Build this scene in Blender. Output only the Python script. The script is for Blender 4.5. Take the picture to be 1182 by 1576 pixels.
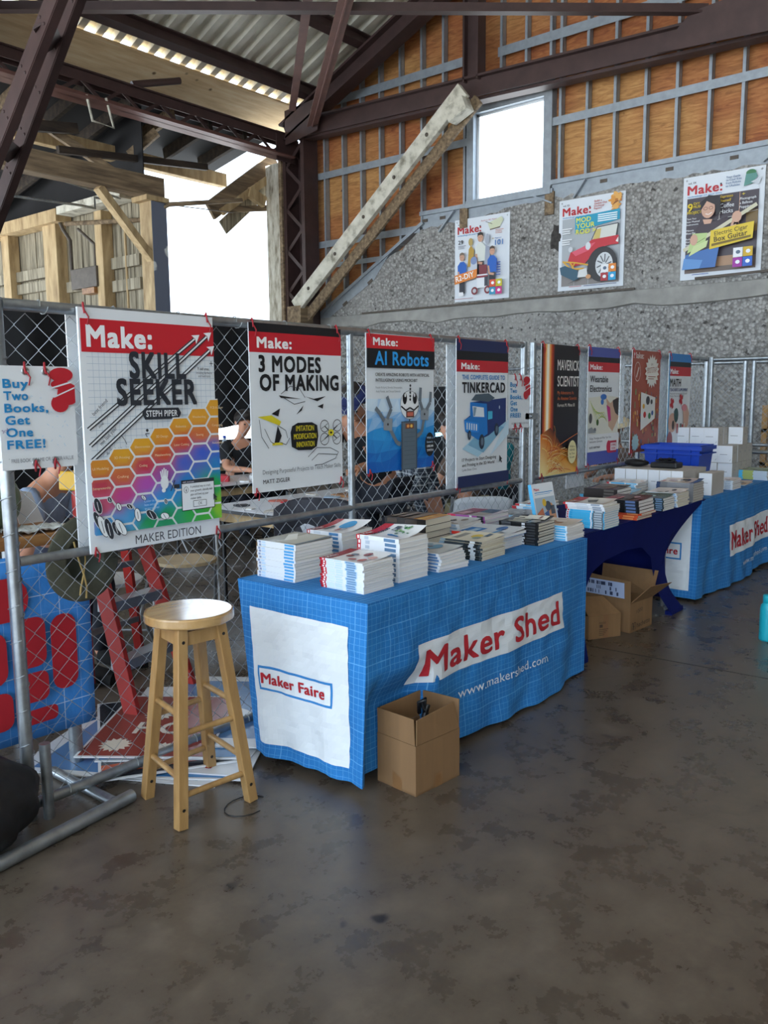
import bpy, bmesh, math, random
from math import sin, cos, pi, radians, sqrt
from mathutils import Vector, Matrix
random.seed(7)
for o in list(bpy.data.objects): bpy.data.objects.remove(o)
SC = bpy.context.scene
COL = SC.collection
V = Vector

# ------------------------------------------------------------------ camera
TILT, ROLL, YAW = 0.13883, -0.00835, 0.6903
EYE = V((0, 0, 1.55))
fw = V((cos(YAW)*cos(TILT), sin(YAW)*cos(TILT), -sin(TILT)))
rt = V((sin(YAW), -cos(YAW), 0)); up = rt.cross(fw)
rt2 = rt*cos(ROLL)+up*sin(ROLL); up2 = up*cos(ROLL)-rt*sin(ROLL)
cd = bpy.data.cameras.new('camera'); cd.sensor_fit = 'HORIZONTAL'; cd.sensor_width = 36
cd.lens = 36*1289.5/1182; cd.clip_start = .05; cd.clip_end = 300
cam = bpy.data.objects.new('camera', cd); COL.objects.link(cam)
m = Matrix((rt2, up2, -fw)).transposed().to_4x4(); m.translation = EYE
cam.matrix_world = m
SC.camera = cam

# ------------------------------------------------------------------ sky, exposure
SC.view_settings.view_transform = 'Standard'; SC.view_settings.look = 'None'
SC.view_settings.gamma = 1; SC.view_settings.use_curve_mapping = False
SC.view_settings.exposure = 1.72
w = bpy.data.worlds.new('sky'); SC.world = w; w.use_nodes = True
bg = w.node_tree.nodes['Background']
bg.inputs[0].default_value = (.68, .83, 1, 1); bg.inputs[1].default_value = 1.5
sl = bpy.data.lights.new('sun', 'SUN'); sl.energy = 6.5; sl.angle = .01; sl.color = (1, .98, .95)
sun = bpy.data.objects.new('sun', sl); COL.objects.link(sun); sun.rotation_euler = V((.9, -.25, -1.0)).to_track_quat('-Z', 'Y').to_euler()

# ------------------------------------------------------------------ colour and materials
def C(h):
    h = h.lstrip('#'); h = ''.join(2*x for x in h) if len(h) == 3 else h; r = [int(h[i:i+2], 16)/255 for i in (0, 2, 4)]
    return tuple(x/12.92 if x <= .04045 else ((x+.055)/1.055)**2.4 for x in r)
MATS = {}
def newmat(name):
    m = bpy.data.materials.new(name); m.use_nodes = True
    nt = m.node_tree; b = nt.nodes['Principled BSDF']
    MATS[name] = m
    return m, nt, b
def N(nt, kind, **kw):
    n = nt.nodes.new(kind)
    for k, v in kw.items():
        if k.startswith('_'): setattr(n, k[1:], v)
        else: n.inputs[k.replace('__', ' ')].default_value = v
    return n
def ramp(nt, fac, stops):
    r = nt.nodes.new('ShaderNodeValToRGB'); e = r.color_ramp.elements
    while len(e) < len(stops): e.new(.5)
    for el, (p, c) in zip(e, stops):
        el.position = p; el.color = (*c, 1)
    nt.links.new(fac, r.inputs[0]); return r.outputs[0]
def coords(nt, scale=(1, 1, 1), kind='Object', rot=(0, 0, 0)):
    t = nt.nodes.new('ShaderNodeTexCoord'); mp = nt.nodes.new('ShaderNodeMapping')
    mp.inputs['Scale'].default_value = scale; mp.inputs['Rotation'].default_value = rot
    nt.links.new(t.outputs[kind], mp.inputs[0]); return mp.outputs[0]
def noise(nt, vec, scale, detail=4, rough=.55):
    n = N(nt, 'ShaderNodeTexNoise', Scale=scale, Detail=detail, Roughness=rough)
    nt.links.new(vec, n.inputs['Vector']); return n.outputs[0]
def bump(nt, b, h, strength, dist=.01):
    n = N(nt, 'ShaderNodeBump', Strength=strength, Distance=dist)
    nt.links.new(h, n.inputs['Height']); nt.links.new(n.outputs[0], b.inputs['Normal'])
def sc(c, k): return tuple(min(1, x*k) for x in c)
def plain(name, col, rough=.55, metal=0, var=.12, scale=6, bmp=0, stretch=(1, 1, 1), spec=None):
    m, nt, b = newmat(name); c = C(col) if isinstance(col, str) else col
    vec = coords(nt, stretch); n = noise(nt, vec, scale)
    o = ramp(nt, n, [(.3, sc(c, 1-var)), (.7, sc(c, 1+var))])
    nt.links.new(o, b.inputs['Base Color'])
    b.inputs['Roughness'].default_value = rough; b.inputs['Metallic'].default_value = metal
    if spec is not None: b.inputs['Specular IOR Level'].default_value = spec
    if bmp: bump(nt, b, n, bmp)
    return m
def grain(name, cols, stretch, scale=3, rough=.6, bmp=.15, knots=None):
    m, nt, b = newmat(name)
    n = noise(nt, coords(nt, stretch), scale, 6, .6)
    k = len(cols)
    o = ramp(nt, n, [(.28+.44*i/(k-1), C(c)) for i, c in enumerate(cols)])
    if knots:
        v = N(nt, 'ShaderNodeTexVoronoi', Scale=knots[0]); nt.links.new(coords(nt, knots[2]), v.inputs['Vector'])
        mk = ramp(nt, v.outputs['Distance'], [(.04, (1, 1, 1)), (.09, (0, 0, 0))])
        mx = N(nt, 'ShaderNodeMix', _data_type='RGBA'); nt.links.new(mk, mx.inputs[0])
        nt.links.new(o, mx.inputs[6]); mx.inputs[7].default_value = (*C(knots[1]), 1); o = mx.outputs[2]
    nt.links.new(o, b.inputs['Base Color']); b.inputs['Roughness'].default_value = rough
    if bmp: bump(nt, b, n, bmp)
    return m
def attr(name, rough, coat=0, bmp=0):
    m, nt, b = newmat(name)
    a = nt.nodes.new('ShaderNodeAttribute'); a.attribute_name = 'col'
    nt.links.new(a.outputs['Color'], b.inputs['Base Color'])
    b.inputs['Roughness'].default_value = rough; b.inputs['Coat Weight'].default_value = coat
    if bmp: bump(nt, b, noise(nt, coords(nt), 40), bmp, .002)
    return m
attr('print', .42); attr('gloss_print', .25); attr('cloth_print', .85, 0, .2); attr('dull_paint', .75); attr('clothing', .9, 0, .3)

# floor: polished old concrete, stained and scratched
m, nt, b = newmat('concrete_floor')
vec = coords(nt)
n1 = noise(nt, vec, .55, 6, .6); n2 = noise(nt, vec, 5, 8, .7); n3 = noise(nt, coords(nt, (1, 2.2, 1), rot=(0, 0, .6)), 2.2, 9, .75)
base = ramp(nt, n1, [(.3, C('#443b32')), (.5, C('#554a40')), (.72, C('#675c50'))])
def mixc(nt, fac, a, bb, mode='MIX'):
    mx = N(nt, 'ShaderNodeMix', _data_type='RGBA', _blend_type=mode)
    if isinstance(fac, float): mx.inputs[0].default_value = fac
    else: nt.links.new(fac, mx.inputs[0])
    for i, x in ((6, a), (7, bb)):
        if isinstance(x, tuple): mx.inputs[i].default_value = (*x, 1)
        else: nt.links.new(x, mx.inputs[i])
    return mx.outputs[2]
base = mixc(nt, .55, base, ramp(nt, n2, [(.35, C('#3b342d')), (.65, C('#746a5e'))]))
dark = ramp(nt, n3, [(.58, (0, 0, 0)), (.85, (.35, .35, .35))])
base = mixc(nt, dark, base, C('#3a332d'))
for sc_, lo, hi in ((1.3, .05, .08), (2.6, .05, .09), (6.3, .035, .09)):   # oil spots
    vo = N(nt, 'ShaderNodeTexVoronoi', Scale=sc_, Randomness=1.0)
    wp = N(nt, 'ShaderNodeVectorMath', _operation='ADD'); nz = N(nt, 'ShaderNodeTexNoise', Scale=9., Detail=4.)
    nt.links.new(vec, nz.inputs['Vector'])
    s_ = N(nt, 'ShaderNodeVectorMath', _operation='SCALE', Scale=.11); nt.links.new(nz.outputs[1], s_.inputs[0])
    nt.links.new(vec, wp.inputs[0]); nt.links.new(s_.outputs[0], wp.inputs[1]); nt.links.new(wp.outputs[0], vo.inputs['Vector'])
    base = mixc(nt, ramp(nt, vo.outputs['Distance'], [(lo, (.85, .85, .85)), (hi, (0, 0, 0))]), base, C('#2a2522'))
vc = N(nt, 'ShaderNodeTexVoronoi', Scale=.33, _feature='DISTANCE_TO_EDGE'); nt.links.new(wp.outputs[0], vc.inputs['Vector'])
base = mixc(nt, ramp(nt, vc.outputs['Distance'], [(.0, (.3, .3, .3)), (.004, (0, 0, 0))]), base, C('#332c27'))
nt.links.new(base, b.inputs['Base Color'])
rr = ramp(nt, n2, [(.3, (.2, .2, .2)), (.7, (.4, .4, .4))]); nt.links.new(rr, b.inputs['Roughness'])
bump(nt, b, n2, .12, .004)

# exposed aggregate wall
m, nt, b = newmat('aggregate_concrete')
vec = coords(nt)
vo = N(nt, 'ShaderNodeTexVoronoi', Scale=27.); nt.links.new(vec, vo.inputs['Vector'])
c1 = ramp(nt, vo.outputs['Color'], [(.1, C('#7f7d79')), (.5, C('#9b9995')), (.9, C('#b5b3ae'))])
vd = ramp(nt, vo.outputs['Distance'], [(.4, (0, 0, 0)), (.8, (.7, .7, .7))])
c1 = mixc(nt, vd, c1, C('#5f5c58'))
n1 = noise(nt, vec, .9, 5)
smooth = ramp(nt, n1, [(.5, (0, 0, 0)), (.68, (.75, .75, .75))])
c1 = mixc(nt, smooth, c1, C('#a3a19c'))
pit = ramp(nt, noise(nt, vec, 11, 2), [(.62, (0, 0, 0)), (.7, (.85, .85, .85))])
c1 = mixc(nt, pit, c1, C('#33302d'))
nt.links.new(c1, b.inputs['Base Color']); b.inputs['Roughness'].default_value = .9
bump(nt, b, vo.outputs['Distance'], .7, .03)
plain('smooth_concrete', '#979590', .9, var=.2, scale=4, bmp=.2)

# plywood sheathing on the gable, orange
m, nt, b = newmat('plywood_orange')
wv = N(nt, 'ShaderNodeTexNoise', Scale=2.2, Detail=7., Roughness=.62, Distortion=1.6)
nt.links.new(coords(nt, (1, 1.3, 9)), wv.inputs['Vector'])
big = noise(nt, coords(nt, (1, .55, .8)), .9, 2)
c1 = ramp(nt, wv.outputs[0], [(.3, C('#7c4423')), (.5, C('#a15e33')), (.7, C('#bb7a45'))])
c2 = ramp(nt, wv.outputs[0], [(.3, C('#93663a')), (.5, C('#b8844c')), (.7, C('#cb9c62'))])
c1 = mixc(nt, ramp(nt, big, [(.45, (0, 0, 0)), (.6, (1, 1, 1))]), c1, c2)
kn = N(nt, 'ShaderNodeTexVoronoi', Scale=2.4); nt.links.new(coords(nt, (1, 1, 1)), kn.inputs['Vector'])
c1 = mixc(nt, ramp(nt, kn.outputs['Distance'], [(.03, (.8, .8, .8)), (.07, (0, 0, 0))]), c1, C('#4d2710'))
nt.links.new(c1, b.inputs['Base Color']); b.inputs['Roughness'].default_value = .7
grain('plywood_tan', ['#cfae80', '#e4c698', '#efdcb6'], (.7, 6, 1), 2.2, .75, .05, (2.2, '#6d5230', (1, 1, 1)))
grain('weathered_board', ['#4a4438', '#8f8570', '#b5ab95'], (8, 5, .35), 3.4, .85, .3)
grain('old_timber', ['#4f4234', '#7c6850', '#a08a6c'], (.5, 6, 6), 3, .85, .3)
grain('tan_timber', ['#8d7350', '#b59a70', '#cdb48a'], (3, 3, .6), 3, .8, .2)
grain('painted_timber', ['#7d7768', '#c9c4b4', '#dbd6c8'], (2.2, 2.2, 2.2), 2.6, .8, .4)
grain('dark_timber', ['#1d1815', '#352b23', '#4a3d30'], (.6, 4, 4), 3, .9, .2)
grain('peeling_paint', ['#6d6250', '#b7b0a0', '#d3cfc3'], (3, 3, .8), 5, .85, .5)
grain('stool_wood', ['#8c6840', '#a68150', '#b99564'], (5, 5, .7), 3.5, .34, .04)
grain('seat_wood', ['#9c7848', '#b08c5a', '#c09e6e'], (1, 7, 4), 3, .2, .02)
MATS['seat_wood'].node_tree.nodes['Principled BSDF'].inputs['Coat Weight'].default_value = .8
MATS['seat_wood'].node_tree.nodes['Principled BSDF'].inputs['Coat Roughness'].default_value = .12
grain('rack_wood', ['#97713d', '#b98f55'], (4, 4, .7), 3, .6, .1)
grain('brown_tabletop', ['#6b4526', '#8f6238', '#a87a49'], (1, 6, 6), 3, .5, .05)
plain('tar_paper', '#1b1a1c', .9, var=.4, scale=1.5, bmp=.3)
plain('red_oxide_steel', '#43302e', .55, var=.18, scale=5, bmp=.06)
plain('red_oxide_light', '#6d4a42', .5, var=.15, scale=5)
plain('galvanised', '#aab2b8', .38, .75, .16, 14)
plain('galvanised_stud', '#9ba3aa', .5, .35, .12, 9)
plain('corrugated_zinc', '#dedbcd', .5, .12, .12, 3)
plain('dark_aggregate', '#3d3a37', .95, var=.5, scale=22, bmp=.6)
plain('galvanised_pipe', '#9ea4a8', .36, .8, .2, 20, .05)
plain('chain_wire', '#9aa0a4', .38, .7, .15, 30)
plain('cast_iron_pipe', '#5a5148', .6, .3, .2, 10)
plain('black_drape', '#111114', .85, var=.3, scale=2, bmp=.2)
plain('black_plastic', '#151517', .4, var=.1)
plain('black_nylon', '#0d0d10', .6, var=.3, scale=8, bmp=.4)
plain('cardboard', '#80603f', .8, var=.07, scale=4, stretch=(9, 9, .6))
plain('cardboard_inside', '#7c5d42', .85, var=.08, scale=5)
plain('kraft_tape', '#805c3a', .35, var=.06)
plain('white_card', '#dcdfe4', .6, var=.03)
plain('grey_card', '#b3aea6', .75, var=.05)
plain('paper', '#dedbd6', .8, var=.05, scale=60, stretch=(.2, .2, 12))
plain('cream_paper', '#cfc7b4', .8, var=.06, scale=60, stretch=(.2, .2, 12))
plain('vinyl_white', '#dfe3e6', .45, var=.02)
plain('navy_spandex', '#07165a', .9, var=.12, scale=5, spec=.2)
plain('red_ribbon', '#a01d2a', .6)
plain('steel_grommet', '#b9bcc0', .3, .9)
plain('ladder_red', '#a1261f', .5, var=.12)
plain('ladder_yellow', '#c99c1c', .5, var=.12)
plain('aluminium', '#9a9da2', .38, .75, .08, 12)
plain('felt_olive', '#4a4a3c', .9, var=.15, scale=30, bmp=.2)
plain('hat_band', '#5c6259', .85)
plain('cord_tan', '#a88f58', .8)
plain('plastic_white', '#d5d8dc', .45, var=.04)
plain('plastic_tan', '#c2ab85', .5, var=.06)
plain('frame_grey', '#8b8d90', .4, .5)
plain('bin_blue', '#0f3da8', .38, var=.08)
plain('bottle_teal', '#17a5b8', .38, var=.04)
plain('rubber', '#191817', .8)
plain('bolt_dark', '#1d1a16', .5)
plain('skin_light', '#c08a6e', .55, var=.06, scale=14)
plain('skin_tan', '#a87457', .55, var=.06, scale=14)
plain('hair_dark', '#1e1714', .6, var=.3, scale=40, bmp=.3)
plain('eye_dark', '#17110e', .3)
plain('laminate_white', '#cfd2da', .3, var=.03)
plain('sun_ground', '#cfcfcc', .95, var=.1, scale=1)
plain('kit_paper', '#c9c4c0', .8, var=.1)
plain('sheet_plastic', '#c9ccc8', .25, var=.1, scale=20, bmp=.6)
plain('dark_grey_fabric', '#45454b', .95, var=.2, scale=9, bmp=.5)
plain('green_bag', '#5f6f57', .6, var=.3, scale=12, bmp=.6)

# ------------------------------------------------------------------ mesh builder
ORG = {}
def origin_of(o): return ORG.get(o.name, V((0, 0, 0)))
class MB:
    def __init__(s): s.v = []; s.f = []; s.c = []; s.mi = []; s.sm = []; s.M = None
    def add(s, vs, fs, col=None, mi=0, smooth=False):
        k = len(s.v)
        s.v += [tuple(s.M @ V(p)) if s.M else tuple(p) for p in vs]
        for f in fs:
            s.f.append([k+i for i in f]); s.mi.append(mi); s.sm.append(smooth)
            s.c.append([(col[i] if isinstance(col, list) else col) for i in f] if col is not None else None)
        return s
    def box(s, a, b, **k):
        x0, y0, z0 = a; x1, y1, z1 = b
        return s.add([(x0, y0, z0), (x1, y0, z0), (x1, y1, z0), (x0, y1, z0), (x0, y0, z1), (x1, y0, z1), (x1, y1, z1), (x0, y1, z1)],
                     [(0, 3, 2, 1), (4, 5, 6, 7), (0, 1, 5, 4), (1, 2, 6, 5), (2, 3, 7, 6), (3, 0, 4, 7)], **k)
    def cbox(s, c, d, **k): return s.box([c[i]-d[i]/2 for i in range(3)], [c[i]+d[i]/2 for i in range(3)], **k)
    def beam(s, p, q, w, h, upv=(0, 0, 1), w2=None, h2=None, **k):
        p, q = V(p), V(q); d = (q-p).normalized(); u = V(upv)
        if abs(d.dot(u)) > .97: u = V((1, 0, 0)) if abs(d.x) < .9 else V((0, 1, 0))
        r = d.cross(u).normalized(); u = r.cross(d)
        w2 = w2 or w; h2 = h2 or h; vs = []
        for c, ww, hh in ((p, w, h), (q, w2, h2)):
            for a, bb in ((-1, -1), (1, -1), (1, 1), (-1, 1)): vs.append(c+r*a*ww/2+u*bb*hh/2)
        return s.add(vs, [(0, 1, 2, 3), (7, 6, 5, 4), (0, 4, 5, 1), (1, 5, 6, 2), (2, 6, 7, 3), (3, 7, 4, 0)], **k)
    def ibeam(s, p, q, w, h, t=.02, upv=(0, 0, 1), **k):
        p, q = V(p), V(q); d = (q-p).normalized(); u = V(upv); r = d.cross(u).normalized(); u = r.cross(d)
        s.beam(p+u*(h/2-t/2), q+u*(h/2-t/2), w, t, u, **k); s.beam(p-u*(h/2-t/2), q-u*(h/2-t/2), w, t, u, **k)
        return s.beam(p, q, t, h-2*t, u, **k)
    def tube(s, pts, r, n=10, cap=True, closed=False, smooth=True, **k):
        pts = [V(p) for p in pts]; L = len(pts); rs = r if isinstance(r, (list, tuple)) else [r]*L
        vs = []; prev = None
        for i, p in enumerate(pts):
            if closed: d = (pts[(i+1) % L]-pts[i-1]).normalized()
            else: d = (pts[min(i+1, L-1)]-pts[max(i-1, 0)]).normalized()
            if prev is None:
                u = V((0, 0, 1)) if abs(d.z) < .9 else V((1, 0, 0)); u = (u-d*u.dot(d)).normalized()
            else: u = (prev-d*prev.dot(d)).normalized()
            prev = u; w_ = d.cross(u)
            for j in range(n):
                a = 2*pi*j/n; vs.append(p+(u*cos(a)+w_*sin(a))*rs[i])
        fs = []
        for i in range(L if closed else L-1):
            a0 = i*n; b0 = ((i+1) % L)*n
            for j in range(n): fs.append((a0+j, a0+(j+1) % n, b0+(j+1) % n, b0+j))
        s.add(vs, fs, smooth=smooth, **k)
        if cap and not closed:
            s.add(vs[:n], [tuple(range(n-1, -1, -1))], **k); s.add(vs[-n:], [tuple(range(n))], **k)
        return s
    def lathe(s, prof, c=(0, 0, 0), n=24, smooth=True, sx=1, sy=1, **k):
        vs = []
        for r, z in prof:
            for j in range(n):
                a = 2*pi*j/n; vs.append((c[0]+r*cos(a)*sx, c[1]+r*sin(a)*sy, c[2]+z))
        fs = []
        for i in range(len(prof)-1):
            for j in range(n): fs.append((i*n+j, i*n+(j+1) % n, (i+1)*n+(j+1) % n, (i+1)*n+j))
        s.add(vs, fs, smooth=smooth, **k)
        if prof[0][0] > 1e-4: s.add(vs[:n], [tuple(range(n-1, -1, -1))], **k)
        if prof[-1][0] > 1e-4: s.add(vs[-n:], [tuple(range(n))], **k)
        return s
    def ellipsoid(s, c, r, n=16, m=10, **k):
        return s.lathe([(max(1e-5, sin(pi*i/m)), -cos(pi*i/m)*r[2]) for i in range(m+1)], c, n, sx=r[0], sy=r[1], **k)
    def prism(s, pts, off, **k):
        n = len(pts); off = V(off); a = [V(p) for p in pts]; b_ = [p+off for p in a]
        return s.add(a+b_, [tuple(range(n-1, -1, -1)), tuple(range(n, 2*n))]+[(i, (i+1) % n, n+(i+1) % n, n+i) for i in range(n)], **k)
    def grid(s, fn, nu, nv, **k):
        vs = [fn(i/nu, j/nv) for j in range(nv+1) for i in range(nu+1)]
        fs = [(j*(nu+1)+i, j*(nu+1)+i+1, (j+1)*(nu+1)+i+1, (j+1)*(nu+1)+i) for j in range(nv) for i in range(nu)]
        return s.add(vs, fs, **k)
    def build(s, name, mats, parent=None, origin=None, bevel=0, merge=False, solid=0):
        if isinstance(mats, str): mats = [mats]
        me = bpy.data.meshes.new(name)
        g = V((0, 0, 0))
        if parent is not None: g = origin_of(parent)
        elif origin is not None: g = V(origin)
        me.from_pydata([tuple(V(p)-g) for p in s.v], [], s.f)
        for mm in mats: me.materials.append(MATS[mm])
        me.polygons.foreach_set('material_index', s.mi); me.polygons.foreach_set('use_smooth', s.sm)
        if any(c is not None for c in s.c):
            ca = me.color_attributes.new('col', 'FLOAT_COLOR', 'CORNER'); flat = []
            for f, c in zip(s.f, s.c):
                if c is None: c = [(.8, .8, .8)]*len(f)
                for x in c: flat += [x[0], x[1], x[2], 1]
            ca.data.foreach_set('color', flat)
        if merge:
            bm = bmesh.new(); bm.from_mesh(me); bmesh.ops.remove_doubles(bm, verts=bm.verts, dist=1e-5)
            bmesh.ops.recalc_face_normals(bm, faces=bm.faces); bm.to_mesh(me); bm.free()
        me.update()
        o = bpy.data.objects.new(name, me); COL.objects.link(o)
        if parent is not None: o.parent = parent
        else: o.location = g
        ORG[o.name] = g
        if bevel:
            md = o.modifiers.new('edge', 'BEVEL'); md.width = bevel; md.segments = 2; md.limit_method = 'ANGLE'
        if solid:
            md = o.modifiers.new('thick', 'SOLIDIFY'); md.thickness = solid; md.offset = 0
        return o
def tag(o, label, cat, group=None, kind=None):
    o['label'] = label; o['category'] = cat
    if group: o['group'] = group
    if kind: o['kind'] = kind
    return o
def thing(name, label, cat, loc, group=None):
    o = bpy.data.objects.new(name, None); COL.objects.link(o); o.location = loc; o.empty_display_size = .1
    ORG[o.name] = V(loc); return tag(o, label, cat, group)
def struct(o, label=None, cat=None):
    o['kind'] = 'structure'
    if label: o['label'] = label
    if cat: o['category'] = cat
    return o
def copy_tree(o, parent=None):
    c = o.copy(); COL.objects.link(c)
    if parent is not None: c.parent = parent
    ORG[c.name] = origin_of(o)
    for ch in list(o.children): copy_tree(ch, c)
    return c

# ------------------------------------------------------------------ lettering and printed panels
TXT = {}
def text_mesh(s, bold=0, shear=0):
    key = (s, bold, shear)
    if key in TXT: return TXT[key]
    cu = bpy.data.curves.new('t', 'FONT'); cu.body = s; cu.size = 1; cu.resolution_u = 3; cu.shear = shear
    if bold > 0: cu.space_character = 1+bold*2.2
    o = bpy.data.objects.new('t', cu); COL.objects.link(o)
    dg = bpy.context.evaluated_depsgraph_get(); ev = o.evaluated_get(dg); me = ev.to_mesh()
    vs = [(v.co.x, v.co.y) for v in me.vertices]; fs = [tuple(p.vertices) for p in me.polygons]
    if me.polygons and sum(p.normal.z for p in me.polygons) < 0: fs = [f[::-1] for f in fs]
    ev.to_mesh_clear(); bpy.data.objects.remove(o); bpy.data.curves.remove(cu)
    x0 = min(v[0] for v in vs); x1 = max(v[0] for v in vs)
    TXT[key] = ([(v[0]-x0, v[1]) for v in vs], fs, x1-x0); return TXT[key]
CAP = None
class Art:
    """flat printed layers on a panel; u to the right, v up, each layer a hair above the one below"""
    def __init__(s, mb, O, U, Vv, wrap=None, step=.00035, lift=.0006, nrm=None):
        s.mb = mb; s.O = V(O); s.U = V(U); s.V = V(Vv); s.n = nrm or s.U.cross(s.V).normalized(); s.k = lift; s.st = step; s.wrap = wrap
    def P(s, u, v):
        if s.wrap: return s.wrap(u, v, s.k)
        return s.O+s.U*u+s.V*v+s.n*s.k
    def face(s, vs, fs, col, up=True):
        if isinstance(col, str): col = C(col)
        cc = [C(c) if isinstance(c, str) else c for c in col] if isinstance(col, list) else col
        s.mb.add([s.P(u, v) for u, v in vs], fs, col=cc)
        s.k += s.st if up else s.st*.1
        return s
    def poly(s, pts, col, up=True):
        a = sum(pts[i-1][0]*pts[i][1]-pts[i][0]*pts[i-1][1] for i in range(len(pts)))
        if a < 0: pts = pts[::-1]
        return s.face(pts, [tuple(range(len(pts)))], col, up)
    def rect(s, u0, v0, u1, v1, col, up=True, div=1):
        if div > 1:
            vs = [(u0+(u1-u0)*i/div, v0+(v1-v0)*j/div) for j in range(div+1) for i in range(div+1)]
            fs = [(j*(div+1)+i, j*(div+1)+i+1, (j+1)*(div+1)+i+1, (j+1)*(div+1)+i) for j in range(div) for i in range(div)]
            return s.face(vs, fs, col, up)
        return s.face([(u0, v0), (u1, v0), (u1, v1), (u0, v1)], [(0, 1, 2, 3)], col, up)
    def circ(s, u, v, ru, rv, col, n=20, up=True, rot=0):
        return s.poly([(u+ru*cos(2*pi*i/n)*cos(rot)-rv*sin(2*pi*i/n)*sin(rot), v+ru*cos(2*pi*i/n)*sin(rot)+rv*sin(2*pi*i/n)*cos(rot)) for i in range(n)], col, up)
    def line(s, pts, w, col, up=True, closed=False):
        if closed: pts = pts+[pts[0]]
        for (a, b), (c, d) in zip(pts[:-1], pts[1:]):
            L = sqrt((c-a)**2+(d-b)**2) or 1e-6; px, py = -(d-b)/L*w/2, (c-a)/L*w/2
            s.face([(a-px, b-py), (c-px, d-py), (c+px, d+py), (a+px, b+py)], [(0, 1, 2, 3)], col, False)
        if up: s.k += s.st
        return s
    def text(s, t, u, v, h, w, col, bold=0, rot=0, shear=0, up=True, fine=0):
        global CAP
        if CAP is None: CAP = max(p[1] for p in text_mesh('H')[0])
        vs, fs, tw = text_mesh(t, bold, shear); sx = w/tw; sy = h/CAP
        if fine:
            bm = bmesh.new(); bv = [bm.verts.new((x*sx, y*sy, 0)) for x, y in vs]
            for f in fs:
                try: bm.faces.new([bv[i] for i in f])
                except ValueError: pass
            for _ in range(4):
                le = [e for e in bm.edges if e.calc_length() > fine]
                if not le: break
                bmesh.ops.subdivide_edges(bm, edges=le, cuts=1); bmesh.ops.triangulate(bm, faces=bm.faces)
            bm.verts.index_update(); vs = [(q.co.x/sx, q.co.y/sy) for q in bm.verts]; fs = [tuple(q.index for q in f.verts) for f in bm.faces]; bm.free()
        cr, sr = cos(rot), sin(rot); d = bold*.62    # heavier weight: the same letters printed again a hair aside
        for dx, dy in (((0, 0),) if not bold else ((0, 0), (d, d), (d, -d), (-d, d), (-d, -d), (d, 0), (-d, 0))):
            s.face([(u+(x+dx)*sx*cr-(y+dy)*sy*sr, v+(x+dx)*sx*sr+(y+dy)*sy*cr) for x, y in vs], fs, col, False); s.k += s.st*.22
        if up: s.k += s.st
        return s
    def lines(s, u, v, w, h, n, col, lw=.4, ragged=.3, seed=1):
        """a small block of copy too small to read: n thin rules"""
        rnd = random.Random(seed)
        for i in range(n):
            vv = v-h*i; s.rect(u, vv, u+w*(1-ragged*rnd.random()), vv+h*lw, col, False)
        s.k += s.st; return s
# ================================================================== SETTING
def PR(y): return 6.2+.42*(10.9-abs(y))          # underside line of the main roof
mb = MB(); mb.add([(-9, -11, 0), (11.3, -11, 0), (11.3, 11.4, 0), (-9, 11.4, 0)], [(0, 1, 2, 3)])
struct(mb.build('floor', 'concrete_floor'), 'worn brown polished concrete floor with stains and cracks', 'floor')
mb = MB(); mb.add([(-90, -90, -.04), (120, -90, -.04), (120, 150, -.04), (-90, 150, -.04)], [(0, 1, 2, 3)])
struct(mb.build('ground', 'sun_ground'), 'pale bright ground outside the open hangar side', 'ground')
mb = MB()   # saw-cut joint across the slab
mb.M = None
for a, b_ in (((4.674, 2.209), (4.714, 1.19)), ((4.714, 1.19), (4.86, -2.5))):
    mb.beam((a[0], a[1], .0012), (b_[0], b_[1], .0012), .007, .002)
struct(mb.build('trim_1', 'bolt_dark'), 'dark saw cut joint running across the concrete floor', 'joint')

WX = 11.0
wall = bpy.data.objects.new('wall_far', None); COL.objects.link(wall); ORG['wall_far'] = V((0, 0, 0))
struct(wall, 'gable end wall, rough concrete below and studded orange plywood above', 'wall')
def jag(y, s): 
    r = random.Random(int(y*977)+s); return r.uniform(-.035, .035)
def ctop(y):
    if y > 8.25: return 2.86+(10.6-y)*(1.27/2.35)
    if y > 5.95: return 4.13+(8.25-y)*.06
    return 4.27
mb = MB(); ys = [10.95-.12*i for i in range(184)]; L = len(ys)
for i in range(L-1):
    y0, y1 = ys[i], ys[i+1]
    if y0 <= -11: break
    t0, t1 = ctop(min(y0, 10.6))+jag(y0, 1), ctop(min(y1, 10.6))+jag(y1, 1)
    vs = [(WX, y0, 2.9), (WX, y1, 2.9), (WX, y1, t1), (WX, y0, t0), (WX+.3, y0, t0), (WX+.3, y1, t1)]
    mb.add(vs, [(0, 1, 2, 3), (3, 2, 5, 4)])
mb.add([(WX, 10.95, 0), (WX, -11, 0), (WX, -11, 2.73), (WX, 10.95, 2.73)], [(0, 1, 2, 3)])
mb.add([(WX, 10.95, 0), (WX, 10.95, 2.88), (WX+.3, 10.95, 2.88), (WX+.3, 10.95, 0)], [(0, 1, 2, 3)])
mb.add([(WX+.3, 10.95, 0), (WX+.3, -11, 0), (WX+.3, -11, 4.2), (WX+.3, 8.25, 4.1), (WX+.3, 10.95, 2.8)], [(0, 1, 2, 3, 4)])
mb.build('concrete_wall', 'aggregate_concrete', wall)
mb = MB()
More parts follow.
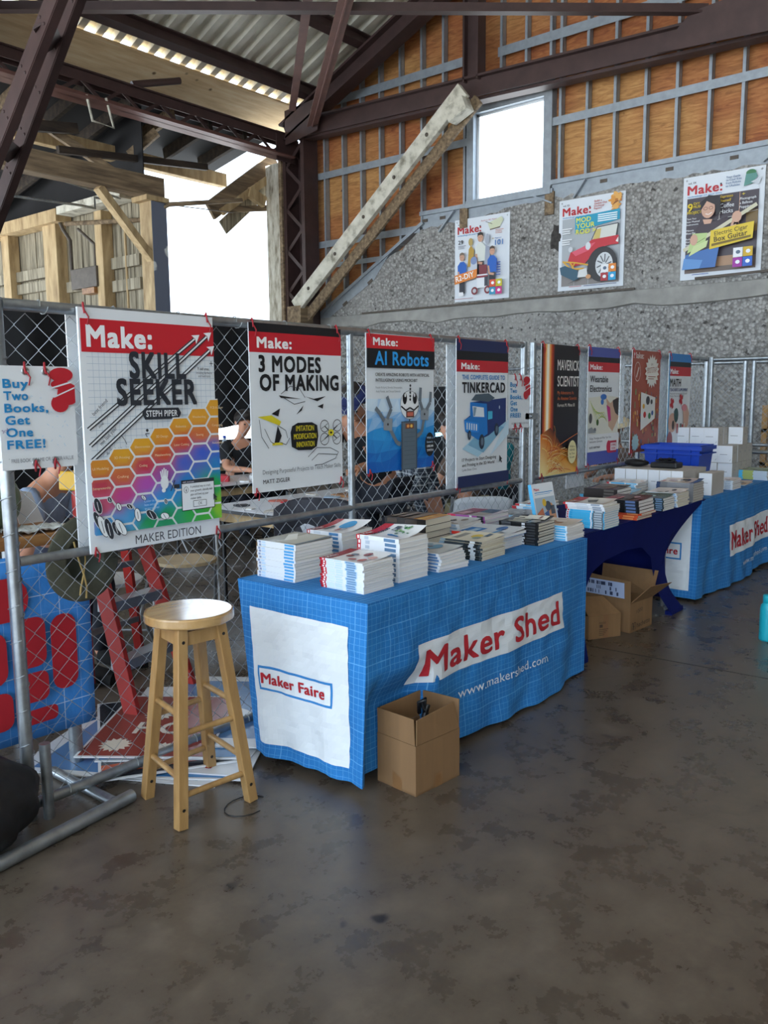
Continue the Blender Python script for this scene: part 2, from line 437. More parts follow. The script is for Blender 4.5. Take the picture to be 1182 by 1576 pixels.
for i in range(60):
    y0, y1 = 10.9-.365*i, 10.9-.365*(i+1)
    a, c = jag(y0, 3)*1.3, jag(y1, 3)*1.3; d0, d1 = .035+jag(y0, 4)*.4, .035+jag(y1, 4)*.4
    mb.add([(WX-d0, y0, 2.72+a), (WX-d1, y1, 2.72+c), (WX-d1*.4, y1, 2.9), (WX-d0*.4, y0, 2.9), (WX+.02, y1, 2.92), (WX+.02, y0, 2.92), (WX+.02, y0, 2.7+a), (WX+.02, y1, 2.7+c)],
           [(0, 1, 2, 3), (3, 2, 4, 5), (0, 6, 7, 1)])
mb.build('smooth_ledge', 'smooth_concrete', wall)
mb = MB(); mb.beam((WX-.03, 9.5, 2.92), (WX-.03, 4.7, 2.925), .03, .025).beam((WX-.035, 3.9, 2.98), (WX-.035, 2.6, 3.0), .04, .03)
mb.build('rusty_strip', 'cast_iron_pipe', wall)
# black scorch patch is a rough hole in the concrete beside the poster
mb = MB(); rp = random.Random(4)
rim = [(5.86+.13*cos(2*pi*i/18)*rp.uniform(.75, 1.2), 3.72+.2*sin(2*pi*i/18)*rp.uniform(.75, 1.2)) for i in range(18)]
mb.add([(WX-.03, 5.86, 3.72)]+[(WX-.004, *q_) for q_ in rim], [(0, 1+i, 1+(i+1) % 18) for i in range(18)], smooth=True)
mb.build('dark_patch', 'dark_aggregate', wall)
# gable framing
W0, W1, WZ0, WZ1 = 6.11, 7.28, 4.43, 5.66
def stz(y):
    if y > 8.25: return 2.9+(10.56-y)*(1.286/2.31)
    return 4.36 if y > 5.95 else 4.47
SY = [10.64, 10.348, 9.925, 9.518, 9.111, 8.69, 8.265, 7.855, 7.46, 7.36, 6.83, 6.42, 6.03, 5.87, 5.47, 5.07, 4.65, 4.24, 3.83, 3.43, 3.02, 2.61, 2.2, 1.79]
mb = MB(); bays = sorted(set(SY+[10.95, -11]+[1.79-.82*i for i in range(1, 16)]), reverse=True)
for y0, y1 in zip(bays[:-1], bays[1:]):
    def q(za, zb, zc, zd): mb.add([(WX+.11, y0, za), (WX+.11, y1, zb), (WX+.11, y1, zc), (WX+.11, y0, zd)], [(0, 1, 2, 3)])
    t0, t1 = PR(y0)+.24, PR(y1)+.24; b0, b1 = stz(min(y0, 10.6))-.2, stz(min(y1, 10.6))-.2
    if y0 <= W1+.09 and y1 >= W0-.09 and y0 > W0 and y1 < W1+.08:
        q(b0, b1, WZ0, WZ0); q(WZ1, WZ1, t1, t0)
    else: q(b0, b1, t1, t0)
mb.build('plywood_sheathing', 'plywood_orange', wall)
for y in SY:
    for za, zb in ([(stz(y), PR(y)+.05)] if not (W0 < y < W1) else [(WZ1+.18, PR(y)+.05)]):
        mb = MB(); mb.box((WX+.0, y-.021, za), (WX+.004, y+.021, zb)).box((WX, y-.021, za), (WX+.1, y-.017, zb)).box((WX+.092, y-.021, za), (WX+.096, y+.021, zb))
        mb.build('stud', 'galvanised_stud', wall)
for nm, y0, y1, z, h in (('strap', 10.68, 8.3, 4.15, .11), ('strap', 10.65, 7.4, 5.29, .11), ('strap', 5.98, 1.6, 5.29, .11), ('blocking', 10.27, 7.2, 6.44, .13), ('blocking', 6.88, 1.6, 6.42, .13), ('strap', 10.68, 9.0, 3.78, .08)):
    mb = MB(); mb.box((WX-.006, y1, z-h/2), (WX, y0, z+h/2)); mb.build(nm, 'galvanised_stud', wall)
mb = MB(); mb.beam((WX+.03, 10.62, 2.9), (WX+.03, 8.22, 4.235), .14, .05); mb.build('track', 'galvanised_stud', wall)
mb = MB(); mb.box((WX-.04, 5.95, 4.34), (WX+.1, 8.28, 4.4)); mb.build('track', 'galvanised_stud', wall)
mb = MB(); mb.box((WX-.04, -11, 4.45), (WX+.1, 5.98, 4.51)); mb.build('track', 'galvanised_stud', wall)
mb = MB(); mb.add([(WX-.012, 10.6, 2.86), (WX-.012, 10.35, 2.86), (WX-.012, 9.25, 3.45), (WX-.012, 8.9, 3.85), (WX-.012, 10.6, 2.89)], [(0, 1, 2, 3, 4)])
mb.build('flashing', 'galvanised_stud', wall)
mb = MB(); mb.add([(WX+.01, 8.25, 4.05), (WX+.01, 5.98, 4.2), (WX+.01, 5.98, 4.36), (WX+.01, 8.25, 4.36)], [(0, 1, 2, 3)])
mb.add([(WX+.005, 5.98, 4.15), (WX+.005, -11, 4.2), (WX+.005, -11, 4.46), (WX+.005, 5.98, 4.46)], [(0, 1, 2, 3)])
mb.build('flashing', 'galvanised_stud', wall)
for y in (9.95, 9.38):
    mb = MB(); mb.beam((WX-.016, y, stz(y)-.16), (WX-.016, y-.1, stz(y)-.1), .006, .05); mb.build('slot', 'cast_iron_pipe', wall)
for y in (8.2, 7.86, 5.2, 4.3, 3.5, 2.8):
    mb = MB(); z = 4.24 if y > 6 else 4.36; mb.box((WX-.004, y-.05, z), (WX+.008, y+.05, z+.045)); mb.build('slot', 'cast_iron_pipe', wall)
for y in (7.45, 6.0):
    mb = MB(); mb.box((WX-.03, y-.07, 4.05), (WX+.08, y+.07, 4.36)); mb.build('block', 'old_timber', wall)
for a, b_ in (((7.9, 4.05), (7.62, 4.33)), ((5.95, 4.2), (6.3, 4.36)), ((5.62, 4.22), (5.45, 4.44)), ((3.15, 4.27), (2.9, 4.46))):
    mb = MB(); mb.beam((WX-.03, *a), (WX-.03, *b_), .05, .02); mb.build('brace', 'galvanised_stud', wall)
# window frame
win = bpy.data.objects.new('window_1', None); COL.objects.link(win); ORG['window_1'] = V((0, 0, 0))
struct(win, 'square steel framed window high in the plywood gable', 'window')
mb = MB()
mb.box((WX-.03, W1, WZ0-.06), (WX+.13, W1+.12, WZ1+.2)).box((WX-.03, W0-.13, WZ0-.06), (WX+.13, W0, WZ1+.2))
mb.box((WX-.03, W0, WZ1), (WX+.13, W1, WZ1+.2)).box((WX-.05, W0-.13, WZ0-.1), (WX+.13, W1+.12, WZ0))
mb.build('window_frame', 'galvanised_stud', win)
mb = MB(); mb.box((WX+.07, W0, WZ0), (WX+.1, W0+.03, WZ1)).box((WX+.07, W1-.04, WZ0), (WX+.1, W1, WZ1)).box((WX+.07, W0, WZ1-.03), (WX+.1, W1, WZ1)).box((WX+.07, W0, WZ0), (WX+.1, W1, WZ0+.03))
mb.build('window_sash', 'vinyl_white', win)
m_, nt, b = newmat('clear_pane'); nt.nodes.remove(b)
tr = N(nt, 'ShaderNodeBsdfTransparent'); gl = N(nt, 'ShaderNodeBsdfGlossy', Roughness=.03); mx = N(nt, 'ShaderNodeMixShader', Fac=.04)
nt.links.new(tr.outputs[0], mx.inputs[1]); nt.links.new(gl.outputs[0], mx.inputs[2]); nt.links.new(mx.outputs[0], nt.nodes['Material Output'].inputs[0])
mb = MB(); mb.add([(WX+.085, W0, WZ0), (WX+.085, W1, WZ0), (WX+.085, W1, WZ1), (WX+.085, W0, WZ1)], [(0, 1, 2, 3)]); mb.build('pane', 'clear_pane', win)

# main roof: corrugated sheets, ribs running up the slope
mb = MB(); prof = []
x = -9.
while x < 11.3:
    prof += [(x, 0), (x+.11, 0), (x+.13, .085), (x+.26, .085)]; x += .28
for sgn in (1, -1):
    ya, yb = (10.82, 0) if sgn > 0 else (-11.3, 0)
    va = [(px_, ya, PR(ya)+.22+pz) for px_, pz in prof]; vb = [(px_, yb, PR(0)+.22+pz) for px_, pz in prof]
    n = len(prof); mb.add(va+vb, [(i, i+1, n+i+1, n+i) for i in range(n-1)])
struct(mb.build('ceiling', 'corrugated_zinc'), 'corrugated zinc underside of the pitched hangar roof', 'roof')
mb = MB(); mb.prism([(-9, 11.45, PR(11.45)+.17), (-9, 10.77, PR(10.77)+.17), (-9, 10.77, PR(10.77)+.2), (-9, 11.45, PR(11.45)+.2)], (20.3, 0, 0))
o = mb.build('trim_2', 'plywood_tan'); struct(o, 'stained tan plywood strip along the eave of the roof', 'plywood')
for i, y in enumerate((10.3, 9.12, 7.94, 6.76, 5.58, 4.4)):
    mb = MB(); nrm = V((0, .42, 1)).normalized(); z = PR(y)+.08
    mb.ibeam((-9, y, z), (11, y, z), .13, .24, .025, nrm); mb.build('purlin', 'red_oxide_steel')
    tag(bpy.data.objects[('purlin' if i == 0 else 'purlin.%03d' % i)], 'brown steel purlin under the corrugated roof, %s up from the plywood eave' % ('first', 'second', 'third', 'fourth', 'fifth', 'sixth')[i], 'purlin', 'roof purlins')
# rear side of the hangar, mirrored eave wall, unseen, closed to the floor to cut light from behind
mb = MB(); mb.add([(-9, -11, 0), (11, -11, 0), (11, -11, 6.3), (-9, -11, 6.3)], [(0, 3, 2, 1)])
struct(mb.build('wall_rear', 'smooth_concrete'), 'pale closed side wall behind the viewpoint', 'wall')

# steel trusses
def truss(X, label, timber):
    t = thing('roof_truss', label, 'roof truss', (X, 10.6, 0), 'steel roof trusses')
    MB().ibeam((X, 10.85, 5.98), (X, 0, 5.98+.42*10.75), .26, .3, .035, (0, .4, 1)).build('top_chord', 'red_oxide_steel', t)
    MB().ibeam((X, -10.85, 5.98), (X, 0, 5.98+.42*10.75), .26, .3, .035, (0, -.4, 1)).build('top_chord', 'red_oxide_steel', t)
    mb = MB(); mb.beam((X, 10.6, 6.0), (X, 1.5, 5.68), .035, .26).beam((X, 10.6, 6.12), (X, 1.5, 5.8), .2, .03).beam((X+.14, 10.6, 5.86), (X+.14, 1.5, 5.52), .2, .04)
    mb.beam((X, 1.5, 5.68), (X, -10.6, 5.7), .2, .26); mb.build('bottom_chord', 'red_oxide_steel', t)
    MB().ibeam((X, 7.03, 5.95), (X, 7.03, 7.6), .2, .26, .03, (0, 1, 0)).build('vertical_strut', 'red_oxide_steel', t)
    MB().ibeam((X, 3.3, 5.8), (X, 3.3, 9.1), .2, .26, .03, (0, 1, 0)).build('vertical_strut', 'red_oxide_steel', t)
    MB().prism([(X-.13, 10.75, 5.75), (X-.13, 10.0, 5.85), (X-.13, 9.9, 6.35), (X-.13, 10.75, 6.3)], (.02, 0, 0)).build('gusset_plate', 'red_oxide_steel', t)
    MB().prism([(X-.13, 4.3, 5.62), (X-.13, 2.3, 5.5), (X-.13, 2.3, 6.1), (X-.13, 3.9, 5.98)], (.02, 0, 0)).build('gusset_plate', 'red_oxide_steel', t)
    return t
truss(10.6, 'brown steel truss standing against the plywood gable wall', True)
t2 = truss(4.6, 'brown steel truss overhead, nearest to the viewpoint', False)
for i, (X, ya, za, yb, zb) in enumerate(((4.6, 9.5, 3.87, 7.1, 5.9), (5.0, 9.85, 3.87, 7.7, 5.93))):
    dy, dz = ya-yb, za-zb; k = .7
    mb = MB(); p, q = V((X, ya+dy*k, za+dz*k)), V((X, yb, zb)); d = (q-p).normalized(); nn = V((0, d.z, -d.y))
    mb.beam(p, q, .025, .2, nn).beam(p+nn*.1+V((.04, 0, 0)), q+nn*.1+V((.04, 0, 0)), .09, .02, nn).beam(p-nn*.1+V((.04, 0, 0)), q-nn*.1+V((.04, 0, 0)), .09, .02, nn)
    for j in range(9):
        c = p.lerp(q, .08+.1*j)
        for s_ in (-1, 1): mb.ellipsoid(c+nn*.05*s_+V((-.014, 0, 0)), (.014, .016, .016), 8, 6)
    mb.build('knee_channel', 'red_oxide_steel', t2)
for f in (.18, .62, .85):
    a = V((4.6, 9.5, 3.87)).lerp(V((4.6, 7.1, 5.9)), f); c = V((5.0, 9.85, 3.87)).lerp(V((5.0, 7.7, 5.93)), f)
    MB().beam(a, c, .22, .02, (0, .7, .7)).build('batten_plate', 'red_oxide_steel', t2)
for i, (p, q, lab) in enumerate((((5.1, 10.05, 5.96), (10.57, 3.74, 5.95), 'level brown steel tie crossing the whole top of the picture'),
                       ((10.53, 10.17, 5.95), (5.2, 4.0, 5.95), 'riveted brown wind brace from the corner column to the level tie'),
                       ((10.13, 10.22, 6.12), (6.6, 6.25, 6.12), 'thinner brown brace beside the riveted wind brace'))):
    mb = MB(); wd = (.11, .17, .11)[i]; mb.beam(p, q, wd, .02).beam(V(p)+V((0, 0, .05)), V(q)+V((0, 0, .05)), .02, wd)
    o = mb.build('wind_brace', 'red_oxide_light' if i else 'red_oxide_steel', None, V(p)); tag(o, lab, 'brace')
# lattice girder along the open side
g = thing('lattice_girder', 'brown lattice girder along the open side of the hangar', 'girder', (5, 10.9, 5.56))
MB().box((-9, 10.8, 5.8), (10.7, 10.82, 5.95)).box((-9, 10.75, 5.93), (10.7, 11.0, 5.95)).box((-9, 10.98, 5.8), (10.7, 11.0, 5.95)).build('top_chord', 'red_oxide_steel', g)
MB().box((-9, 10.8, 5.56), (10.62, 10.82, 5.66)).box((-9, 10.66, 5.56), (10.62, 11.0, 5.58)).build('bottom_chord', 'red_oxide_light', g)
x = 3.2; k = 0
while x < 10.4:
    MB().beam((x, 10.81, 5.62), (x+.32, 10.81, 5.84), .012, .05, (0, 0, 1)).build('lattice_bar', 'red_oxide_steel', g)
    MB().beam((x+.32, 10.83, 5.84), (x+.64, 10.83, 5.62), .012, .05, (0, 0, 1)).build('lattice_bar', 'red_oxide_steel', g); x += .64
MB().box((10.3, 10.78, 5.5), (10.75, 10.8, 5.97)).build('end_plate', 'red_oxide_steel', g)
# corner columns
c = thing('lattice_column', 'dark riveted lattice column at the corner of the gable', 'column', (10.8, 10.75, 0))
for dy in (-.24, .2): MB().box((10.62, 10.75+dy-.04, 0), (10.95, 10.75+dy+.04, 5.95)).build('channel', 'red_oxide_steel', c)
MB().box((10.93, 10.46, 0), (10.95, 11.06, 5.9)).build('gap_blocker', 'red_oxide_steel', c)  # plate added to block bright sky slivers behind the lacing
z = .2
while z < 5.6:
    MB().beam((10.64, 10.55, z), (10.64, 10.93, z+.35), .012, .06, (0, 1, 0)).build('lacing_bar', 'red_oxide_steel', c)
    MB().beam((10.66, 10.93, z+.35), (10.66, 10.55, z+.7), .012, .06, (0, 1, 0)).build('lacing_bar', 'red_oxide_steel', c); z += .7
mb = MB(); mb.box((10.62, 11.03, 0), (10.98, 11.42, 5.56)); o = mb.build('timber_post', 'peeling_paint', None, (10.8, 11.2, 0), .01); tag(o, 'tall timber post with peeling white paint beside the opening', 'post')
MB().box((10.58, 10.98, 0), (10.64, 11.05, 5.6)).build('edge_board', 'old_timber', o)
kb = thing('knee_brace', 'white painted double plank brace leaning up across the plywood gable', 'brace', (10.5, 10.5, 3.0))
MB().beam((10.35, 10.45, 3.05), (10.35, 7.03, 5.78), .09, .24, (0, .6, .8)).build('plank', 'painted_timber', kb, None, .008)
MB().beam((10.5, 10.35, 2.88), (10.5, 6.88, 5.66), .06, .17, (0, .6, .8)).build('plank', 'old_timber', kb, None, .008)  # darker timber colour stands in for the shadow side of the brace
MB().box((10.3, 10.3, 2.75), (10.6, 10.62, 3.06)).build('bearing_block', 'old_timber', kb)
MB().beam((10.33, 7.25, 5.45), (10.33, 6.95, 5.58), .2, .2).build('end_block', 'painted_timber', kb)
for f in (.1, .28, .46, .64, .82):
    p = V((10.3, 10.45, 3.05)).lerp(V((10.3, 7.03, 5.78)), f); MB().ellipsoid(p, (.02, .03, .03), 8, 6).build('bolt', 'cast_iron_pipe', kb)

# timber lean-to beyond the open side
lt = thing('timber_post', 'square timber post of the lean-to, tan, front face tinted blue grey as shade, pale chips', 'post', (7.96, 11.05, 0))
m_, nt, b = newmat('chipped_shade_post')
n1 = noise(nt, coords(nt, (3, 3, .8)), 3, 6); n2 = noise(nt, coords(nt), 2.3, 3)
tan = ramp(nt, n1, [(.3, C('#8d7350')), (.7, C('#cdb48a'))])
cc = ramp(nt, n2, [(.6, C('#6b7181')), (.63, C('#d8dad6'))])  # blue grey is the shade of the front face put into colour, with pale chips
ge = N(nt, 'ShaderNodeNewGeometry'); sp = N(nt, 'ShaderNodeSeparateXYZ'); nt.links.new(ge.outputs['True Normal'], sp.inputs[0])
isy = N(nt, 'ShaderNodeMath', _operation='LESS_THAN'); nt.links.new(sp.outputs[1], isy.inputs[0]); isy.inputs[1].default_value = -.5
nt.links.new(mixc(nt, isy.outputs[0], tan, cc), b.inputs['Base Color']); b.inputs['Roughness'].default_value = .8
MB().box((7.82, 10.9, 0), (8.1, 11.2, 4.5)).build('shaft', 'chipped_shade_post', lt, None, .012)
MB().box((7.72, 10.86, 4.44), (8.12, 11.24, 4.51)).build('cap', 'tan_timber', lt)
MB().beam((7.85, 10.98, 3.6), (7.0, 10.98, 4.5), .1, .14, (0, 1, 0)).build('knee_brace', 'tan_timber', lt)
o = MB().box((-6, 10.9, 4.51), (8.08, 11.15, 4.8)).build('timber_beam', 'old_timber', None, (4, 11, 4.5), .01); tag(o, 'heavy weathered timber beam resting on the lean-to post', 'beam')
o = MB().box((-6, 11.9, 5.2), (10.15, 12.05, 5.42)).build('timber_beam', 'tan_timber', None, (4, 12, 5.2), .01); tag(o, 'long tan timber beam under the dark lean-to rafters', 'beam')
def P2(y): return 5.9-.2*(y-10.95)
mb = MB(); mb.prism([(-9, 10.9, P2(10.9)), (-9, 18.3, P2(18.3)), (-9, 18.3, P2(18.3)+.03), (-9, 10.9, P2(10.9)+.03)], (16.95, 0, 0))
mb.prism([(7.95, 10.9, P2(10.9)), (7.95, 13.0, P2(13.0)), (7.95, 13.0, P2(13.0)+.03), (7.95, 10.9, P2(10.9)+.03)], (2.4, 0, 0))
struct(mb.build('trim_3', 'tar_paper'), 'dark torn tar paper underside of the lean-to roof', 'roof')
x = 4.0; k = 0
while x < 10.3:
    yb = 12.15 if x > 7.8 else 17.5
    o = MB().beam((x, 10.95, P2(10.95)-.1), (x, yb, P2(yb)-.1), .07, .18).build('rafter', 'dark_timber' if k % 3 else 'old_timber', None, (x, 10.95, 5.7))
    tag(o, 'dark rafter under the lean-to roof, %s from the left' % ('first', 'second', 'third', 'fourth', 'fifth', 'sixth', 'seventh', 'eighth', 'ninth', 'tenth')[k], 'rafter', 'lean-to rafters'); k += 1; x += .72
for i, (p, q, wd, mt, lab) in enumerate((((6.1, 11.6, 5.55), (7.9, 11.2, 4.62), .08, 'old_timber', 'loose tan batten slanting under the lattice girder'),
        ((6.6, 11.3, 4.98), (9.3, 11.4, 5.28), .07, 'dark_timber', 'dark bar running level under the lattice girder'),
        ((4.9, 11.1, 4.95), (6.9, 11.3, 5.32), .1, 'dark_timber', 'short dark strut above the heavy timber beam'),
        ((7.9, 11.5, 5.2), (8.2, 11.2, 5.55), .09, 'old_timber', 'short timber strut above the opening post'))):
    o = MB().beam(p, q, wd, wd*1.4).build('timber_strut', mt, None, p); tag(o, lab, 'strut')
for i, (p, q, w_, h_, mt, lab) in enumerate((((10.95, 11.5, 5.72), (9.42, 11.5, 4.62), .06, .3, 'old_timber', 'broken rafter plank hanging down over the bright opening'),
        ((11.05, 11.42, 5.6), (9.6, 11.42, 4.62), .05, .12, 'tan_timber', 'pale edge plank of the broken hanging rafter'),
        ((11.05, 11.545, 5.5), (9.72, 11.545, 4.4), .025, .24, 'weathered_board', 'thin grey board dangling lowest over the opening'),
        ((9.7, 11.45, 4.68), (11.0, 11.45, 4.92), .04, .1, 'old_timber', 'thin level batten holding up the broken rafter'),
        ((10.2, 11.4, 5.05), (10.55, 11.4, 4.93), .1, .18, 'tan_timber', 'short tan block stuck to the broken rafter'))):
    d = V(q)-V(p); o = MB().beam(p, q, w_, h_, (0, 0, 1)).build('broken_timber', mt, None, q); tag(o, lab, 'timber')
# board wall of the lean-to
bw = bpy.data.objects.new('wall_left', None); COL.objects.link(bw); ORG['wall_left'] = V((0, 0, 0)); struct(bw, 'weathered vertical board wall of the lean-to', 'wall')
BX = 7.9; mb = MB(); y = 11.2; rnd = random.Random(3)
while y < 18.4:
    wd = rnd.uniform(.13, .22); d = rnd.uniform(0, .015); mb.box((BX+d, y+.004, 0), (BX+.04+d, y+wd-.004, 4.68)); y += wd
mb.build('boards', 'weathered_board', bw)
MB().prism([(BX+.02, 11.2, 4.68), (BX+.02, 18.3, 4.68), (BX+.02, 18.3, P2(18.3)+.3), (BX+.02, 11.2, P2(11.2))], (.02, 0, 0)).build('tar_paper', 'tar_paper', bw)  # dark sheet added to darken the gable above the boards
for y, wd in ((13.62, .42), (15.15, .26), (12.15, .2), (17.0, .3)): MB().box((BX-.2, y-wd/2, 0), (BX, y+wd/2, 4.45)).build('wall_post', 'tan_timber', bw, None, .01)
for y0, y1, z in ((13.83, 18.3, 3.62), (13.83, 18.3, 3.4), (11.25, 12.0, 3.55), (11.25, 12.0, 3.2), (12.3, 13.35, 3.3)): MB().box((BX-.09, y0, z), (BX, y1, z+.17)).build('girt', 'weathered_board', bw)
MB().box((BX-.3, 13.2, 4.42), (BX-.02, 18.3, 4.62)).build('header', 'tan_timber', bw)
MB().box((BX-.34, 11.3, 4.5), (BX-.05, 13.1, 4.62)).build('header', 'painted_timber', bw)
MB().box((BX-.1, 14.0, 2.96), (BX-.02, 14.8, 3.04)).build('sill', 'tan_timber', bw)
o = MB().box((7.66, 12.2, 3.3), (7.78, 12.95, 3.62)).build('fuse_box', 'cast_iron_pipe', None, (7.72, 12.6, 3.3), .01); tag(o, 'rusty dark switch box mounted on the board wall', 'switch box')
MB().box((7.64, 12.25, 3.2), (7.8, 12.6, 3.29)).build('bracket', 'brown_tabletop', o)
MB().tube([(7.72, 12.95, 3.4), (7.72, 13.0, 3.62), (7.72, 13.0, 4.1), (7.72, 13.2, 4.3), (7.72, 13.3, 4.45)], .03, 8).build('conduit', 'cast_iron_pipe', o)
MB().tube([(7.72, 12.3, 3.4), (7.72, 12.28, 3.95), (7.72, 12.75, 4.25)], .025, 8).build('conduit', 'cast_iron_pipe', o)
o = MB().tube([(7.5, 12.75, 4.3), (7.9, 11.25, 4.22), (8.1, 10.85, 4.42), (9.55, 10.85, 4.72)], .035, 8).build('pipe', 'old_timber', None, (8, 11, 4.3)); tag(o, 'old level pipe running past the lean-to post towards the opening', 'pipe')
for nm, pts, lab in (('conduit_line', [(4.5, 11.0, 4.12), (6.9, 11.3, 4.28), (7.2, 11.4, 4.3), (7.2, 11.4, 4.45), (7.45, 11.4, 4.47)], 'thin pale conduit stepping along under the heavy timber beam'),
                     ('conduit_line', [(4.5, 10.8, 4.52), (6.55, 11.2, 4.55), (7.6, 11.35, 4.5)], 'upper thin conduit along the heavy timber beam'),
                     ('hanger_pipe', [(6.75, 10.75, 5.62), (6.82, 10.75, 5.3), (7.15, 10.75, 5.28), (7.05, 10.75, 5.65)], 'bent white pipe loop hanging under the lattice girder'),
                     ('sprinkler_pipe', [(7.55, 10.85, 5.98), (8.3, 10.72, 6.2)], 'short dark pipe end sticking out over the girder')):
    o = MB().tube(pts, .018 if nm != 'sprinkler_pipe' else .05, 8).build(nm, 'painted_timber' if nm == 'hanger_pipe' else 'galvanised_pipe' if nm == 'conduit_line' else 'red_oxide_steel', None, pts[0]); tag(o, lab, 'pipe')
o = MB().tube([(8.05, 10.88, 4.42), (9.75, 11.3, 4.62)], .008, 6).build('cable', 'cast_iron_pipe', None, (8.05, 10.88, 4.42)); tag(o, 'thin cable strung across the bright opening', 'cable')
o = MB().tube([(7.82, 11.6, 0), (7.82, 11.6, 4.3)], .02, 8).build('pipe', 'tan_timber', None, (7.82, 11.6, 0)); tag(o, 'upright yellowish pipe on the board wall beside the post', 'pipe')
# bare pole ends poking up in the opening
# ================================================================== CHAIN LINK FENCE
FY = 2.88
def chain(mb, O, U, wdt, z0, z1, nrm, pitch=.0425, r=.0017, jig=0):
    O, U, nrm = V(O), V(U), V(nrm); n = int(wdt/pitch); kz = int((z1-z0)/pitch)
    for i in range(n):
        pts = []
        for k in range(kz+1):
            a = (k+i) % 2; pts.append(O+U*((i+a)*pitch)+V((0, 0, z0+k*pitch))+nrm*(.0028 if a else -.0028))
        vs = []; fs = []
        for k, p in enumerate(pts):
            vs += [p+U*r, p+nrm*r, p-U*r, p-nrm*r]
        for k in range(kz):
            for j in range(4): fs.append((k*4+j, k*4+(j+1) % 4, k*4+4+(j+1) % 4, k*4+4+j))
        mb.add(vs, fs, smooth=True)
def panel(name_label, p0, p1, mids=(), ztop=1.87, zmid=.97, zbot=.055, group='chain link fence panels', nrm=None, meshz=(.06, 1.85), cat='fence panel'):
    p0, p1 = V((*p0, 0)), V((*p1, 0)); d = (p1-p0); L = d.length; U = d/L; nr = U.cross(V((0, 0, 1)))
    t = thing('chain_link_fence', name_label, cat, p0+d*.5, group)
    for q in (p0, p1): MB().tube([q+V((0, 0, 0)), q+V((0, 0, ztop+.02))], .024, 14).build('post', 'galvanised_pipe', t)
    for m_ in mids: MB().tube([p0+U*m_+V((0, 0, zbot)), p0+U*m_+V((0, 0, ztop-.01))], .018, 12).build('upright', 'galvanised_pipe', t)
    for z in (ztop, zmid, zbot):
        MB().tube([p0+U*.02+V((0, 0, z)), p1-U*.02+V((0, 0, z))], .021 if z != zmid else .018, 12).build('rail', 'galvanised_pipe', t)
    mb = MB(); chain(mb, p0+U*.02, U, L-.04, meshz[0], meshz[1], nr); # tie wires lashing the mesh to the frame
    k = .15
    while k < L:
        for z in (ztop, zbot):
            c = p0+U*k+V((0, 0, z)); mb.tube([c+(nr*cos(a)+V((0, 0, 1))*sin(a))*.025+U*(.03*i/10) for i, a in enumerate([2*pi*j/10 for j in range(11)])], .0022, 4, False)
        k += .3
    for q in (p0, p1):
        z = .25
        while z < 1.8:
            c = q+V((0, 0, z)); mb.tube([c+(nr*cos(a)+U*sin(a))*.027+V((0, 0, .05*i/10)) for i, a in enumerate([2*pi*j/10 for j in range(11)])], .0022, 4, False); z += .13
    mb.build('wire_mesh', 'chain_wire', t)
    return t
pA = panel('long chain link fence panel carrying the four large posters, behind the first table', (1.415, FY), (4.96, FY), (1.81,))
pB = panel('chain link fence panel carrying the four narrower looking posters, behind the far tables', (5.085, FY), (8.52, FY), (1.8,))
pC = panel('chain link fence panel turning off at the far corner, behind the white boxes', (8.6, 2.86), (8.6, -.75), (1.8,))
pD = panel('second chain link panel farther back, close to the concrete wall', (9.6, 5.9), (9.6, 2.83), (1.6,), zmid=.98)
pE = panel('second chain link panel farther back, starting right of the white boxes', (9.6, 2.74), (9.6, -.6), (1.7,), zmid=.98)
MB().box((4.94, 2.85, 1.38), (5.11, 2.875, 1.42)).build('clamp', 'steel_grommet', pA)
MB().tube([(5.02, 2.84, 1.4), (5.02, 2.9, 1.4)], .009, 8).build('clamp_bolt', 'steel_grommet', pA)
MB().tube([(1.465, 2.84, 0), (1.465, 2.84, .29)], .02, 12).build('socket_pipe', 'galvanised_pipe', pA)
ff = thing('pipe_stand', 'galvanised pipe foot lying on the floor in front of the left fence post', 'pipe stand', (1.4, 2.7, 0))
MB().tube([(.75, 2.575, .025), (1.732, 2.705, .025)], .025, 14).build('front_bar', 'galvanised_pipe', ff)
MB().tube([(1.655, 3.15, .022), (1.66, 2.72, .022)], .021, 12).build('cross_bar', 'galvanised_pipe', ff)
MB().tube([(.85, 3.1, .022), (.86, 2.62, .022)], .021, 12).build('cross_bar', 'galvanised_pipe', ff)
# black weight bag over the foot
mb = MB(); rb = random.Random(5)
def bagf(a, c):
    th = 2*pi*a; ph = pi*c
    r = 1+.1*sin(3*th+1)+.06*sin(7*th+4*ph)
    return (1.17+.22*r*sin(ph)*cos(th), 2.79+.19*r*sin(ph)*sin(th), .16-.16*cos(ph)*(1+.12*sin(2*th)) if c > .5 else .16-.155*cos(ph))
mb.grid(bagf, 28, 16, smooth=True)
o = mb.build('weight_bag', 'black_nylon', None, (1.16, 2.78, 0), merge=True); tag(o, 'black fabric weight bag slumped over the pipe foot at left edge', 'bag')
MB().tube([(1.08, 2.72, .3), (1.13, 2.73, .37), (1.22, 2.76, .36), (1.26, 2.78, .29)], .012, 8).build('handle', 'black_plastic', o)

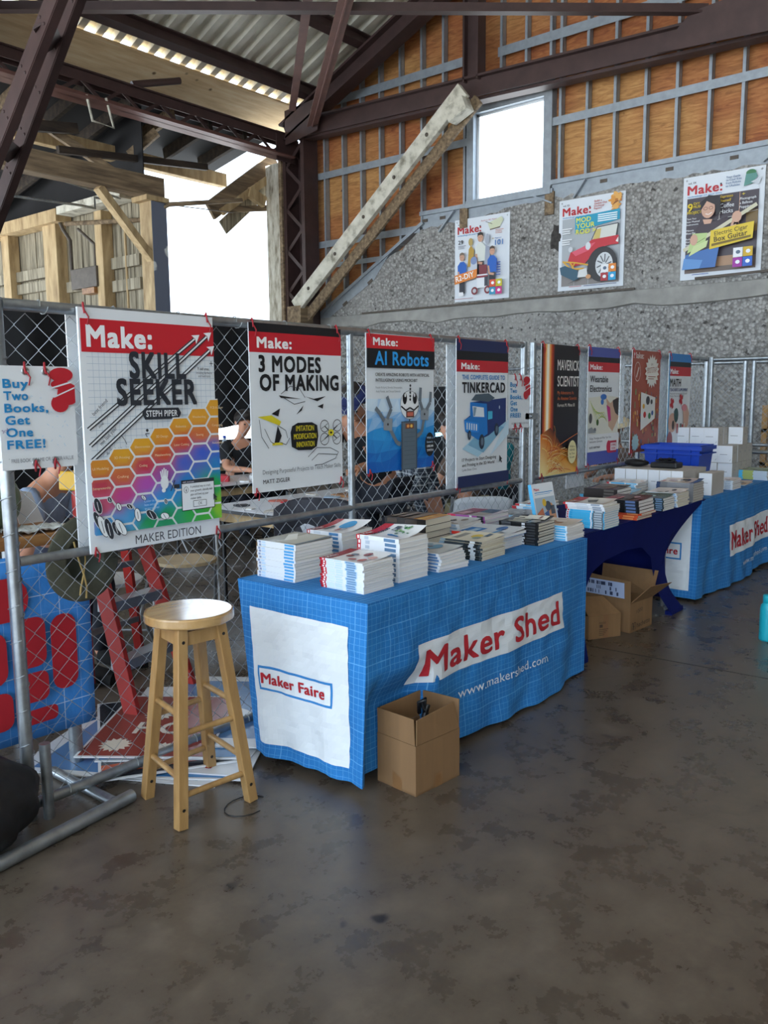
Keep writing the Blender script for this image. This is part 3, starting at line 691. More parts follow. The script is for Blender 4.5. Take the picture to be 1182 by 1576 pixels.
# ================================================================== POSTERS
def FS(X, z, Y=2.845): k = Y/2.88; return X*k, 1.55+(z-1.55)*k
def make_band(A, v0, v1, H, tx=(5, 45), col='#c3202e', s=100):
    A.rect(0, v0, s, v1, col); h = (v1-v0)*.5; A.text('Make:', tx[0], v0+(v1-v0)*.24, h, tx[1]-tx[0], '#f4f4f4', .05)
def poster(label, X0, X1, z0, z1, fn, ties, thick=.004, Y=2.845, name='book_poster', group='book posters on the fence', cols='#dfe4e8', skew=0, grom=False):
    x0, a = FS(X0, z0, Y); x1, c = FS(X1, z1, Y); W = x1-x0; H = c-a
    t = thing(name, label, 'poster', (x0+W/2, Y, a), group)
    mb = MB(); mb.box((x0, Y, a), (x1, Y+thick, c), col=C(cols))
    A = Art(mb, (x0, Y, a), V((W/100, 0, skew*W/100)), V((0, 0, W/100)), lift=.0005, nrm=V((0, -1, 0))); fn(A, 100*H/W)
    mb.build('printed_sheet', 'print', t)
    for u, vv in ties:
        c0 = V((x0+u*W, Y, a+vv*H)); s_ = 1 if vv > .5 else -1
        mb = MB(); mb.tube([c0+V((0, -.006, -.008*s_)), c0+V((-.006, -.01, .012*s_)), c0+V((.002, .004, .03*s_)), c0+V((.01, .02, .02*s_))], .004, 6)
        mb.tube([c0+V((0, -.008, 0)), c0+V((.012, -.012, -.022)), c0+V((.006, -.01, -.05))], .0028, 5); mb.build('tie', 'red_ribbon', t)
        if grom:
            mb = MB(); mb.tube([c0+V((.011*cos(q_), -.002, .011*sin(q_))) for q_ in [2*pi*i/14 for i in range(14)]], .004, 6, closed=True); mb.build('grommet', 'steel_grommet', t)
    return t
CORN = ((.04, .985), (.95, .985), (.03, .02), (.97, .03))
HEXC = [(8, 52, '#d08a2c'), (8, 42, '#b83a50'), (8, 30, '#c85a7a'), (12, 16, '#29a3e0'), (24, 60, '#d9a02a'), (24, 46, '#c8663a'), (24, 35, '#c0408a'), (30, 22, '#4a9fd8'), (40, 66, '#dca22a'), (40, 52, '#c03a4a'), (40, 40, '#b050b0'), (45, 28, '#2f8fd8'), (40, 15, '#1f9a58'), (55, 72, '#dd962a'), (55, 58, '#c8502f'), (55, 45, '#9a55a5'), (58, 33, '#2a8fd0'), (55, 18, '#1d9a60'), (70, 78, '#dda030'), (70, 66, '#c84a30'), (70, 52, '#4a62c0'), (72, 38, '#2280c8'), (75, 20, '#2aa845'), (85, 82, '#e0a030'), (85, 70, '#d06a35'), (85, 58, '#3f60c8'), (88, 30, '#1f9a50'), (88, 15, '#3fae3a'), (97, 86, '#dda030'), (97, 72, '#d08540'), (97, 60, '#3a62c4'), (97, 48, '#2a80c0'), (97, 36, '#22a050'), (97, 20, '#8ac030')]
def hexcol(u, v):
    t = [0, 0, 0]; ws = 0
    for a, b_, c in HEXC:
        w_ = 1/((a-u)**2+(b_-v)**2+6)**2; c = C(c); ws += w_
        for i in range(3): t[i] += c[i]*w_
    return tuple(x/ws for x in t)
def clip(poly, u0, v0, u1, v1):
    for ax, lim, s_ in ((0, u0, 1), (0, u1, -1), (1, v0, 1), (1, v1, -1)):
        out = []
        for i, p in enumerate(poly):
            q = poly[i-1]; a = (p[ax]-lim)*s_ >= 0; b_ = (q[ax]-lim)*s_ >= 0
            if a != b_:
                t = (lim-q[ax])/(p[ax]-q[ax]); out.append((q[0]+(p[0]-q[0])*t, q[1]+(p[1]-q[1])*t))
            if a: out.append(p)
        poly = out
        if len(poly) < 3: return []
    return poly
def a_skill(A, H):
    for i in range(1, 24): A.rect(4+i*4, 45, 4.18+i*4, H-26, '#9fb2c6', False)
    for i in range(20): A.rect(4, 47+i*4, 100, 47.2+i*4, '#9fb2c6', False)
    A.k += A.st
    A.rect(1, H-26, 100, H-6.5, '#c4232f'); A.text('Make:', 5, H-22.5, 12, 45, '#eef1f4', .05)
    D = '#2c3038'
    for (a, b_), (c, d) in (((2.5, 76), (84, H-15)), ((3, 66), (94, H-13)), ((3.5, 57), (96, H-22))):
        A.line([(a, b_), (c, d)], 2.6, '#e9edf0', False); A.k += A.st
        A.line([(a-.7, b_+.6), (c-.7, d+.6)], .8, D, False); A.line([(a+.8, b_-.6), (c+.8, d-.6)], .8, D); an = math.atan2(d-b_, c-a)
        P = lambda l, s_: (c+l*cos(an)-s_*sin(an), d+l*sin(an)+s_*cos(an))
        A.poly([P(5, 0), P(-1, 3.4), P(.5, 0), P(-1, -3.4)], '#eef1f4')
    A.text('SKILL', 33, 107.2, 15.2, 42, D, .05); A.text('SEEKER', 23, 90.5, 15.2, 60, D, .05)
    A.poly([(40, 84.5), (42, 88), (68, 88), (70, 84.5), (68, 80.8), (42, 80.8)], D); A.text('STEPH PIPER', 43, 82.6, 3.8, 24, '#e9edf0', .02)
    A.text('best friend', 6, 84, 2.2, 13, D, .0, .72); A.text('me', 9.5, 76.5, 2, 4, D, 0, .72); A.text('me last year', 10, 66, 2.2, 15, D, 0, .72)
    A.text('Track skills with', 15, 62.5, 1.9, 14, '#4a5058'); A.text('friends and family!', 13, 60, 1.9, 17, D, .01)
    A.text('75 skill areas,', 84, 112.5, 1.8, 10, D, .01); A.text('including hardware', 83, 110, 1.6, 13, '#4a5058'); A.text('and hand tools', 84.5, 107.8, 1.6, 10, '#4a5058')
    A.line([(94.2, 117), (97, 117)], .5, D, False); A.line([(95.6, 115.4), (95.6, 118.6)], .5, D)
    A.line([(40.5, 67), (42, 70), (41, 72), (44, 72)], .5, D, False); A.line([(42, 70), (44, 67.5)], .5, D, False); A.circ(42.4, 74, 1, 1, D, 10)
    A.line([(27, 66), (25.5, 69), (23.5, 71.5)], .4, D)
    names = {(0, 0): 'UI Modeling', (1, 0): '3D Printing', (2, 0): 'Electronics', (3, 0): '3D Design', (4, 0): 'Robotics', (5, 0): 'Woodworking', (1, 1): 'Crafting', (2, 1): 'Coding', (3, 1): 'Metalworking', (4, 1): 'Laser Cutting', (5, 1): 'Sewing', (0, 1): 'Entrepreneurship', (6, 0): 'PCB & Laser', (6, 1): 'Computing', (6, 2): 'Automation'}
    for ps in (0, 1):
        for ci in range(7):
            for r in range(8):
                u = 7.5+15.1*ci; v = 52+5.9*ci-11.9*r; g = 1.0 if ps else 1.14
                pts = clip([(u+8.8*g, v), (u+5.15*g, v+5.25*g), (u-5.15*g, v+5.25*g), (u-8.8*g, v), (u-5.15*g, v-5.25*g), (u+5.15*g, v-5.25*g)], 1.2, 11.5, 99.6, H)
                if not pts: continue
                if not ps: A.poly(pts, '#e4e9ed', False); continue
                cu, cv = sum(p[0] for p in pts)/len(pts), sum(p[1] for p in pts)/len(pts); n = len(pts)
                ring = [((p[0]+cu)/2, (p[1]+cv)/2) for p in pts]; allp = [(cu, cv)]+ring+pts
                aa = sum(pts[i-1][0]*pts[i][1]-pts[i][0]*pts[i-1][1] for i in range(n))
                fs = [(0, 1+i, 1+(i+1) % n) for i in range(n)]+[(1+i, 1+n+i, 1+n+(i+1) % n, 1+(i+1) % n) for i in range(n)]
                if aa < 0: fs = [f[::-1] for f in fs]
                A.face(allp, fs, [hexcol(*p) for p in allp], False)
        A.k += A.st
    A.k += A.st
    for (ci, r), nm in names.items():
        wd = min(12, len(nm)*1.0); A.text(nm, 7.5+15.1*ci-wd/2, 51.4+5.9*ci-11.9*r, 1.5, wd, '#f0d9b0', 0, up=False)
    A.k += A.st
    A.rect(66, 19.5, 93.5, 40, D); A.rect(66.4, 20, 93, 37.6, '#e4e9ed'); A.circ(69.7, 33.5, 1.9, 2.2, D); A.circ(69.7, 33.5, 1.6, 1.9, '#e4e9ed')
    A.text('i', 69.3, 32.3, 2.4, .8, D)
    for i, s_ in enumerate(('A practical way to track', 'your growth, identify skill', 'gaps and level up your', 'maker skills.')): A.text(s_, 73, 34.6-2.6*i, 1.5, (17, 18.5, 15, 9)[i], D, up=False)
    A.rect(75, 21.5, 86, 25.8, D); A.rect(75.3, 21.8, 85.7, 25.5, '#e4e9ed'); A.text('OK', 79, 22.7, 2, 3.4, D); A.text('skill_level.exe', 67, 38.2, 1.2, 9, '#dde')
    A.poly([(92, 29), (92, 24.5), (93.2, 25.6), (94.2, 24), (94.9, 24.5), (94, 26), (95.4, 26.2)], D)
    for i, s_ in enumerate(('Color in the', 'hexes and power', 'up your progress!')): A.text(s_, 36.5, 28.5-2.3*i, 1.5, 11, '#bfe3ff', up=False)
    A.circ(52.5, 40, 3.2, 4.4, '#e4e9ed', 14)
    for i in range(5): A.line([(50.5+i, 43), (49.6+1.4*i, 49.5-abs(i-2))], .9, '#e9edf0', False)
    A.circ(51.5, 35, 1.6, 1.5, '#e9edf0', 8); A.line([(57, 34), (60.5, 41)], .6, D, False); A.rect(59.5, 35.4, 64, 38, D)
    for u, v, ru, rv, ro, k in ((3, 21, 2, 6, .4, 0), (6, 17, 2.4, 7, .35, 1), (10, 15, 2.3, 7, .3, 0), (15, 14.5, 2, 5, .5, 0), (18, 15, 2.4, 6, .6, 1), (3, 30, 2.2, 5, .3, 0), (11, 33, 1.2, 1.8, .5, 0), (17, 28, 1.5, 2.4, .4, 1), (24.5, 27.5, 1.2, 2.2, 1, 0), (30, 21.5, 2, 4.2, .2, 1), (40, 20.5, 2.2, 4.4, .9, 0), (50, 18.5, 2, 3.2, 1.3, 1), (34.5, 32, 1, 2, .8, 1), (51, 28, 1, 1.6, .3, 0)):
        A.circ(u, v, ru+.4, rv+.4, D if k else '#dfe6ea', 14, True, ro); A.circ(u, v, ru, rv, '#e6ebee' if k else D, 14, True, ro); A.line([(u+.3*rv*sin(ro), v-.6*rv), (u-.4*rv*sin(ro), v+.5*rv)], .4, D if k else '#e6ebee')
    A.text('MAKER EDITION', 27, 3.4, 5.4, 51, D, .0)
poster('large white honeycomb poster reading SKILL SEEKER, leftmost big one on the fence', 1.722, 2.35, .953, 1.882, a_skill, CORN, .01)
def a_modes(A, H):
    D = '#17181c'; A.rect(0, H-6.5, 100, H, D); make_band(A, H-21.5, H-6.5, H, (8, 43))
    A.text('3 MODES', 9, H-35.5, 11.5, 66, D, .05); A.text('OF MAKING', 9.5, H-49.5, 11.5, 86, D, .05)
    Y = '#d9c92a'
    A.poly([(6, 57), (28, 50), (30, 53), (20, 58)], Y); A.poly([(20, 59), (27, 57), (29, 63), (22, 60)], D); A.poly([(22, 36), (26, 50), (30, 42), (27, 37)], D); A.rect(20, 35, 31, 37, Y)
    A.poly([(28, 73), (52, 70), (30, 71)], D); A.poly([(56, 72), (66, 70), (80, 72), (70, 68)], D); A.poly([(46, 58), (54, 65), (52, 61)], D); A.poly([(70, 64), (76, 62), (77, 66)], D)
    for pts in ([(30, 74), (40, 80), (50, 78), (56, 71)], [(33, 71), (44, 66), (56, 68)], [(7, 55), (9, 42), (16, 33)], [(26, 50), (34, 46), (36, 40)], [(58, 24), (68, 31), (84, 30), (94, 26), (90, 21), (74, 17), (66, 17)], [(62, 21), (70, 26), (92, 24)], [(28, 37), (34, 35), (38, 40)], [(12, 48), (18, 38), (22, 36)]):
        A.line(pts, .5, '#3b3f45', False)
    A.k += A.st
    A.poly([(39, 44), (41, 49), (47, 51.5), (63, 51.5), (69, 49), (70, 40), (68, 32), (62, 29.5), (47, 30), (40, 33)], D)
    for i, s_ in enumerate(('IMITATION', 'MODIFICATION', 'INNOVATION')): A.text(s_, 45-2.6*(i == 1), 45-6.3*i, 4.2, 20+5*(i == 1), Y, .012, up=False)
    A.k += A.st
    for u, v in ((77, 48), (92, 48), (76.5, 37.5), (91, 37.5)):
        A.line([(u+5*cos(q_), v+4.8*sin(q_)) for q_ in [2*pi*i/18 for i in range(18)]], .6, D, False, True); A.line([(u-4, v-2), (u+4, v+2)], .4, D, False); A.line([(u, v), (84, 42.5)], .9, D, False)
    A.k += A.st; A.circ(84, 42.5, 3.4, 2.8, Y); A.circ(84, 42.5, 1.4, .9, D)
    A.text('Designing Purposeful Projects to Teach Maker Skills', 8, 13.8, 3.2, 87, '#5c6268'); A.text('MATT ZIGLER', 8, 6.6, 3, 28, D, .02)
poster('white poster reading 3 MODES OF MAKING with black and red top bands', 2.551, 3.158, 1.109, 1.876, a_modes, CORN)
def a_ai(A, H):
    D = '#15161a'; rnd = random.Random(2)
    n = 9; P = {}
    for j in range(8):
        for i in range(n+1): P[i, j] = (min(100, max(0, 100*i/n+(rnd.uniform(-4, 4) if 0 < i < n else 0))), max(0, 66*j/7+(rnd.uniform(-3, 3) if 0 < j < 7 else 0)))
    for j in range(7):
        for i in range(n):
            for tri in (((i, j), (i+1, j), (i+1, j+1)), ((i, j), (i+1, j+1), (i, j+1))):
                t = (j+rnd.uniform(-.9, .6))/6.2; t = min(1, max(0, t)); a, b_ = C('#0f5fb8'), C('#d3e6f4'); m_ = C('#2f9be0')
                c = tuple(a[k]+(m_[k]-a[k])*min(1, t*2) if t < .5 else m_[k]+(b_[k]-m_[k])*(t*2-1) for k in range(3)); A.face([P[q] for q in tri], [(0, 1, 2)], c, False)
    A.k += A.st
    make_band(A, H-13, H-.5, H, (9, 43), '#d0262f'); A.rect(0, H-30, 100, H-13, D); A.text('AI Robots', 11, H-27, 11.5, 79, '#2ea2ee', .03)
    A.text('CREATE AMAZING ROBOTS WITH ARTIFICIAL', 11, H-37, 2.7, 80, D, .015); A.text('INTELLIGENCE USING MICRO:BIT', 11, H-42, 2.7, 61, D, .015)
    A.text('Reade Richard, Brenda Shivanandan,', 11, H-48, 1.8, 38, '#7a8288'); A.text('Andy Forest, and Denzel Edwards', 11, H-51.5, 1.8, 35, '#7a8288')
    G = '#6d7780'; E_ = '#8e979e'
    A.line([(46, 24), (40, 26), (28, 42)], 4, G); A.line([(70, 30), (78, 34), (82, 48)], 4, G)     # arms
    for bx, by, tips in ((27, 43, ((-5, 3), (-11, 10), (-17, 15), (-1, 5), (5, 14), (-1, 25))), (82, 51, ((-3, 4), (-7, 12), (-6, 25), (3, 4), (9, 11), (10, 21)))):
        A.poly([(bx-6, by-5), (bx+6, by-6), (bx+7, by+5), (bx-6, by+6)], E_)
        for k in (0, 3): A.line([(bx+tips[k+j][0], by+tips[k+j][1]) for j in range(3)], 4, G)
        A.circ(bx, by, 1.2, 1.2, D, 8)
    A.rect(46, 0, 70, 45, '#46535e'); A.rect(48, 1, 68, 44, '#5d6c78'); A.rect(52, 38, 65, 43, '#7a4a35'); A.circ(56, 40.5, 2, 1.6, '#f2a35a', 8); A.circ(61, 40.5, 2, 1.6, '#f2c35a', 8)
    for i in range(8): A.rect(50, 5+4.2*i, 66, 5.4+4.2*i, '#4a5864', False)
    A.k += A.st; A.rect(57.2, 45, 58.8, 48, D); A.circ(58, 60, 14, 13, '#eef1f3', 26); A.line([(58+14*cos(q_), 60+13*sin(q_)) for q_ in [2*pi*i/26 for i in range(26)]], .4, G, True, True)
    for sx in (-1, 1): A.circ(58+sx*7.5, 66, 3.2, 5.4, D, 14); A.circ(58+sx*7, 69, 1.1, 1.8, '#eef1f3', 10); A.line([(58, 57.5), (58+sx*6, 55), (58+sx*13, 59)], 1.5, D)
    A.rect(52, 48.5, 64, 54.5, '#5a3a36'); A.rect(53.5, 49.7, 62.5, 53.3, '#c96a58')
    for i in range(5): A.circ(58, 65+3.2*i, 1.3, 1.3, D, 8)
    A.circ(88, 22, 7.6, 11.5, D, 20)
    for i, s_ in enumerate(('With a', 'Foreword by', 'LORRIE ANN', 'SMITH')): A.text(s_, 83, 27.5-4*i, 2, 10, '#e8ecf0' if i > 1 else '#b9d0e4', .01, up=False)
poster('AI Robots poster, blue faceted lower half with a grey armed robot', 3.35, 3.945, 1.137, 1.87, a_ai, CORN)
def a_tink(A, H):
    D = '#14161c'; Nv = '#1e2b57'
    A.rect(0, H-12, 100, H, Nv); A.rect(0, H-21, 100, H-12, D); make_band(A, H-33, H-21, H, (9, 42))
    A.text('THE COMPLETE GUIDE TO', 10, H-40.5, 4.4, 83, '#2a7fc4', .03); A.text('TINKERCAD', 10, H-54, 10, 83, D, .055)
    A.poly([(10, 40), (40, 30), (96, 62), (96, 74), (60, 66)], '#a9d0e4'); A.poly([(20, 44), (50, 34), (92, 60), (60, 66)], '#7fb2cf')
    A.poly([(26, 88), (95, 92), (95, 66), (60, 52), (42, 48), (16, 58), (14, 70), (26, 75)], '#22356e'); A.poly([(26, 90), (34, 96), (60, 97), (72, 92), (60, 88)], '#4a5a66')
    A.poly([(24, 88), (56, 86), (58, 54), (40, 48), (15, 58), (13, 70), (24, 73)], '#1877c8'); A.poly([(28, 84), (50, 82), (51, 72), (30, 73)], '#dfe9f0'); A.poly([(30, 83), (36, 82.5), (33, 73.5), (30, 73.6)], '#7d98ac'); A.poly([(58, 78), (67, 78), (67, 70), (58, 69)], '#47b5d6')
    A.poly([(13, 69), (40, 66), (40, 56), (15, 58)], '#2b8be0')
    for i in range(5): A.poly([(17+4.4*i, 67-.5*i), (19+4.4*i, 66.8-.5*i), (19+4.4*i, 60-.5*i), (17+4.4*i, 60.2-.5*i)], '#dfe6ea', False)
    A.k += A.st
    for u, v, r in ((46, 46, 8), (75, 58, 7), (22, 54, 5)): A.circ(u, v, r*.65, r, '#243246', 18); A.circ(u+.6, v, r*.34, r*.55, '#5d6f80', 14)
    A.poly([(62, 30), (100, 52), (100, 70)], '#c7e0ee'); A.circ(80, 82, 1, 2, '#dfe9f0', 8)
    A.text('17 Projects to Start Designing', 8, 27, 3.2, 66, D, .012); A.text('and Printing in the 3D World', 8, 21.6, 3.2, 62, D, .012); A.text('Lydia Sloan Cline', 8, 17, 2.3, 27, '#59616a')
    A.poly([(80, 30), (80, 22), (82, 24), (84, 21), (85.4, 22), (83.6, 25), (86, 25.4)], D); A.rect(0, 0, 100, 12, Nv)
poster('TINKERCAD poster with a blue toy truck and navy bands', 4.174, 4.761, .985, 1.878, a_tink, CORN)
def a_buy(A, H, jot=False):
    B = '#2486c2'
    rnd = random.Random(8)
    for i in range(46): u, v = rnd.uniform(30, 92), rnd.uniform(12, 92); A.line([(u, v), (u+rnd.uniform(-3, 3), v+rnd.uniform(-3, 3))], .5, '#a9cfe6', False)
    A.k += A.st
    for i, (s_, w_) in enumerate((('Buy', 31), ('Two', 30), ('Books,', 55), ('Get', 30), ('One', 33), ('FREE!', 48))): A.text(s_, 7, 100-14.8*i, 10, w_, B, .04, up=False)
    A.k += A.st; R = '#bb2330'        # plain red rounded patches stand in for the mascot
    for u, v, ru, rv in ((82, 116, 16, 9), (80, 104, 13, 6), (90, 92, 15, 14), (78, 80, 12, 11)):
        pl = clip([(u+ru*cos(q_), v+rv*sin(q_)) for q_ in [2*pi*i/20 for i in range(20)]], 0, 0, 99.5, H-.5); A.poly(pl, R)
    A.line([(66, 99), (98, 108)], 2, '#dfe4e8'); A.line([(70, 88), (99, 100)], 1.6, '#dfe4e8')
    A.text('FREE BOOK IS SAME OR LESSER VALUE', 10, 9, 4.6, 82, '#6a7078')
    if jot: A.text('3rd', 1.5, 45, 4, 8, '#5a2d7a', 0, .4)
poster('small Buy Two Books sign at the left end of the fence', 1.402, 1.69, 1.298, 1.662, lambda A, H: a_buy(A, H, True), ((.36, .95), (.62, .95), (.42, .06), (.68, .07)), .002, 2.852, 'offer_sign', 'Buy Two Books signs', grom=True)
poster('small Buy Two Books sign beside the paired fence posts', 4.77, 5.042, 1.325, 1.674, a_buy, ((.3, .93), (.55, .93), (.3, .06), (.55, .06)), .002, 2.85, 'offer_sign', 'Buy Two Books signs', grom=True)
def a_mav(A, H):
    D = '#1d1a20'; A.rect(0, 0, 100, H, D)
    cols = [(3, '#3a1614'), (8, '#c4491f'), (12, '#ffc06a'), (15, '#fffbe8'), (18, '#fffbe8'), (21, '#ffb860'), (26, '#c8461f'), (33, '#35171a')]
    for (a, c0), (b_, c1) in zip(cols[:-1], cols[1:]): A.face([(a, 0), (b_, 0), (b_, H), (a, H)], [(0, 1, 2, 3)], [c0, c1, c1, c0], False)
    A.k += A.st
    A.face([(0, 0), (100, 0), (100, 26), (60, 34), (25, 60), (0, 52)], [(0, 1, 2, 3, 4, 5)], ['#fff0a8', '#e8a83a', '#6a321a', '#5a2a1c', '#5a2a1a', '#d8761f'])
    rnd = random.Random(11)
    for i in range(46):
        a0 = rnd.uniform(.1, 1.2); l = rnd.uniform(14, 80); u0, v0 = rnd.uniform(14, 30), rnd.uniform(2, 34); pts = []
        cv = rnd.uniform(-.03, .03)
        for k in range(10):
            t = k/9; an = a0+cv*l*t; p = (u0+l*t*cos(an), v0+l*.75*t*sin(an)*(1-.35*t))
            if not (0 < p[0] < 99 and 1 < p[1] < H-2): break
            pts.append(p)
        if len(pts) > 2: A.line(pts, rnd.uniform(.4, 1.1), rnd.choice(['#e8a23a', '#f3d77a', '#d8722a', '#f6e9b0', '#c8531f']), False)
    A.k += A.st
    A.text('MAVERICK', 36, 131, 12.5, 58, '#eceae6', .012); A.text('SCIENTIST', 36, 111, 12.5, 58, '#eceae6', .012)
    A.text('My Adventures As', 36, 101, 4.2, 44, '#c9642f', .01); A.text('An Amateur Scientist', 36, 94, 4.2, 52, '#c9642f', .01); A.text('Forrest M. Mims III', 36, 85.5, 4, 46, '#e4ded4', .012)
    A.circ(78, 27, 12, 15, '#e9dfa8', 22)
    for i, s_ in enumerate(('With a', 'FOREWORD', 'by Tom', 'Scott')): A.text(s_, 71, 33-4.6*i, 2.6, 14, '#3a2a1a', up=False)
poster('dark MAVERICK SCIENTIST poster with a streak of fire', 5.2, 5.768, .97, 1.891, a_mav, CORN)
def a_wear(A, H):
    D = '#17181c'; Pp = '#4f5aa6'; A.rect(0, H-13, 100, H, Pp); A.rect(0, H-20, 100, H-13, D); make_band(A, H-33, H-20, H, (6, 43))
    A.text('Wearable', 6, H-47, 8.5, 56, D, .02); A.text('Electronics', 6, H-60, 8.5, 68, D, .02)
    A.poly([(2, 92), (60, 95), (98, 92), (98, 38), (60, 36), (2, 44)], '#dcdccf'); A.poly([(56, 92), (70, 84), (92, 92), (98, 90), (98, 62), (80, 44), (66, 52), (64, 72)], '#c7a58c')
    A.poly([(78, 88), (98, 92), (98, 66), (88, 70), (80, 80)], '#3a332f'); A.poly([(58, 82), (70, 78), (74, 60), (66, 58)], '#c3287e'); A.circ(48, 93, 10, 4, '#2f6fc0', 12); A.circ(44, 86, 5, 4, '#3a76c4', 10)
    for i in range(7): A.line([(6+3*i, 88-3*i), (26+4*i, 60+2*i), (48+2*i, 70-2*i)], .6, '#7fae4a' if i % 2 else '#c4c94a', False)
    A.k += A.st; A.circ(30, 58, 4, 4.5, '#40622c', 10); A.circ(8, 64, 5, 7, '#4a4a4a', 12); A.circ(22, 48, 4, 3, '#6a6f74', 10); A.poly([(2, 50), (12, 52), (26, 44), (2, 44)], '#8a8e92')
    A.rect(0, 0, 100, 18, Pp); A.rect(0, 18, 100, 42, '#e2e5e6'); A.text('Design, Prototype, and Wear Your Own', 6, 35, 3, 68, '#4a4f58'); A.text('Interactive Garments', 6, 30.5, 3, 40, '#4a4f58'); A.text('KATE HARTMAN', 6, 22.5, 2.8, 32, D, .015)
    A.poly([(62, 26), (70, 31), (92, 31), (92, 14), (66, 14)], '#b8243a'); A.circ(66, 23, 7, 9, '#c93345', 14); A.rect(72, 17, 91, 28, '#e6dfe2'); A.text('COMING', 73.5, 23.4, 3, 16, '#b8243a', .02); A.text('SOON', 75, 18.6, 3, 12, '#b8243a', .02)
poster('Wearable Electronics poster with violet bands and a red badge', 5.915, 6.475, 1.0, 1.897, a_wear, CORN)
def a_red(A, H):
    A.rect(0, 0, 100, H, '#a2503f'); rnd = random.Random(4); pal = ['#c98a3a', '#4a6a8a', '#d9b56a', '#3a3a40', '#7a9a6a', '#8a3a30', '#caa08a']
    for i in range(90): u, v = rnd.uniform(6, 92), rnd.uniform(6, 82); w_, h_ = rnd.uniform(1.5, 4), rnd.uniform(3, 9); A.rect(u, v, u+w_, v+h_, rnd.choice(pal), False)
    A.k += A.st; A.text('Make:', 3, H-11, 8, 34, '#efe6e0', .03)
    A.poly([(68+(26 if i % 2 else 20)*cos(2*pi*i/36), 113+(24 if i % 2 else 18.5)*sin(2*pi*i/36)) for i in range(36)], '#e4e2da'); A.text('the', 63, 121, 4, 8, '#8a7a70', 0, .1); A.text('BOOTSTRAP', 51, 110, 8, 34, '#a8705f', 0, .06); A.lines(54, 105, 28, 3, 2, '#a8705f')
    A.line([(16+10*cos(2*pi*i/16), 112+13*sin(2*pi*i/16)) for i in range(16)], 1, '#d9c8be', True, True); A.line([(12, 104), (20, 118)], 3, '#d9c8be')
    A.poly([(30, 84), (82, 76), (82, 46), (32, 30)], '#e2e3df')
    for u, v, r, c in ((55, 72, 7, '#3a3c44'), (45, 52, 5, '#c33'), (62, 50, 5, '#2f7a4a'), (72, 54, 4, '#2a5a9a'), (68, 70, 4, '#444'), (40, 64, 4, '#d9a53a')): A.circ(u, v, r, r*.9, c, 12)
    A.poly([(14+(13 if i % 2 else 10)*cos(2*pi*i/24), 14+(13 if i % 2 else 10)*sin(2*pi*i/24)) for i in range(24)], '#9fc3c8')
poster('rust red poster with a white starburst title and small parts', 6.722, 7.325, 1.05, 1.902, a_red, CORN)
def a_math(A, H):
    D = '#17181c'; A.rect(0, H-13, 100, H, '#2b7fc6'); A.rect(0, H-21, 100, H-13, D); make_band(A, H-36, H-21, H, (6, 42)); A.rect(0, 0, 4, H-13, '#2f9fd8')
    A.text('MATH', 6, H-53, 12, 48, D, .03); A.text("TEACHER'S SUPPLEMENT", 6, H-61, 4.6, 80, '#1f3a7a', .03); A.text('Projects for Learning with 3D Printed', 6, H-66, 2.6, 76, '#7a8088'); A.text('Models, Materials, and Code', 6, H-70, 2.6, 62, '#7a8088')
    for u, v in ((16, 78), (56, 84)):
        for an in (.6, 2.0): A.line([(u-9*cos(an), v-9*sin(an)), (u+9*cos(an), v+9*sin(an))], 7, '#b8242f', False)
    A.k += A.st; A.circ(20, 46, 18, 16, '#cfa590', 18); A.circ(24, 42, 6, 8, '#3a2420', 12); A.circ(36, 58, 10, 12, '#24504e', 14); A.poly([(66, 70), (84, 74), (96, 60), (92, 40), (76, 30), (70, 44)], '#d0a893'); A.circ(72, 70, 12, 6, '#d88a94', 12)
    for i in range(5): A.rect(40+8*i, 28, 45+8*i, 44-2*(i % 2), ('#b8242f', '#e6e2da', '#1d1d22')[i % 3], False)
    A.k += A.st; A.circ(10, 16, 12, 16, '#8a2430', 14)
poster('MATH poster with blue top band, behind the white boxes', 7.53, 8.085, 1.02, 1.9, a_math, CORN)
# reverse sides of the signs tied back to back on the far side of the mesh
for lab, X0, X1, z0, z1 in (('white back of the sign hung behind the SKILL SEEKER poster', 1.7, 2.3, .965, 1.862), ('white back of the sign hung behind the TINKERCAD poster', 4.14, 4.72, .98, 1.845), ('white back of the sign hung between the fire and violet posters', 5.69, 5.985, .84, 1.862), ('white back of the sign hung between the violet and rust posters', 6.6, 6.68, 1.3, 1.862), ('white back of the sign hung between the rust and MATH posters', 7.38, 7.62, 1.06, 1.868)):
    mb = MB(); mb.box((X0, 2.925, z0), (X1, 2.931, z1)); o = mb.build('reverse_sign', 'vinyl_white', None, ((X0+X1)/2, 2.925, z0)); tag(o, lab, 'sign', 'reverse signs')
# three cover posters on the concrete wall
def wallposter(label, Y0, Y1, z0, z1, fn, dz=(0, 0)):
    t = thing('cover_poster', label, 'poster', (WX-.02, (Y0+Y1)/2, z0), 'magazine cover posters on the wall'); W = Y0-Y1; mb = MB()
    mb.box((WX-.02, Y1, z0), (WX-.005, Y0, z1), col=C('#d9dee4'))
    A = Art(mb, (WX-.02, Y0, z0), V((0, -W/100, 0)), V((0, 0, W/100)), step=.0012, lift=.0015); fn(A, 100*(z1-z0)/W); mb.build('printed_sheet', 'print', t)
    for y, z in ((Y0-.04, z1-.04), (Y1+.04, z1-.04)): MB().ellipsoid((WX-.024, y, z), (.006, .012, .012), 8, 6).build('nail', 'steel_grommet', t)
def head_make(A, H, vol):
    A.text(vol, 6, H-9, 2.6, 10, '#4a4d52', .01); A.text('Make:', 6, H-22, 10.5, 43, '#b8242c', .035); A.rect(46.6, H-15, 48.6, H-13, '#333', False); A.text('technology on your time', 6, H-25.6, 2, 43, '#3f8fc4', .01)
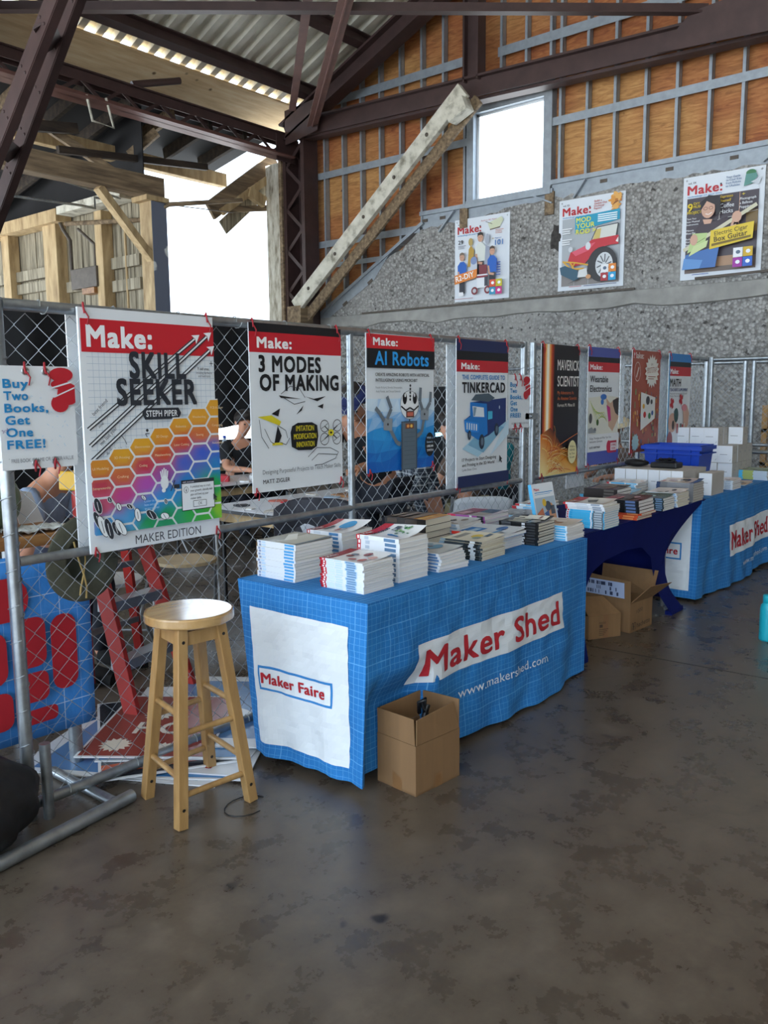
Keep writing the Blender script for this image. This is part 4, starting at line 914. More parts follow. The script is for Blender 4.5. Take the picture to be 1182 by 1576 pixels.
def icons(A, c4, u0=70, s_=11.5, v0=4):
    for i, c in enumerate(c4): A.rect(u0+s_*(i % 2), v0+s_*(1-i//2), u0+s_*(i % 2)+s_-.6, v0+s_*(1-i//2)+s_-.6, c); A.circ(u0+s_*(i % 2)+s_/2, v0+s_*(1-i//2)+s_/2, 2.8, 2.4, '#eef0f2' if c != '#e9eaec' else '#5a6a80', 8)
def person_pic(A, u, v, s_, shirt, skin='#c99a80', hair='#7a6a5a', legs='#2a2c34'):
    A.rect(u-6*s_, v, u+6*s_, v+30*s_, legs); A.poly([(u-9*s_, v+28*s_), (u+9*s_, v+28*s_), (u+10*s_, v+50*s_), (u+4*s_, v+57*s_), (u-4*s_, v+57*s_), (u-10*s_, v+50*s_)], shirt); A.line([(u-8*s_, v+40*s_), (u-6*s_, v+26*s_), (u+4*s_, v+24*s_)], 4*s_, skin)
    A.circ(u, v+65*s_, 5.4*s_, 7*s_, skin, 16); A.poly([(u-5.6*s_, v+66*s_), (u-5*s_, v+72*s_), (u, v+74*s_), (u+5*s_, v+72*s_), (u+5.6*s_, v+66*s_), (u+3*s_, v+69*s_), (u-3*s_, v+69*s_)], hair)
    for dx in (-2, 2): A.circ(u+dx*s_, v+65.5*s_, .7*s_, .5*s_, '#2a2420', 6, False)
    A.k += A.st
def a_v02(A, H):
    head_make(A, H, 'vol. 02'); A.text('Build an RC Flying', 50, H-8, 2, 28, '#c05a40'); A.poly([(62, H-12), (86, H-5), (90, H-10), (82, H-21), (66, H-22)], '#cfd3b4'); A.line([(58, H-9), (70, H-14)], .8, '#555'); A.line([(66, H-22), (84, H-20)], 1.6, '#6a5a4a'); A.lines(76, H-24, 15, 2.3, 3, '#c08a7a')
    A.text('29', 8, H-38, 6, 9, '#3a3d44', .02); A.lines(8, H-41, 15, 2, 3, '#8a8f98'); A.text('101', 76, H-46, 7.5, 14, '#2f6fb4', .02); A.text('+', 70, H-38, 4, 5, '#a08a4a'); A.text('Beginner', 76, H-36.5, 1.8, 12, '#2f6fb4')
    person_pic(A, 50, 32, .95, '#d9dcd4', hair='#2a2420'); A.poly([(27, 52), (37, 52), (39, 76), (33, 84), (29, 78)], '#b8923a'); A.circ(32.5, 89, 4, 6, '#b39a5a', 12); A.poly([(58, 44), (68, 46), (68, 78), (60, 82)], '#9aa0b0'); A.circ(63, 90, 4, 8, '#a8adb8', 12)
    person_pic(A, 17, 12, .85, '#1f5fb8'); A.rect(11, 8, 20, 14, '#e8e8ea'); person_pic(A, 73, 16, .85, '#1f5fb8', hair='#4a3a30')
    A.rect(34, 40, 46, 60, '#c4cad4'); A.circ(40, 60, 6, 6, '#7f90b8', 14); A.rect(50, 36, 64, 52, '#7a3038'); A.rect(46, 18, 66, 38, '#e3e5e8'); A.rect(46, 33, 66, 36, '#8a2a38'); A.rect(60, 20, 66, 34, '#3a3d48')
    for u in (42, 66): A.circ(u, 14, 6, 6, '#7a1f28', 16); A.circ(u, 14, 3.2, 3.2, '#b8b8bc', 12)
    A.poly([(5, 26), (46, 34), (47, 47), (5, 40)], '#e0822f'); A.text('R2-DIY', 8, 30, 8, 34, '#f4efe8', .03, .18); icons(A, ('#d2502f', '#c4b81f', '#2f8fb4', '#c0287a'), 70, 11.5, 6); A.lines(6, 3, 36, 2, 1, '#b07a7a')
    for i in range(6): A.rect(82, 34+3.6*i, 90, 35.6+3.6*i, '#2f4fa0', False)
wallposter('white vol. 02 cover poster with R2-DIY, leftmost of three on the wall', 7.61, 6.64, 2.96, 4.18, a_v02)
def a_v03(A, H):
    head_make(A, H, 'vol. 03'); A.rect(6, 6, 94, H-27, '#a9aeb2'); A.rect(6, 6, 94, 26, '#857f7c'); A.line([(26, 6), (26, 60)], .4, '#c4c8ca'); A.line([(48, 6), (48, 60)], .4, '#c4c8ca')
    for i, s_ in enumerate(('Build a', 'Gasket Out', 'Desktop', 'Paper!')): A.text(s_, 55, H-9-3.4*i, 2.4, (11, 19, 15, 11)[i], '#c04a38', .01, up=False)
    rnd = random.Random(6)
    for i in range(22): A.circ(88+rnd.uniform(-9, 8), H-13+rnd.uniform(-12, 10), rnd.uniform(1.5, 3), rnd.uniform(4, 7), rnd.choice(['#b8722f', '#d9953f', '#8a4f22', '#e0a858']), 8, False, rnd.uniform(0, 3))
    A.k += A.st; A.poly([(27, H-48), (27, H-26), (94, H-23), (94, H-37), (58, H-42)], '#1f97b8')
    for i, s_ in enumerate(('MOD', 'YOUR', 'ROD >')): A.text(s_, 29, H-34-8*i, 6.2, (22, 28, 30)[i], '#dfe04a', .03, up=False)
    for i in range(4): A.lines(62, H-28.5-2.8*i, 30, 1, 1, '#dff0f4', 1.6)
    A.k += A.st
    for v in (H-42, H-57): A.lines(8, v, 16, 3, 3, '#e6e8ea', .5)
    A.poly([(54, 66), (62, 82), (92, 84), (90, 66)], '#d3d4cc'); A.poly([(56, 66), (60, 79), (68, 80), (66, 66)], '#c9b56a'); A.line([(54, 66), (62, 82), (93, 84), (90, 66)], 1.2, '#3f3f42')
    A.poly([(18, 40), (22, 52), (40, 56), (54, 66), (94, 68), (94, 56), (82, 56), (66, 54), (52, 42), (44, 34), (24, 32)], '#c02a35'); A.poly([(24, 52), (48, 60), (60, 62), (50, 52), (30, 46)], '#d9566a'); A.circ(22, 56, 3.4, 3.8, '#c9ccd0', 12); A.circ(49, 58, 4, 5.4, '#d3d6da', 14); A.poly([(90, 60), (94, 66), (94, 58)], '#e6e2de')
    A.circ(71, 31, 22, 24, '#2b2b2d', 24); A.circ(74, 30, 13, 17, '#cfd2d4', 22)
    for i in range(10): A.line([(74+3*cos(.63*i), 30+4*sin(.63*i)), (74+11*cos(.63*i+.2), 30+14.5*sin(.63*i+.2))], 1.6, '#5a5c60', False)
    A.k += A.st
    for pts in ([(10, 40), (30, 37), (50, 32)], [(12, 39), (24, 28), (44, 28)], [(22, 38), (30, 26)], [(30, 37), (24, 28)]): A.line(pts, 2, '#d9a52f', False)
    A.k += A.st; A.poly([(6, 32), (14, 34), (34, 26), (36, 14), (28, 12), (8, 22)], '#31566a'); A.poly([(34, 16), (36, 26), (48, 28), (50, 16)], '#d4d6d4'); A.circ(51, 16, 4, 3, '#d09a6a', 10); A.poly([(18, 8), (34, 14), (32, 12)], '#2a2a2c')
    icons(A, ('#e9eaec', '#e0852f', '#a82a2f', '#1f9fd0'), 70, 11.5, 8); A.lines(22, 3.4, 20, 2, 1, '#b84a4a'); A.rect(45, 3, 94, 3.8, '#2a2f6a')
wallposter('white vol. 03 cover poster with a red buggy, middle of three on the wall', 5.84, 4.87, 2.98, 4.205, a_v03)
def a_v04(A, H):
    head_make(A, H, 'vol. 04'); A.rect(6, 8, 94, H-27, '#4a4148'); A.rect(6, 8, 94, 24, '#6a5a50'); A.rect(44, 14, 72, 26, '#b08a6a'); A.rect(80, 52, 94, 78, '#7a6238')
    for i, s_ in enumerate(('Your Guide', 'to Cool Kits:', 'from Robots', 'to Ukuleles')): A.text(s_, 54, H-9-3.6*i, 2.5, (17, 19, 18, 17)[i], '#4a6f9a', .01, up=False)
    A.k += A.st; A.circ(84, H-7, 6, 4, '#3f7a4f', 14); A.poly([(78, H-8), (90, H-8), (92, H-12), (86, H-20), (76, H-22)], '#5a8f86'); A.poly([(84, H-18), (97, H-13), (94, H-22)], '#c4cad0')
    A.line([(48, H-62), (48, H-30)], .6, '#d9d4d0', False); A.line([(72, H-66), (72, H-28)], .6, '#d9a88a', False); A.line([(46, H-58), (94, H-52)], .6, '#d9d4d0')
    A.text('9', 8, H-43, 9, 6, '#dfc21f', .03); A.text('DIY', 15.5, H-36, 3, 8, '#dfc21f', .02); A.text('MUSIC', 15.5, H-40, 3, 12, '#dfc21f', .02); A.text('PROJECTS', 8, H-47, 3.2, 20, '#dfc21f', .02)
    for i, s_ in enumerate(('Turn Your', 'into Musical', 'Instruments', '', 'Mitosis', 'Blues Machine', '', 'Build an', 'iPod MP3', 'Speaker')):
        if s_: A.text(s_, 8, H-54-3.6*i, 2.1, len(s_)*1.35, '#e4e4e6', .01, up=False)
    A.text('Espresso', 50, H-33, 3.2, 15, '#d9b51f', .02); A.text('Yourself', 50, H-38, 3.2, 13, '#d9b51f', .02); A.text('Coffee', 50, H-45, 5, 17, '#e0e2e4'); A.text('Hacks', 50, H-52, 5, 16, '#e0e2e4'); A.text('+', 76, H-34, 4, 4, '#e0c21f'); A.text('Photograph', 74, H-39, 3, 19, '#e0e2e4', .01); A.text('a Balloon', 74, H-44, 3, 15, '#e0e2e4', .01); A.text('Popping', 74, H-49, 3, 14, '#e0e2e4', .01)
    A.poly([(18, 40), (22, 62), (30, 70), (44, 68), (60, 72), (66, 58), (56, 40), (30, 34)], '#3d3038'); A.circ(36, 84, 8.5, 11, '#d0a48c', 18); A.poly([(26, 82), (27, 94), (36, 101), (50, 98), (52, 80), (46, 74), (45, 88), (34, 94)], '#221c20')
    for du in (-3.2, 3.6): A.line([(36+du+2.6*cos(.8*i), 85+1.8*sin(.8*i)) for i in range(8)], .5, '#5a3a38', False, True)
    A.line([(33, 78.5), (37, 77.3), (41, 79.5)], 1, '#f0e4de'); A.poly([(30, 72), (42, 71), (40, 66), (32, 66)], '#d0a48c')
    A.poly([(6, 12), (48, 12), (52, 38), (30, 34), (10, 30)], '#3f6fb0'); A.poly([(6, 12), (28, 12), (32, 22), (8, 26)], '#5f92cc')
    A.line([(7, 36), (95, 82)], 4.6, '#cfc9ae'); A.poly([(12, 32), (34, 42), (37, 55), (18, 56)], '#b9cf8a'); A.poly([(14, 28), (36, 38), (38, 46), (20, 40)], '#c9d79a'); A.line([(20, 42), (34, 49)], .6, '#5a6a3a'); A.circ(20, 48, 5, 7, '#d0a48c', 10); A.circ(72, 70, 6, 7, '#d0a48c', 10); A.line([(68, 66), (66, 58), (72, 60)], 3, '#d0a48c')
    A.poly([(40, 34), (92, 42), (93, 62), (41, 57)], '#e0c22f'); A.text('Electric Cigar', 46, 50, 5, 40, '#5a4a10', .01, .1); A.text('Box Guitar', 46, 42.5, 6, 40, '#5a4a10', .025, .1); A.poly([(43, 37.5), (90, 43.5), (90, 46), (43, 40.5)], '#7a6418')
    icons(A, ('#e9eaec', '#d2ac1f', '#a01f9a', '#1f5fc0'), 70, 12, 9); A.lines(20, 4, 22, 2, 1, '#3a55a0')
wallposter('white vol. 04 cover poster with a guitar player, rightmost on the wall', 4.1, 3.12, 2.97, 4.23, a_v04)
# ================================================================== TABLES AND CLOTHS
from mathutils import noise as mnoise
def gridmat(name, i, j, cells=((.026, .06), (.13, .028)), cols=('#1468ab', '#1f78bd', '#7cc0ee'), amt=.42):
    m, nt, b = newmat(name); t = nt.nodes.new('ShaderNodeNewGeometry'); sp = N(nt, 'ShaderNodeSeparateXYZ'); nt.links.new(t.outputs['Position'], sp.inputs[0])
    outs = []
    for ax in (i, j):
        for cell, w_ in cells:
            d = N(nt, 'ShaderNodeMath', _operation='DIVIDE'); nt.links.new(sp.outputs[ax], d.inputs[0]); d.inputs[1].default_value = cell
            f = N(nt, 'ShaderNodeMath', _operation='FRACT'); nt.links.new(d.outputs[0], f.inputs[0])
            l = N(nt, 'ShaderNodeMath', _operation='LESS_THAN'); nt.links.new(f.outputs[0], l.inputs[0]); l.inputs[1].default_value = w_
            outs.append(l.outputs[0])
    o = outs[0]
    for x in outs[1:]:
        mx = N(nt, 'ShaderNodeMath', _operation='MAXIMUM'); nt.links.new(o, mx.inputs[0]); nt.links.new(x, mx.inputs[1]); o = mx.outputs[0]
    n1 = noise(nt, coords(nt), 5, 5); base = ramp(nt, n1, [(.3, C(cols[0])), (.7, C(cols[1]))])
    fade = N(nt, 'ShaderNodeMath', _operation='MULTIPLY'); nt.links.new(o, fade.inputs[0]); fade.inputs[1].default_value = amt
    nt.links.new(mixc(nt, fade.outputs[0], base, C(cols[2])), b.inputs['Base Color']); b.inputs['Roughness'].default_value = .8
    bump(nt, b, noise(nt, coords(nt, (1, 1, .55)), 12, 5), .6, .014)
gridmat('cloth_top', 0, 1); gridmat('cloth_front', 0, 2); gridmat('cloth_end', 1, 2); gridmat('banner_blue', 0, 2, ((.155, .022), (.0775, .012)), ('#2f7fd0', '#4592e0', '#cfe4f8'), .75)
def fb(x, y, z): return mnoise.noise(V((x, y, z)))
class Cloth:
    def __init__(s, X0, X1, Yf, Yb, zt=.765, seed=0, flare=(.05, .01), tuck=.14, hem=.012, dent=0):
        s.dent = dent
        s.X0, s.X1, s.Yf, s.Yb, s.zt, s.sd, s.fl, s.tk, s.hm = X0, X1, Yf, Yb, zt, seed, flare, tuck, hem
    def wob(s, u, v):
        d = 1-v
        return d*(.016*sin(5.2*u+s.sd)+.010*sin(11*u+2*s.sd+2*d)+.007*sin(23*u+3*d+s.sd))+.008*fb(6*u, 7*v, s.sd)+.006*fb(15*u+9*v, 16*v-6*u, s.sd+3)
    def hem_z(s, u): return s.hm+.014*(1+sin(2.3*u+s.sd))
    def front(s, u, v, k=0):        # u along X in metres from X0, v height 0..1
        L = s.X1-s.X0; t = u/L; ed = min(1, min(u, L-u)/.12)
        x = s.X0+u-(1-v)*s.fl[0]*(1-t)**3; sm = lambda e0, e1, x_: max(0, min(1, (x_-e0)/(e1-e0)))**2*(3-2*max(0, min(1, (x_-e0)/(e1-e0)))); dn = s.dent*sm(.0, .1, u)*(1-sm(.33, .43, u))*(1-sm(.36, .62, v)); y = s.Yf-(s.wob(u, v)*ed+(1-v)*.03*sin(pi*t)**.5*ed)*(1-dn*9)+dn-k
        z = s.hem_z(u)+(s.zt-s.hem_z(u))*v
        c = max(0, (v-.985)/.015); return V((x, y+.006*c*c, z))
    def end(s, u, v, k=0):          # u from the front corner backwards in metres
        L = s.Yb-s.Yf; t = u/L; ed = min(1, min(u, L-u)/.1)
        y = s.Yf+u-(1-v)*s.tk*t; x = s.X0-(1-v)*s.fl[0]-(s.wob(u*1.3+4, v)*.9)*ed-k
        z = s.hem_z(0)+.05*t*t*0+(s.zt-s.hem_z(0))*v+.02*(1-v)*sin(pi*t)*0
        return V((x, y, z))
    def build(s, label):
        L, D = s.X1-s.X0, s.Yb-s.Yf; mb = MB()
        mb.grid(lambda a, c: (s.X0+L*a, s.Yf+D*c, s.zt+.0015*fb(8*a*L, 8*c, s.sd)), 40, 16, mi=0, smooth=True)
        mb.grid(lambda a, c: s.front(L*a, c), 90, 36, mi=1, smooth=True)
        mb.grid(lambda a, c: s.end(D*(1-a), c), 40, 36, mi=2, smooth=True)
        mb.grid(lambda a, c: V((s.X1+.015*(1-c)*sin(9*a), s.Yf+D*a, s.hm+.02+(s.zt-s.hm-.02)*c)), 20, 20, mi=2, smooth=True)
        mb.grid(lambda a, c: V((s.X1-L*a, s.Yb+.015*(1-c)*sin(14*a)-(1-c)*s.tk*a**4, s.hm+.02+(s.zt-s.hm-.02)*c)), 40, 20, mi=1, smooth=True)
        o = mb.build('tablecloth', ['cloth_top', 'cloth_front', 'cloth_end'], None, ((s.X0+s.X1)/2, (s.Yf+s.Yb)/2, 0)); tag(o, label, 'tablecloth'); return o
    def art(s, o, side):
        mb = MB(); f = s.front if side == 'front' else (lambda u, v, k: s.end(s.Yb-s.Yf-u, v, k))
        A = Art(mb, (0, 0, 0), V((1, 0, 0)), V((0, 0, 1)), wrap=lambda u, v, k: f(u, (v-s.hm)/(s.zt-s.hm), k), step=.0016, lift=.003); return mb, A
def folding_table(X0, X1, Y0, Y1, label):
    t = thing('folding_table', label, 'table', ((X0+X1)/2, (Y0+Y1)/2, 0))
    MB().box((X0+.03, Y0+.03, .715), (X1-.03, Y1-.03, .755)).build('tabletop', 'plastic_white', t)
    for x in (X0+.3, X1-.3):
        for y in (Y0+.13, Y1-.13): MB().tube([(x, y, 0), (x, y, .715)], .014, 10).build('leg', 'frame_grey', t)
folding_table(2.42, 4.17, 2.08, 2.74, 'folding table hidden under the nearest blue gridded cloth')
c1 = Cloth(2.345, 4.19, 2.02, 2.765, seed=1.3, flare=(.045, 0), dent=.085); o1 = c1.build('blue gridded tablecloth in front, reading Maker Shed and Maker Faire')
mb, A = c1.art(o1, 'front'); X = c1.X0
A.rect(2.655-X, .335, 3.885-X, .525, '#d9dee2', div=24); A.text('Maker Shed', 2.71-X, .37, .115, 1.12, '#b3202c', .03, fine=.03)
A.text('www.makershed.com', 2.95-X, .205, .042, .74, '#d5dde4', fine=.04); mb.build('front_banner', 'cloth_print', o1)
mb, A = c1.art(o1, 'end'); D0 = c1.Yb
A.rect(D0-2.70, .07, D0-2.12, .655, '#dbe0e4', div=24); A.rect(D0-2.665, .3, D0-2.215, .405, '#2f7fc0', div=14); A.rect(D0-2.655, .31, D0-2.225, .395, '#dbe0e4', div=14); A.text('Maker Faire', D0-2.645, .332, .043, .39, '#b3202c', .03, fine=.03); mb.build('end_banner', 'cloth_print', o1)
folding_table(6.28, 8.52, 2.14, 2.8, 'folding table hidden under the far blue gridded cloth')
c3 = Cloth(6.2, 8.55, 2.085, 2.83, seed=3.1, flare=(.06, 0), tuck=.1); o3 = c3.build('blue gridded tablecloth on the far table, behind the navy one')
mb, A = c3.art(o3, 'front'); X = c3.X0
A.rect(6.83-X, .25, 7.93-X, .5, '#d9dee2', div=24); A.text('Maker Shed', 6.86-X, .3, .14, 1.02, '#b3202c', .03, fine=.03); A.text('www.makershed.com', 7.12-X, .13, .045, .74, '#d5dde4', fine=.04); mb.build('front_banner', 'cloth_print', o3)
mb, A = c3.art(o3, 'end'); D0 = c3.Yb
A.rect(D0-2.76, .07, D0-2.15, .67, '#dbe0e4', div=24); A.rect(D0-2.68, .3, D0-2.22, .43, '#2f7fc0', div=14); A.rect(D0-2.67, .312, D0-2.232, .418, '#dbe0e4', div=14); A.text('Maker Faire', D0-2.65, .34, .05, .4, '#b3202c', .03, fine=.03); mb.build('end_banner', 'cloth_print', o3)
# navy stretch cover
folding_table(4.28, 6.22, 2.12, 2.76, 'folding table inside the navy stretch cover')
nv = MB()
outer = [(4.215, .765), (4.26, .62), (4.305, .42), (4.285, .22), (4.21, .012)]; inner = [(4.385, .012), (4.385, .2), (4.405, .40), (4.49, .51), (4.65, .555), (4.95, .575), (5.2, .555), (5.38, .46), (5.45, .3), (5.53, .16), (5.665, .03), (5.69, .012)]; right = [(5.905, .012), (5.72, .17), (5.655, .29), (5.632, .44), (5.72, .595), (5.99, .675), (6.28, .765)]
def fy(x, z, s_): return (2.085+.05*sin(pi*min(1, max(0, (.76-z)/.76)))) if s_ < 0 else 2.79-.05*sin(pi*min(1, max(0, (.76-z)/.76)))
def along(pl, n):
    ds = [0]
    for p, q in zip(pl[:-1], pl[1:]): ds.append(ds[-1]+sqrt((p[0]-q[0])**2+(p[1]-q[1])**2))
    out = []
    for i in range(n+1):
        d = ds[-1]*i/n; j = max(k for k in range(len(ds)) if ds[k] <= d+1e-9); j = min(j, len(pl)-2); f = (d-ds[j])/(ds[j+1]-ds[j]); out.append((pl[j][0]*(1-f)+pl[j+1][0]*f, pl[j][1]*(1-f)+pl[j+1][1]*f))
    return out
segs = ((outer[::-1], inner[:5]), ([outer[0], right[-1]], inner[4:8]), (right[::-1], inner[7:]))
for s_ in (-1, 1):
    for oc, ic in segs:
        po, pi_ = along(oc, 20), along(ic, 20)
        nv.grid(lambda a, c: (lambda p, q: (p[0]*(1-c)+q[0]*c, fy(0, p[1]*(1-c)+q[1]*c, s_), p[1]*(1-c)+q[1]*c))(po[int(round(a*20))], pi_[int(round(a*20))]), 20, 8, smooth=True)
nv.grid(lambda a, c: (4.215+2.065*a, 2.085+.705*c, .765+.002*sin(9*a)), 12, 6)
for edge in (outer, right):
    e2 = []
    n = 8
    for i in range(len(edge)-1):
        for k in range(4): t = k/4; e2.append((edge[i][0]*(1-t)+edge[i+1][0]*t, edge[i][1]*(1-t)+edge[i+1][1]*t))
    e2.append(edge[-1])
    top = e2[:14] if edge is outer else e2[2:]
    nv.grid(lambda a, c: (lambda p: (p[0]+.0, fy(*p, -1)*(1-a)+fy(*p, 1)*a, p[1]))(top[int(round(c*(len(top)-1)))]), 6, len(top)-1, smooth=True)
for (xa, xb) in ((4.21, 4.385), (5.69, 5.905)):
    for s_ in (-1, 1):
        yy = fy(xa, .02, s_); nv.box((xa, yy-(0 if s_ < 0 else .05), 0), (xb, yy+(.05 if s_ < 0 else 0), .03))
o = nv.build('stretch_table_cover', 'navy_spandex', None, (5.25, 2.43, 0)); tag(o, 'navy stretch table cover with an arched opening, between the two blue cloths', 'table cover')

# ================================================================== BOOKS
ORD = ['topmost', 'second down', 'third down', 'fourth down', 'fifth down', 'sixth down', 'seventh down', 'eighth down', 'ninth down', 'tenth down', 'eleventh down', 'twelfth down', 'bottom']
def make_book(w, h, t, st, top=None, label='', group=''):
    r = thing('book', label, 'book', (0, 0, 0), group); e = .0012
    mb = MB(); mb.box((.001, .002, e), (w-.0025, h-.002, t-e)); mb.build('page_block', st.get('page', 'paper'), r)
    mb = MB(); cc = C(st['cover']); sp = C(st.get('spine', st['cover']))
    mb.box((0, 0, 0), (w, h, e), col=C(st.get('back', st['cover']))); mb.box((-.0004, 0, 0), (.001, h, t), col=sp)
    if not top: mb.box((0, 0, t-e), (w, h, t), col=cc)
    A = Art(mb, (-.0004, h, 0), V((0, -h/100, 0)), V((0, 0, t)), lift=.0003, step=.0002)
    for a, b_, c in st.get('blocks', ()): A.rect(a, .16 if c[0] == '=' else .0, b_, .84 if c[0] == '=' else 1, c.lstrip('='), True)
    mb.build('cover', st.get('mat', 'gloss_print'), r)
    if top:
        fn, curl = top; n = 10; mb = MB()
        def P(u, v, k): x = w*u/100; q = max(0, u/100-.15)/.85; return V((x*(1-.06*curl/.03*q*q*.5), h*v/100, t-e*.5+curl*q**2.2*(.75+.5*(1-v/100))+k))
        A = Art(mb, (0, 0, 0), V((1, 0, 0)), V((0, 0, 1)), wrap=P, lift=0, step=.0005)
        A.rect(0, 0, 100, 100, st['cover'], div=n); 
        class Wr:   # subdivide art so that it follows the curl
            pass
        fn(A)
        mb.build('front_cover', st.get('mat', 'gloss_print'), r)
    return r
def strip(A, u0, v0, u1, v1, c):      # rectangle split along u so that it bends with the cover
    n = 8
    for i in range(n): a, b_ = u0+(u1-u0)*i/n, u0+(u1-u0)*(i+1)/n; A.face([(a, v0), (b_, v0), (b_, v1), (a, v1)], [(0, 1, 2, 3)], c, False)
    A.k += A.st
def stack(name, x, y, w, h, t, n, st, top=None, where='', what='', rot=0, z=.7655, jit=.004, rj=.012, first=0, total=None, seed=1, big=None):
    rnd = random.Random(seed*31+n); total = total or n; protos = {}
    for k in range(n):
        istop = (k == n-1 and top is not None)
        key = 'top' if istop else 'plain'; i = total-1-(first+k)
        lab = '%s, %s of %s' % (what, ORD[i] if (i < 12 and not (first == 0 and k == 0)) else 'bottom', where)
        if istop: o = make_book(*(big or (w, h, t)), st if not big else dict(st), top, lab, 'books in '+where)
        elif 'plain' in protos: o = copy_tree(protos['plain']); o['label'] = lab
        else: o = make_book(w, h, t, st, None, lab, 'books in '+where); protos['plain'] = o
        o.location = (x+rnd.uniform(-jit, jit), y+rnd.uniform(-jit, jit), z+.0002*k+t*k); o.rotation_euler = (0, 0, rot+rnd.uniform(-rj, rj))
    return z+n*t
WHT = '#dfe2e6'
def img(cols, seed, band=None, boxes=7, title=None):
    def f(A):
        rnd = random.Random(seed)
        if band: strip(A, 0, 78, 100, 100, band); A.text('Make:', 8, 84, 9, 32, '#eee', .03)
        for i in range(boxes): u, v = rnd.uniform(8, 70), rnd.uniform(8, 66); A.circ(u, v, rnd.uniform(5, 15), rnd.uniform(4, 11), rnd.choice(cols), 12)
        if title: A.text(title, 10, 64, 9, 60, '#26282e', .03)
    return f
S_A = dict(cover='#b9b6a6', spine=WHT, back=WHT, blocks=[(4, 10, '=#8a98b8'), (12, 22, '=#bcd3ea'), (72, 96, '=#4f9fd6')])
def t_a(A): strip(A, 0, 55, 100, 100, '#a6a294'); strip(A, 10, 10, 92, 60, '#c9c6b8'); A.poly([(20, 50), (70, 88), (88, 80), (44, 40)], '#e6e4da'); strip(A, 0, 0, 100, 6, '#7a8a9a')
stack('A', 2.437, 2.5, .235, .235, .0133, 12, S_A, (t_a, .006), 'the near left corner stack', 'blue marked white paperback', seed=1)
S_B = dict(cover='#e2e2e2', spine=WHT, back=WHT, blocks=[(0, 4, '#8f1a26'), (4, 14, '#b9202c'), (7, 11, '=#e8e2e4'), (17, 34, '=#cfe0ee'), (36, 52, '=#c3d8ea'), (60, 84, '#a9c9e6'), (62, 82, '=#6f8fae')])
stack('B', 2.452, 2.132, .19, .237, .0094, 13, S_B, (img(['#b45a50', '#8a3a3a', '#d9a89a', '#5a6a7a'], 3, '#8f1a26', 6), .012), 'the low red banded stack', 'red ended paperback', seed=2)
S_C = dict(cover='#e6e6e8', spine=WHT, back=WHT, blocks=[(0, 9, '#c01f2e'), (3, 7, '=#eee'), (20, 30, '=#b5bfcc'), (66, 92, '=#5f7f9f')])
def t_c(A):
    strip(A, 0, 76, 100, 100, '#b9202c'); A.text('Make:', 8, 86, 8, 30, '#eee', .03); A.text('CALCULUS', 12, 68, 8, 60, '#26282e', .035)
    A.poly([(16, 14), (24, 16), (34, 40), (30, 46), (22, 42)], '#3f7fb4'); rnd = random.Random(2)
    for i in range(14): A.circ(rnd.uniform(40, 90), rnd.uniform(14, 44), rnd.uniform(2, 6), rnd.uniform(2, 4), rnd.choice(['#5f9a5a', '#7fb46a', '#3f7a4a']), 8, False)
    A.k += A.st; strip(A, 58, 46, 84, 58, '#4a4f56'); A.circ(64, 52, 4, 4, '#c9ccd0', 10)
stack('C', 2.70, 2.148, .198, .24, .0205, 9, S_C, (t_c, .03), 'the tall CALCULUS stack', 'thick red tipped paperback', seed=3, rot=-.02)
S_D = dict(cover='#e6e6e8', spine=WHT, back=WHT, blocks=[(0, 9, '#b51f2c'), (3, 7, '=#eee'), (20, 40, '=#c5ccd6'), (64, 90, '=#4f7fae')])
def t_d(A): strip(A, 0, 78, 100, 100, '#a8323a'); A.text('Make:', 8, 86, 8, 30, '#eee', .03); A.circ(66, 40, 24, 17, '#3f9fd8', 18); A.circ(60, 46, 10, 4, '#8fc0d8', 10); strip(A, 16, 62, 52, 70, '#5a5f66'); strip(A, 14, 30, 34, 36, '#b85a50'); strip(A, 16, 18, 40, 22, '#9aa4ae')
stack('D', 2.765, 2.53, .225, .215, .0182, 9, S_D, (t_d, .03), 'the curling back left stack', 'white paperback with red tip', seed=4, rot=.04)
S_E = dict(cover='#2a211c', spine='#1f1a18', back='#2a211c', page='cream_paper', blocks=[(6, 30, '=#4a3a2e'), (50, 80, '=#3a2f28')])
def t_e(A): strip(A, 0, 0, 100, 30, '#c98a2f'); strip(A, 0, 14, 60, 22, '#e0b04a'); strip(A, 0, 30, 100, 50, '#7a5a3a'); strip(A, 10, 60, 80, 74, '#8a7f76'); strip(A, 10, 80, 60, 90, '#a59a8e')
stack('E', 3.315, 2.47, .235, .255, .033, 5, S_E, (t_e, .0), 'the dark hardcover stack', 'thick dark hardback book', seed=5, rot=.04)
S_F = dict(cover='#c9cdd0', spine=WHT, back=WHT, blocks=[(4, 40, '=#d3dae2'), (52, 94, '=#5f86b4')])
def t_f(A): strip(A, 0, 0, 100, 100, '#b7bcbc'); A.circ(40, 60, 26, 14, '#a88a6a', 14); A.circ(62, 44, 24, 14, '#5f94b4', 14); A.circ(70, 66, 18, 10, '#7f9aa8', 12); A.line([(30, 40), (52, 62), (66, 50)], 4, '#8a5a4a'); strip(A, 4, 86, 60, 94, '#d9a05a')
zz = stack('F', 2.965, 2.135, .205, .24, .0135, 2, S_F, None, 'the white stack beside CALCULUS', 'white spined art paperback', rot=-.1, seed=6, total=6)
stack('F', 2.985, 2.142, .205, .24, .0135, 4, S_F, (t_f, .008), 'the white stack beside CALCULUS', 'white spined art paperback', rot=.03, seed=7, z=zz, first=2, total=6, jit=.007)
S_H = dict(cover='#d8cfb6', spine='#3a444a', back='#cfc7b4', page='cream_paper', blocks=[(0, 12, '#7f93a0'), (60, 72, '#2a3034'), (72, 84, '#c5cbd0'), (84, 94, '#20262a')])
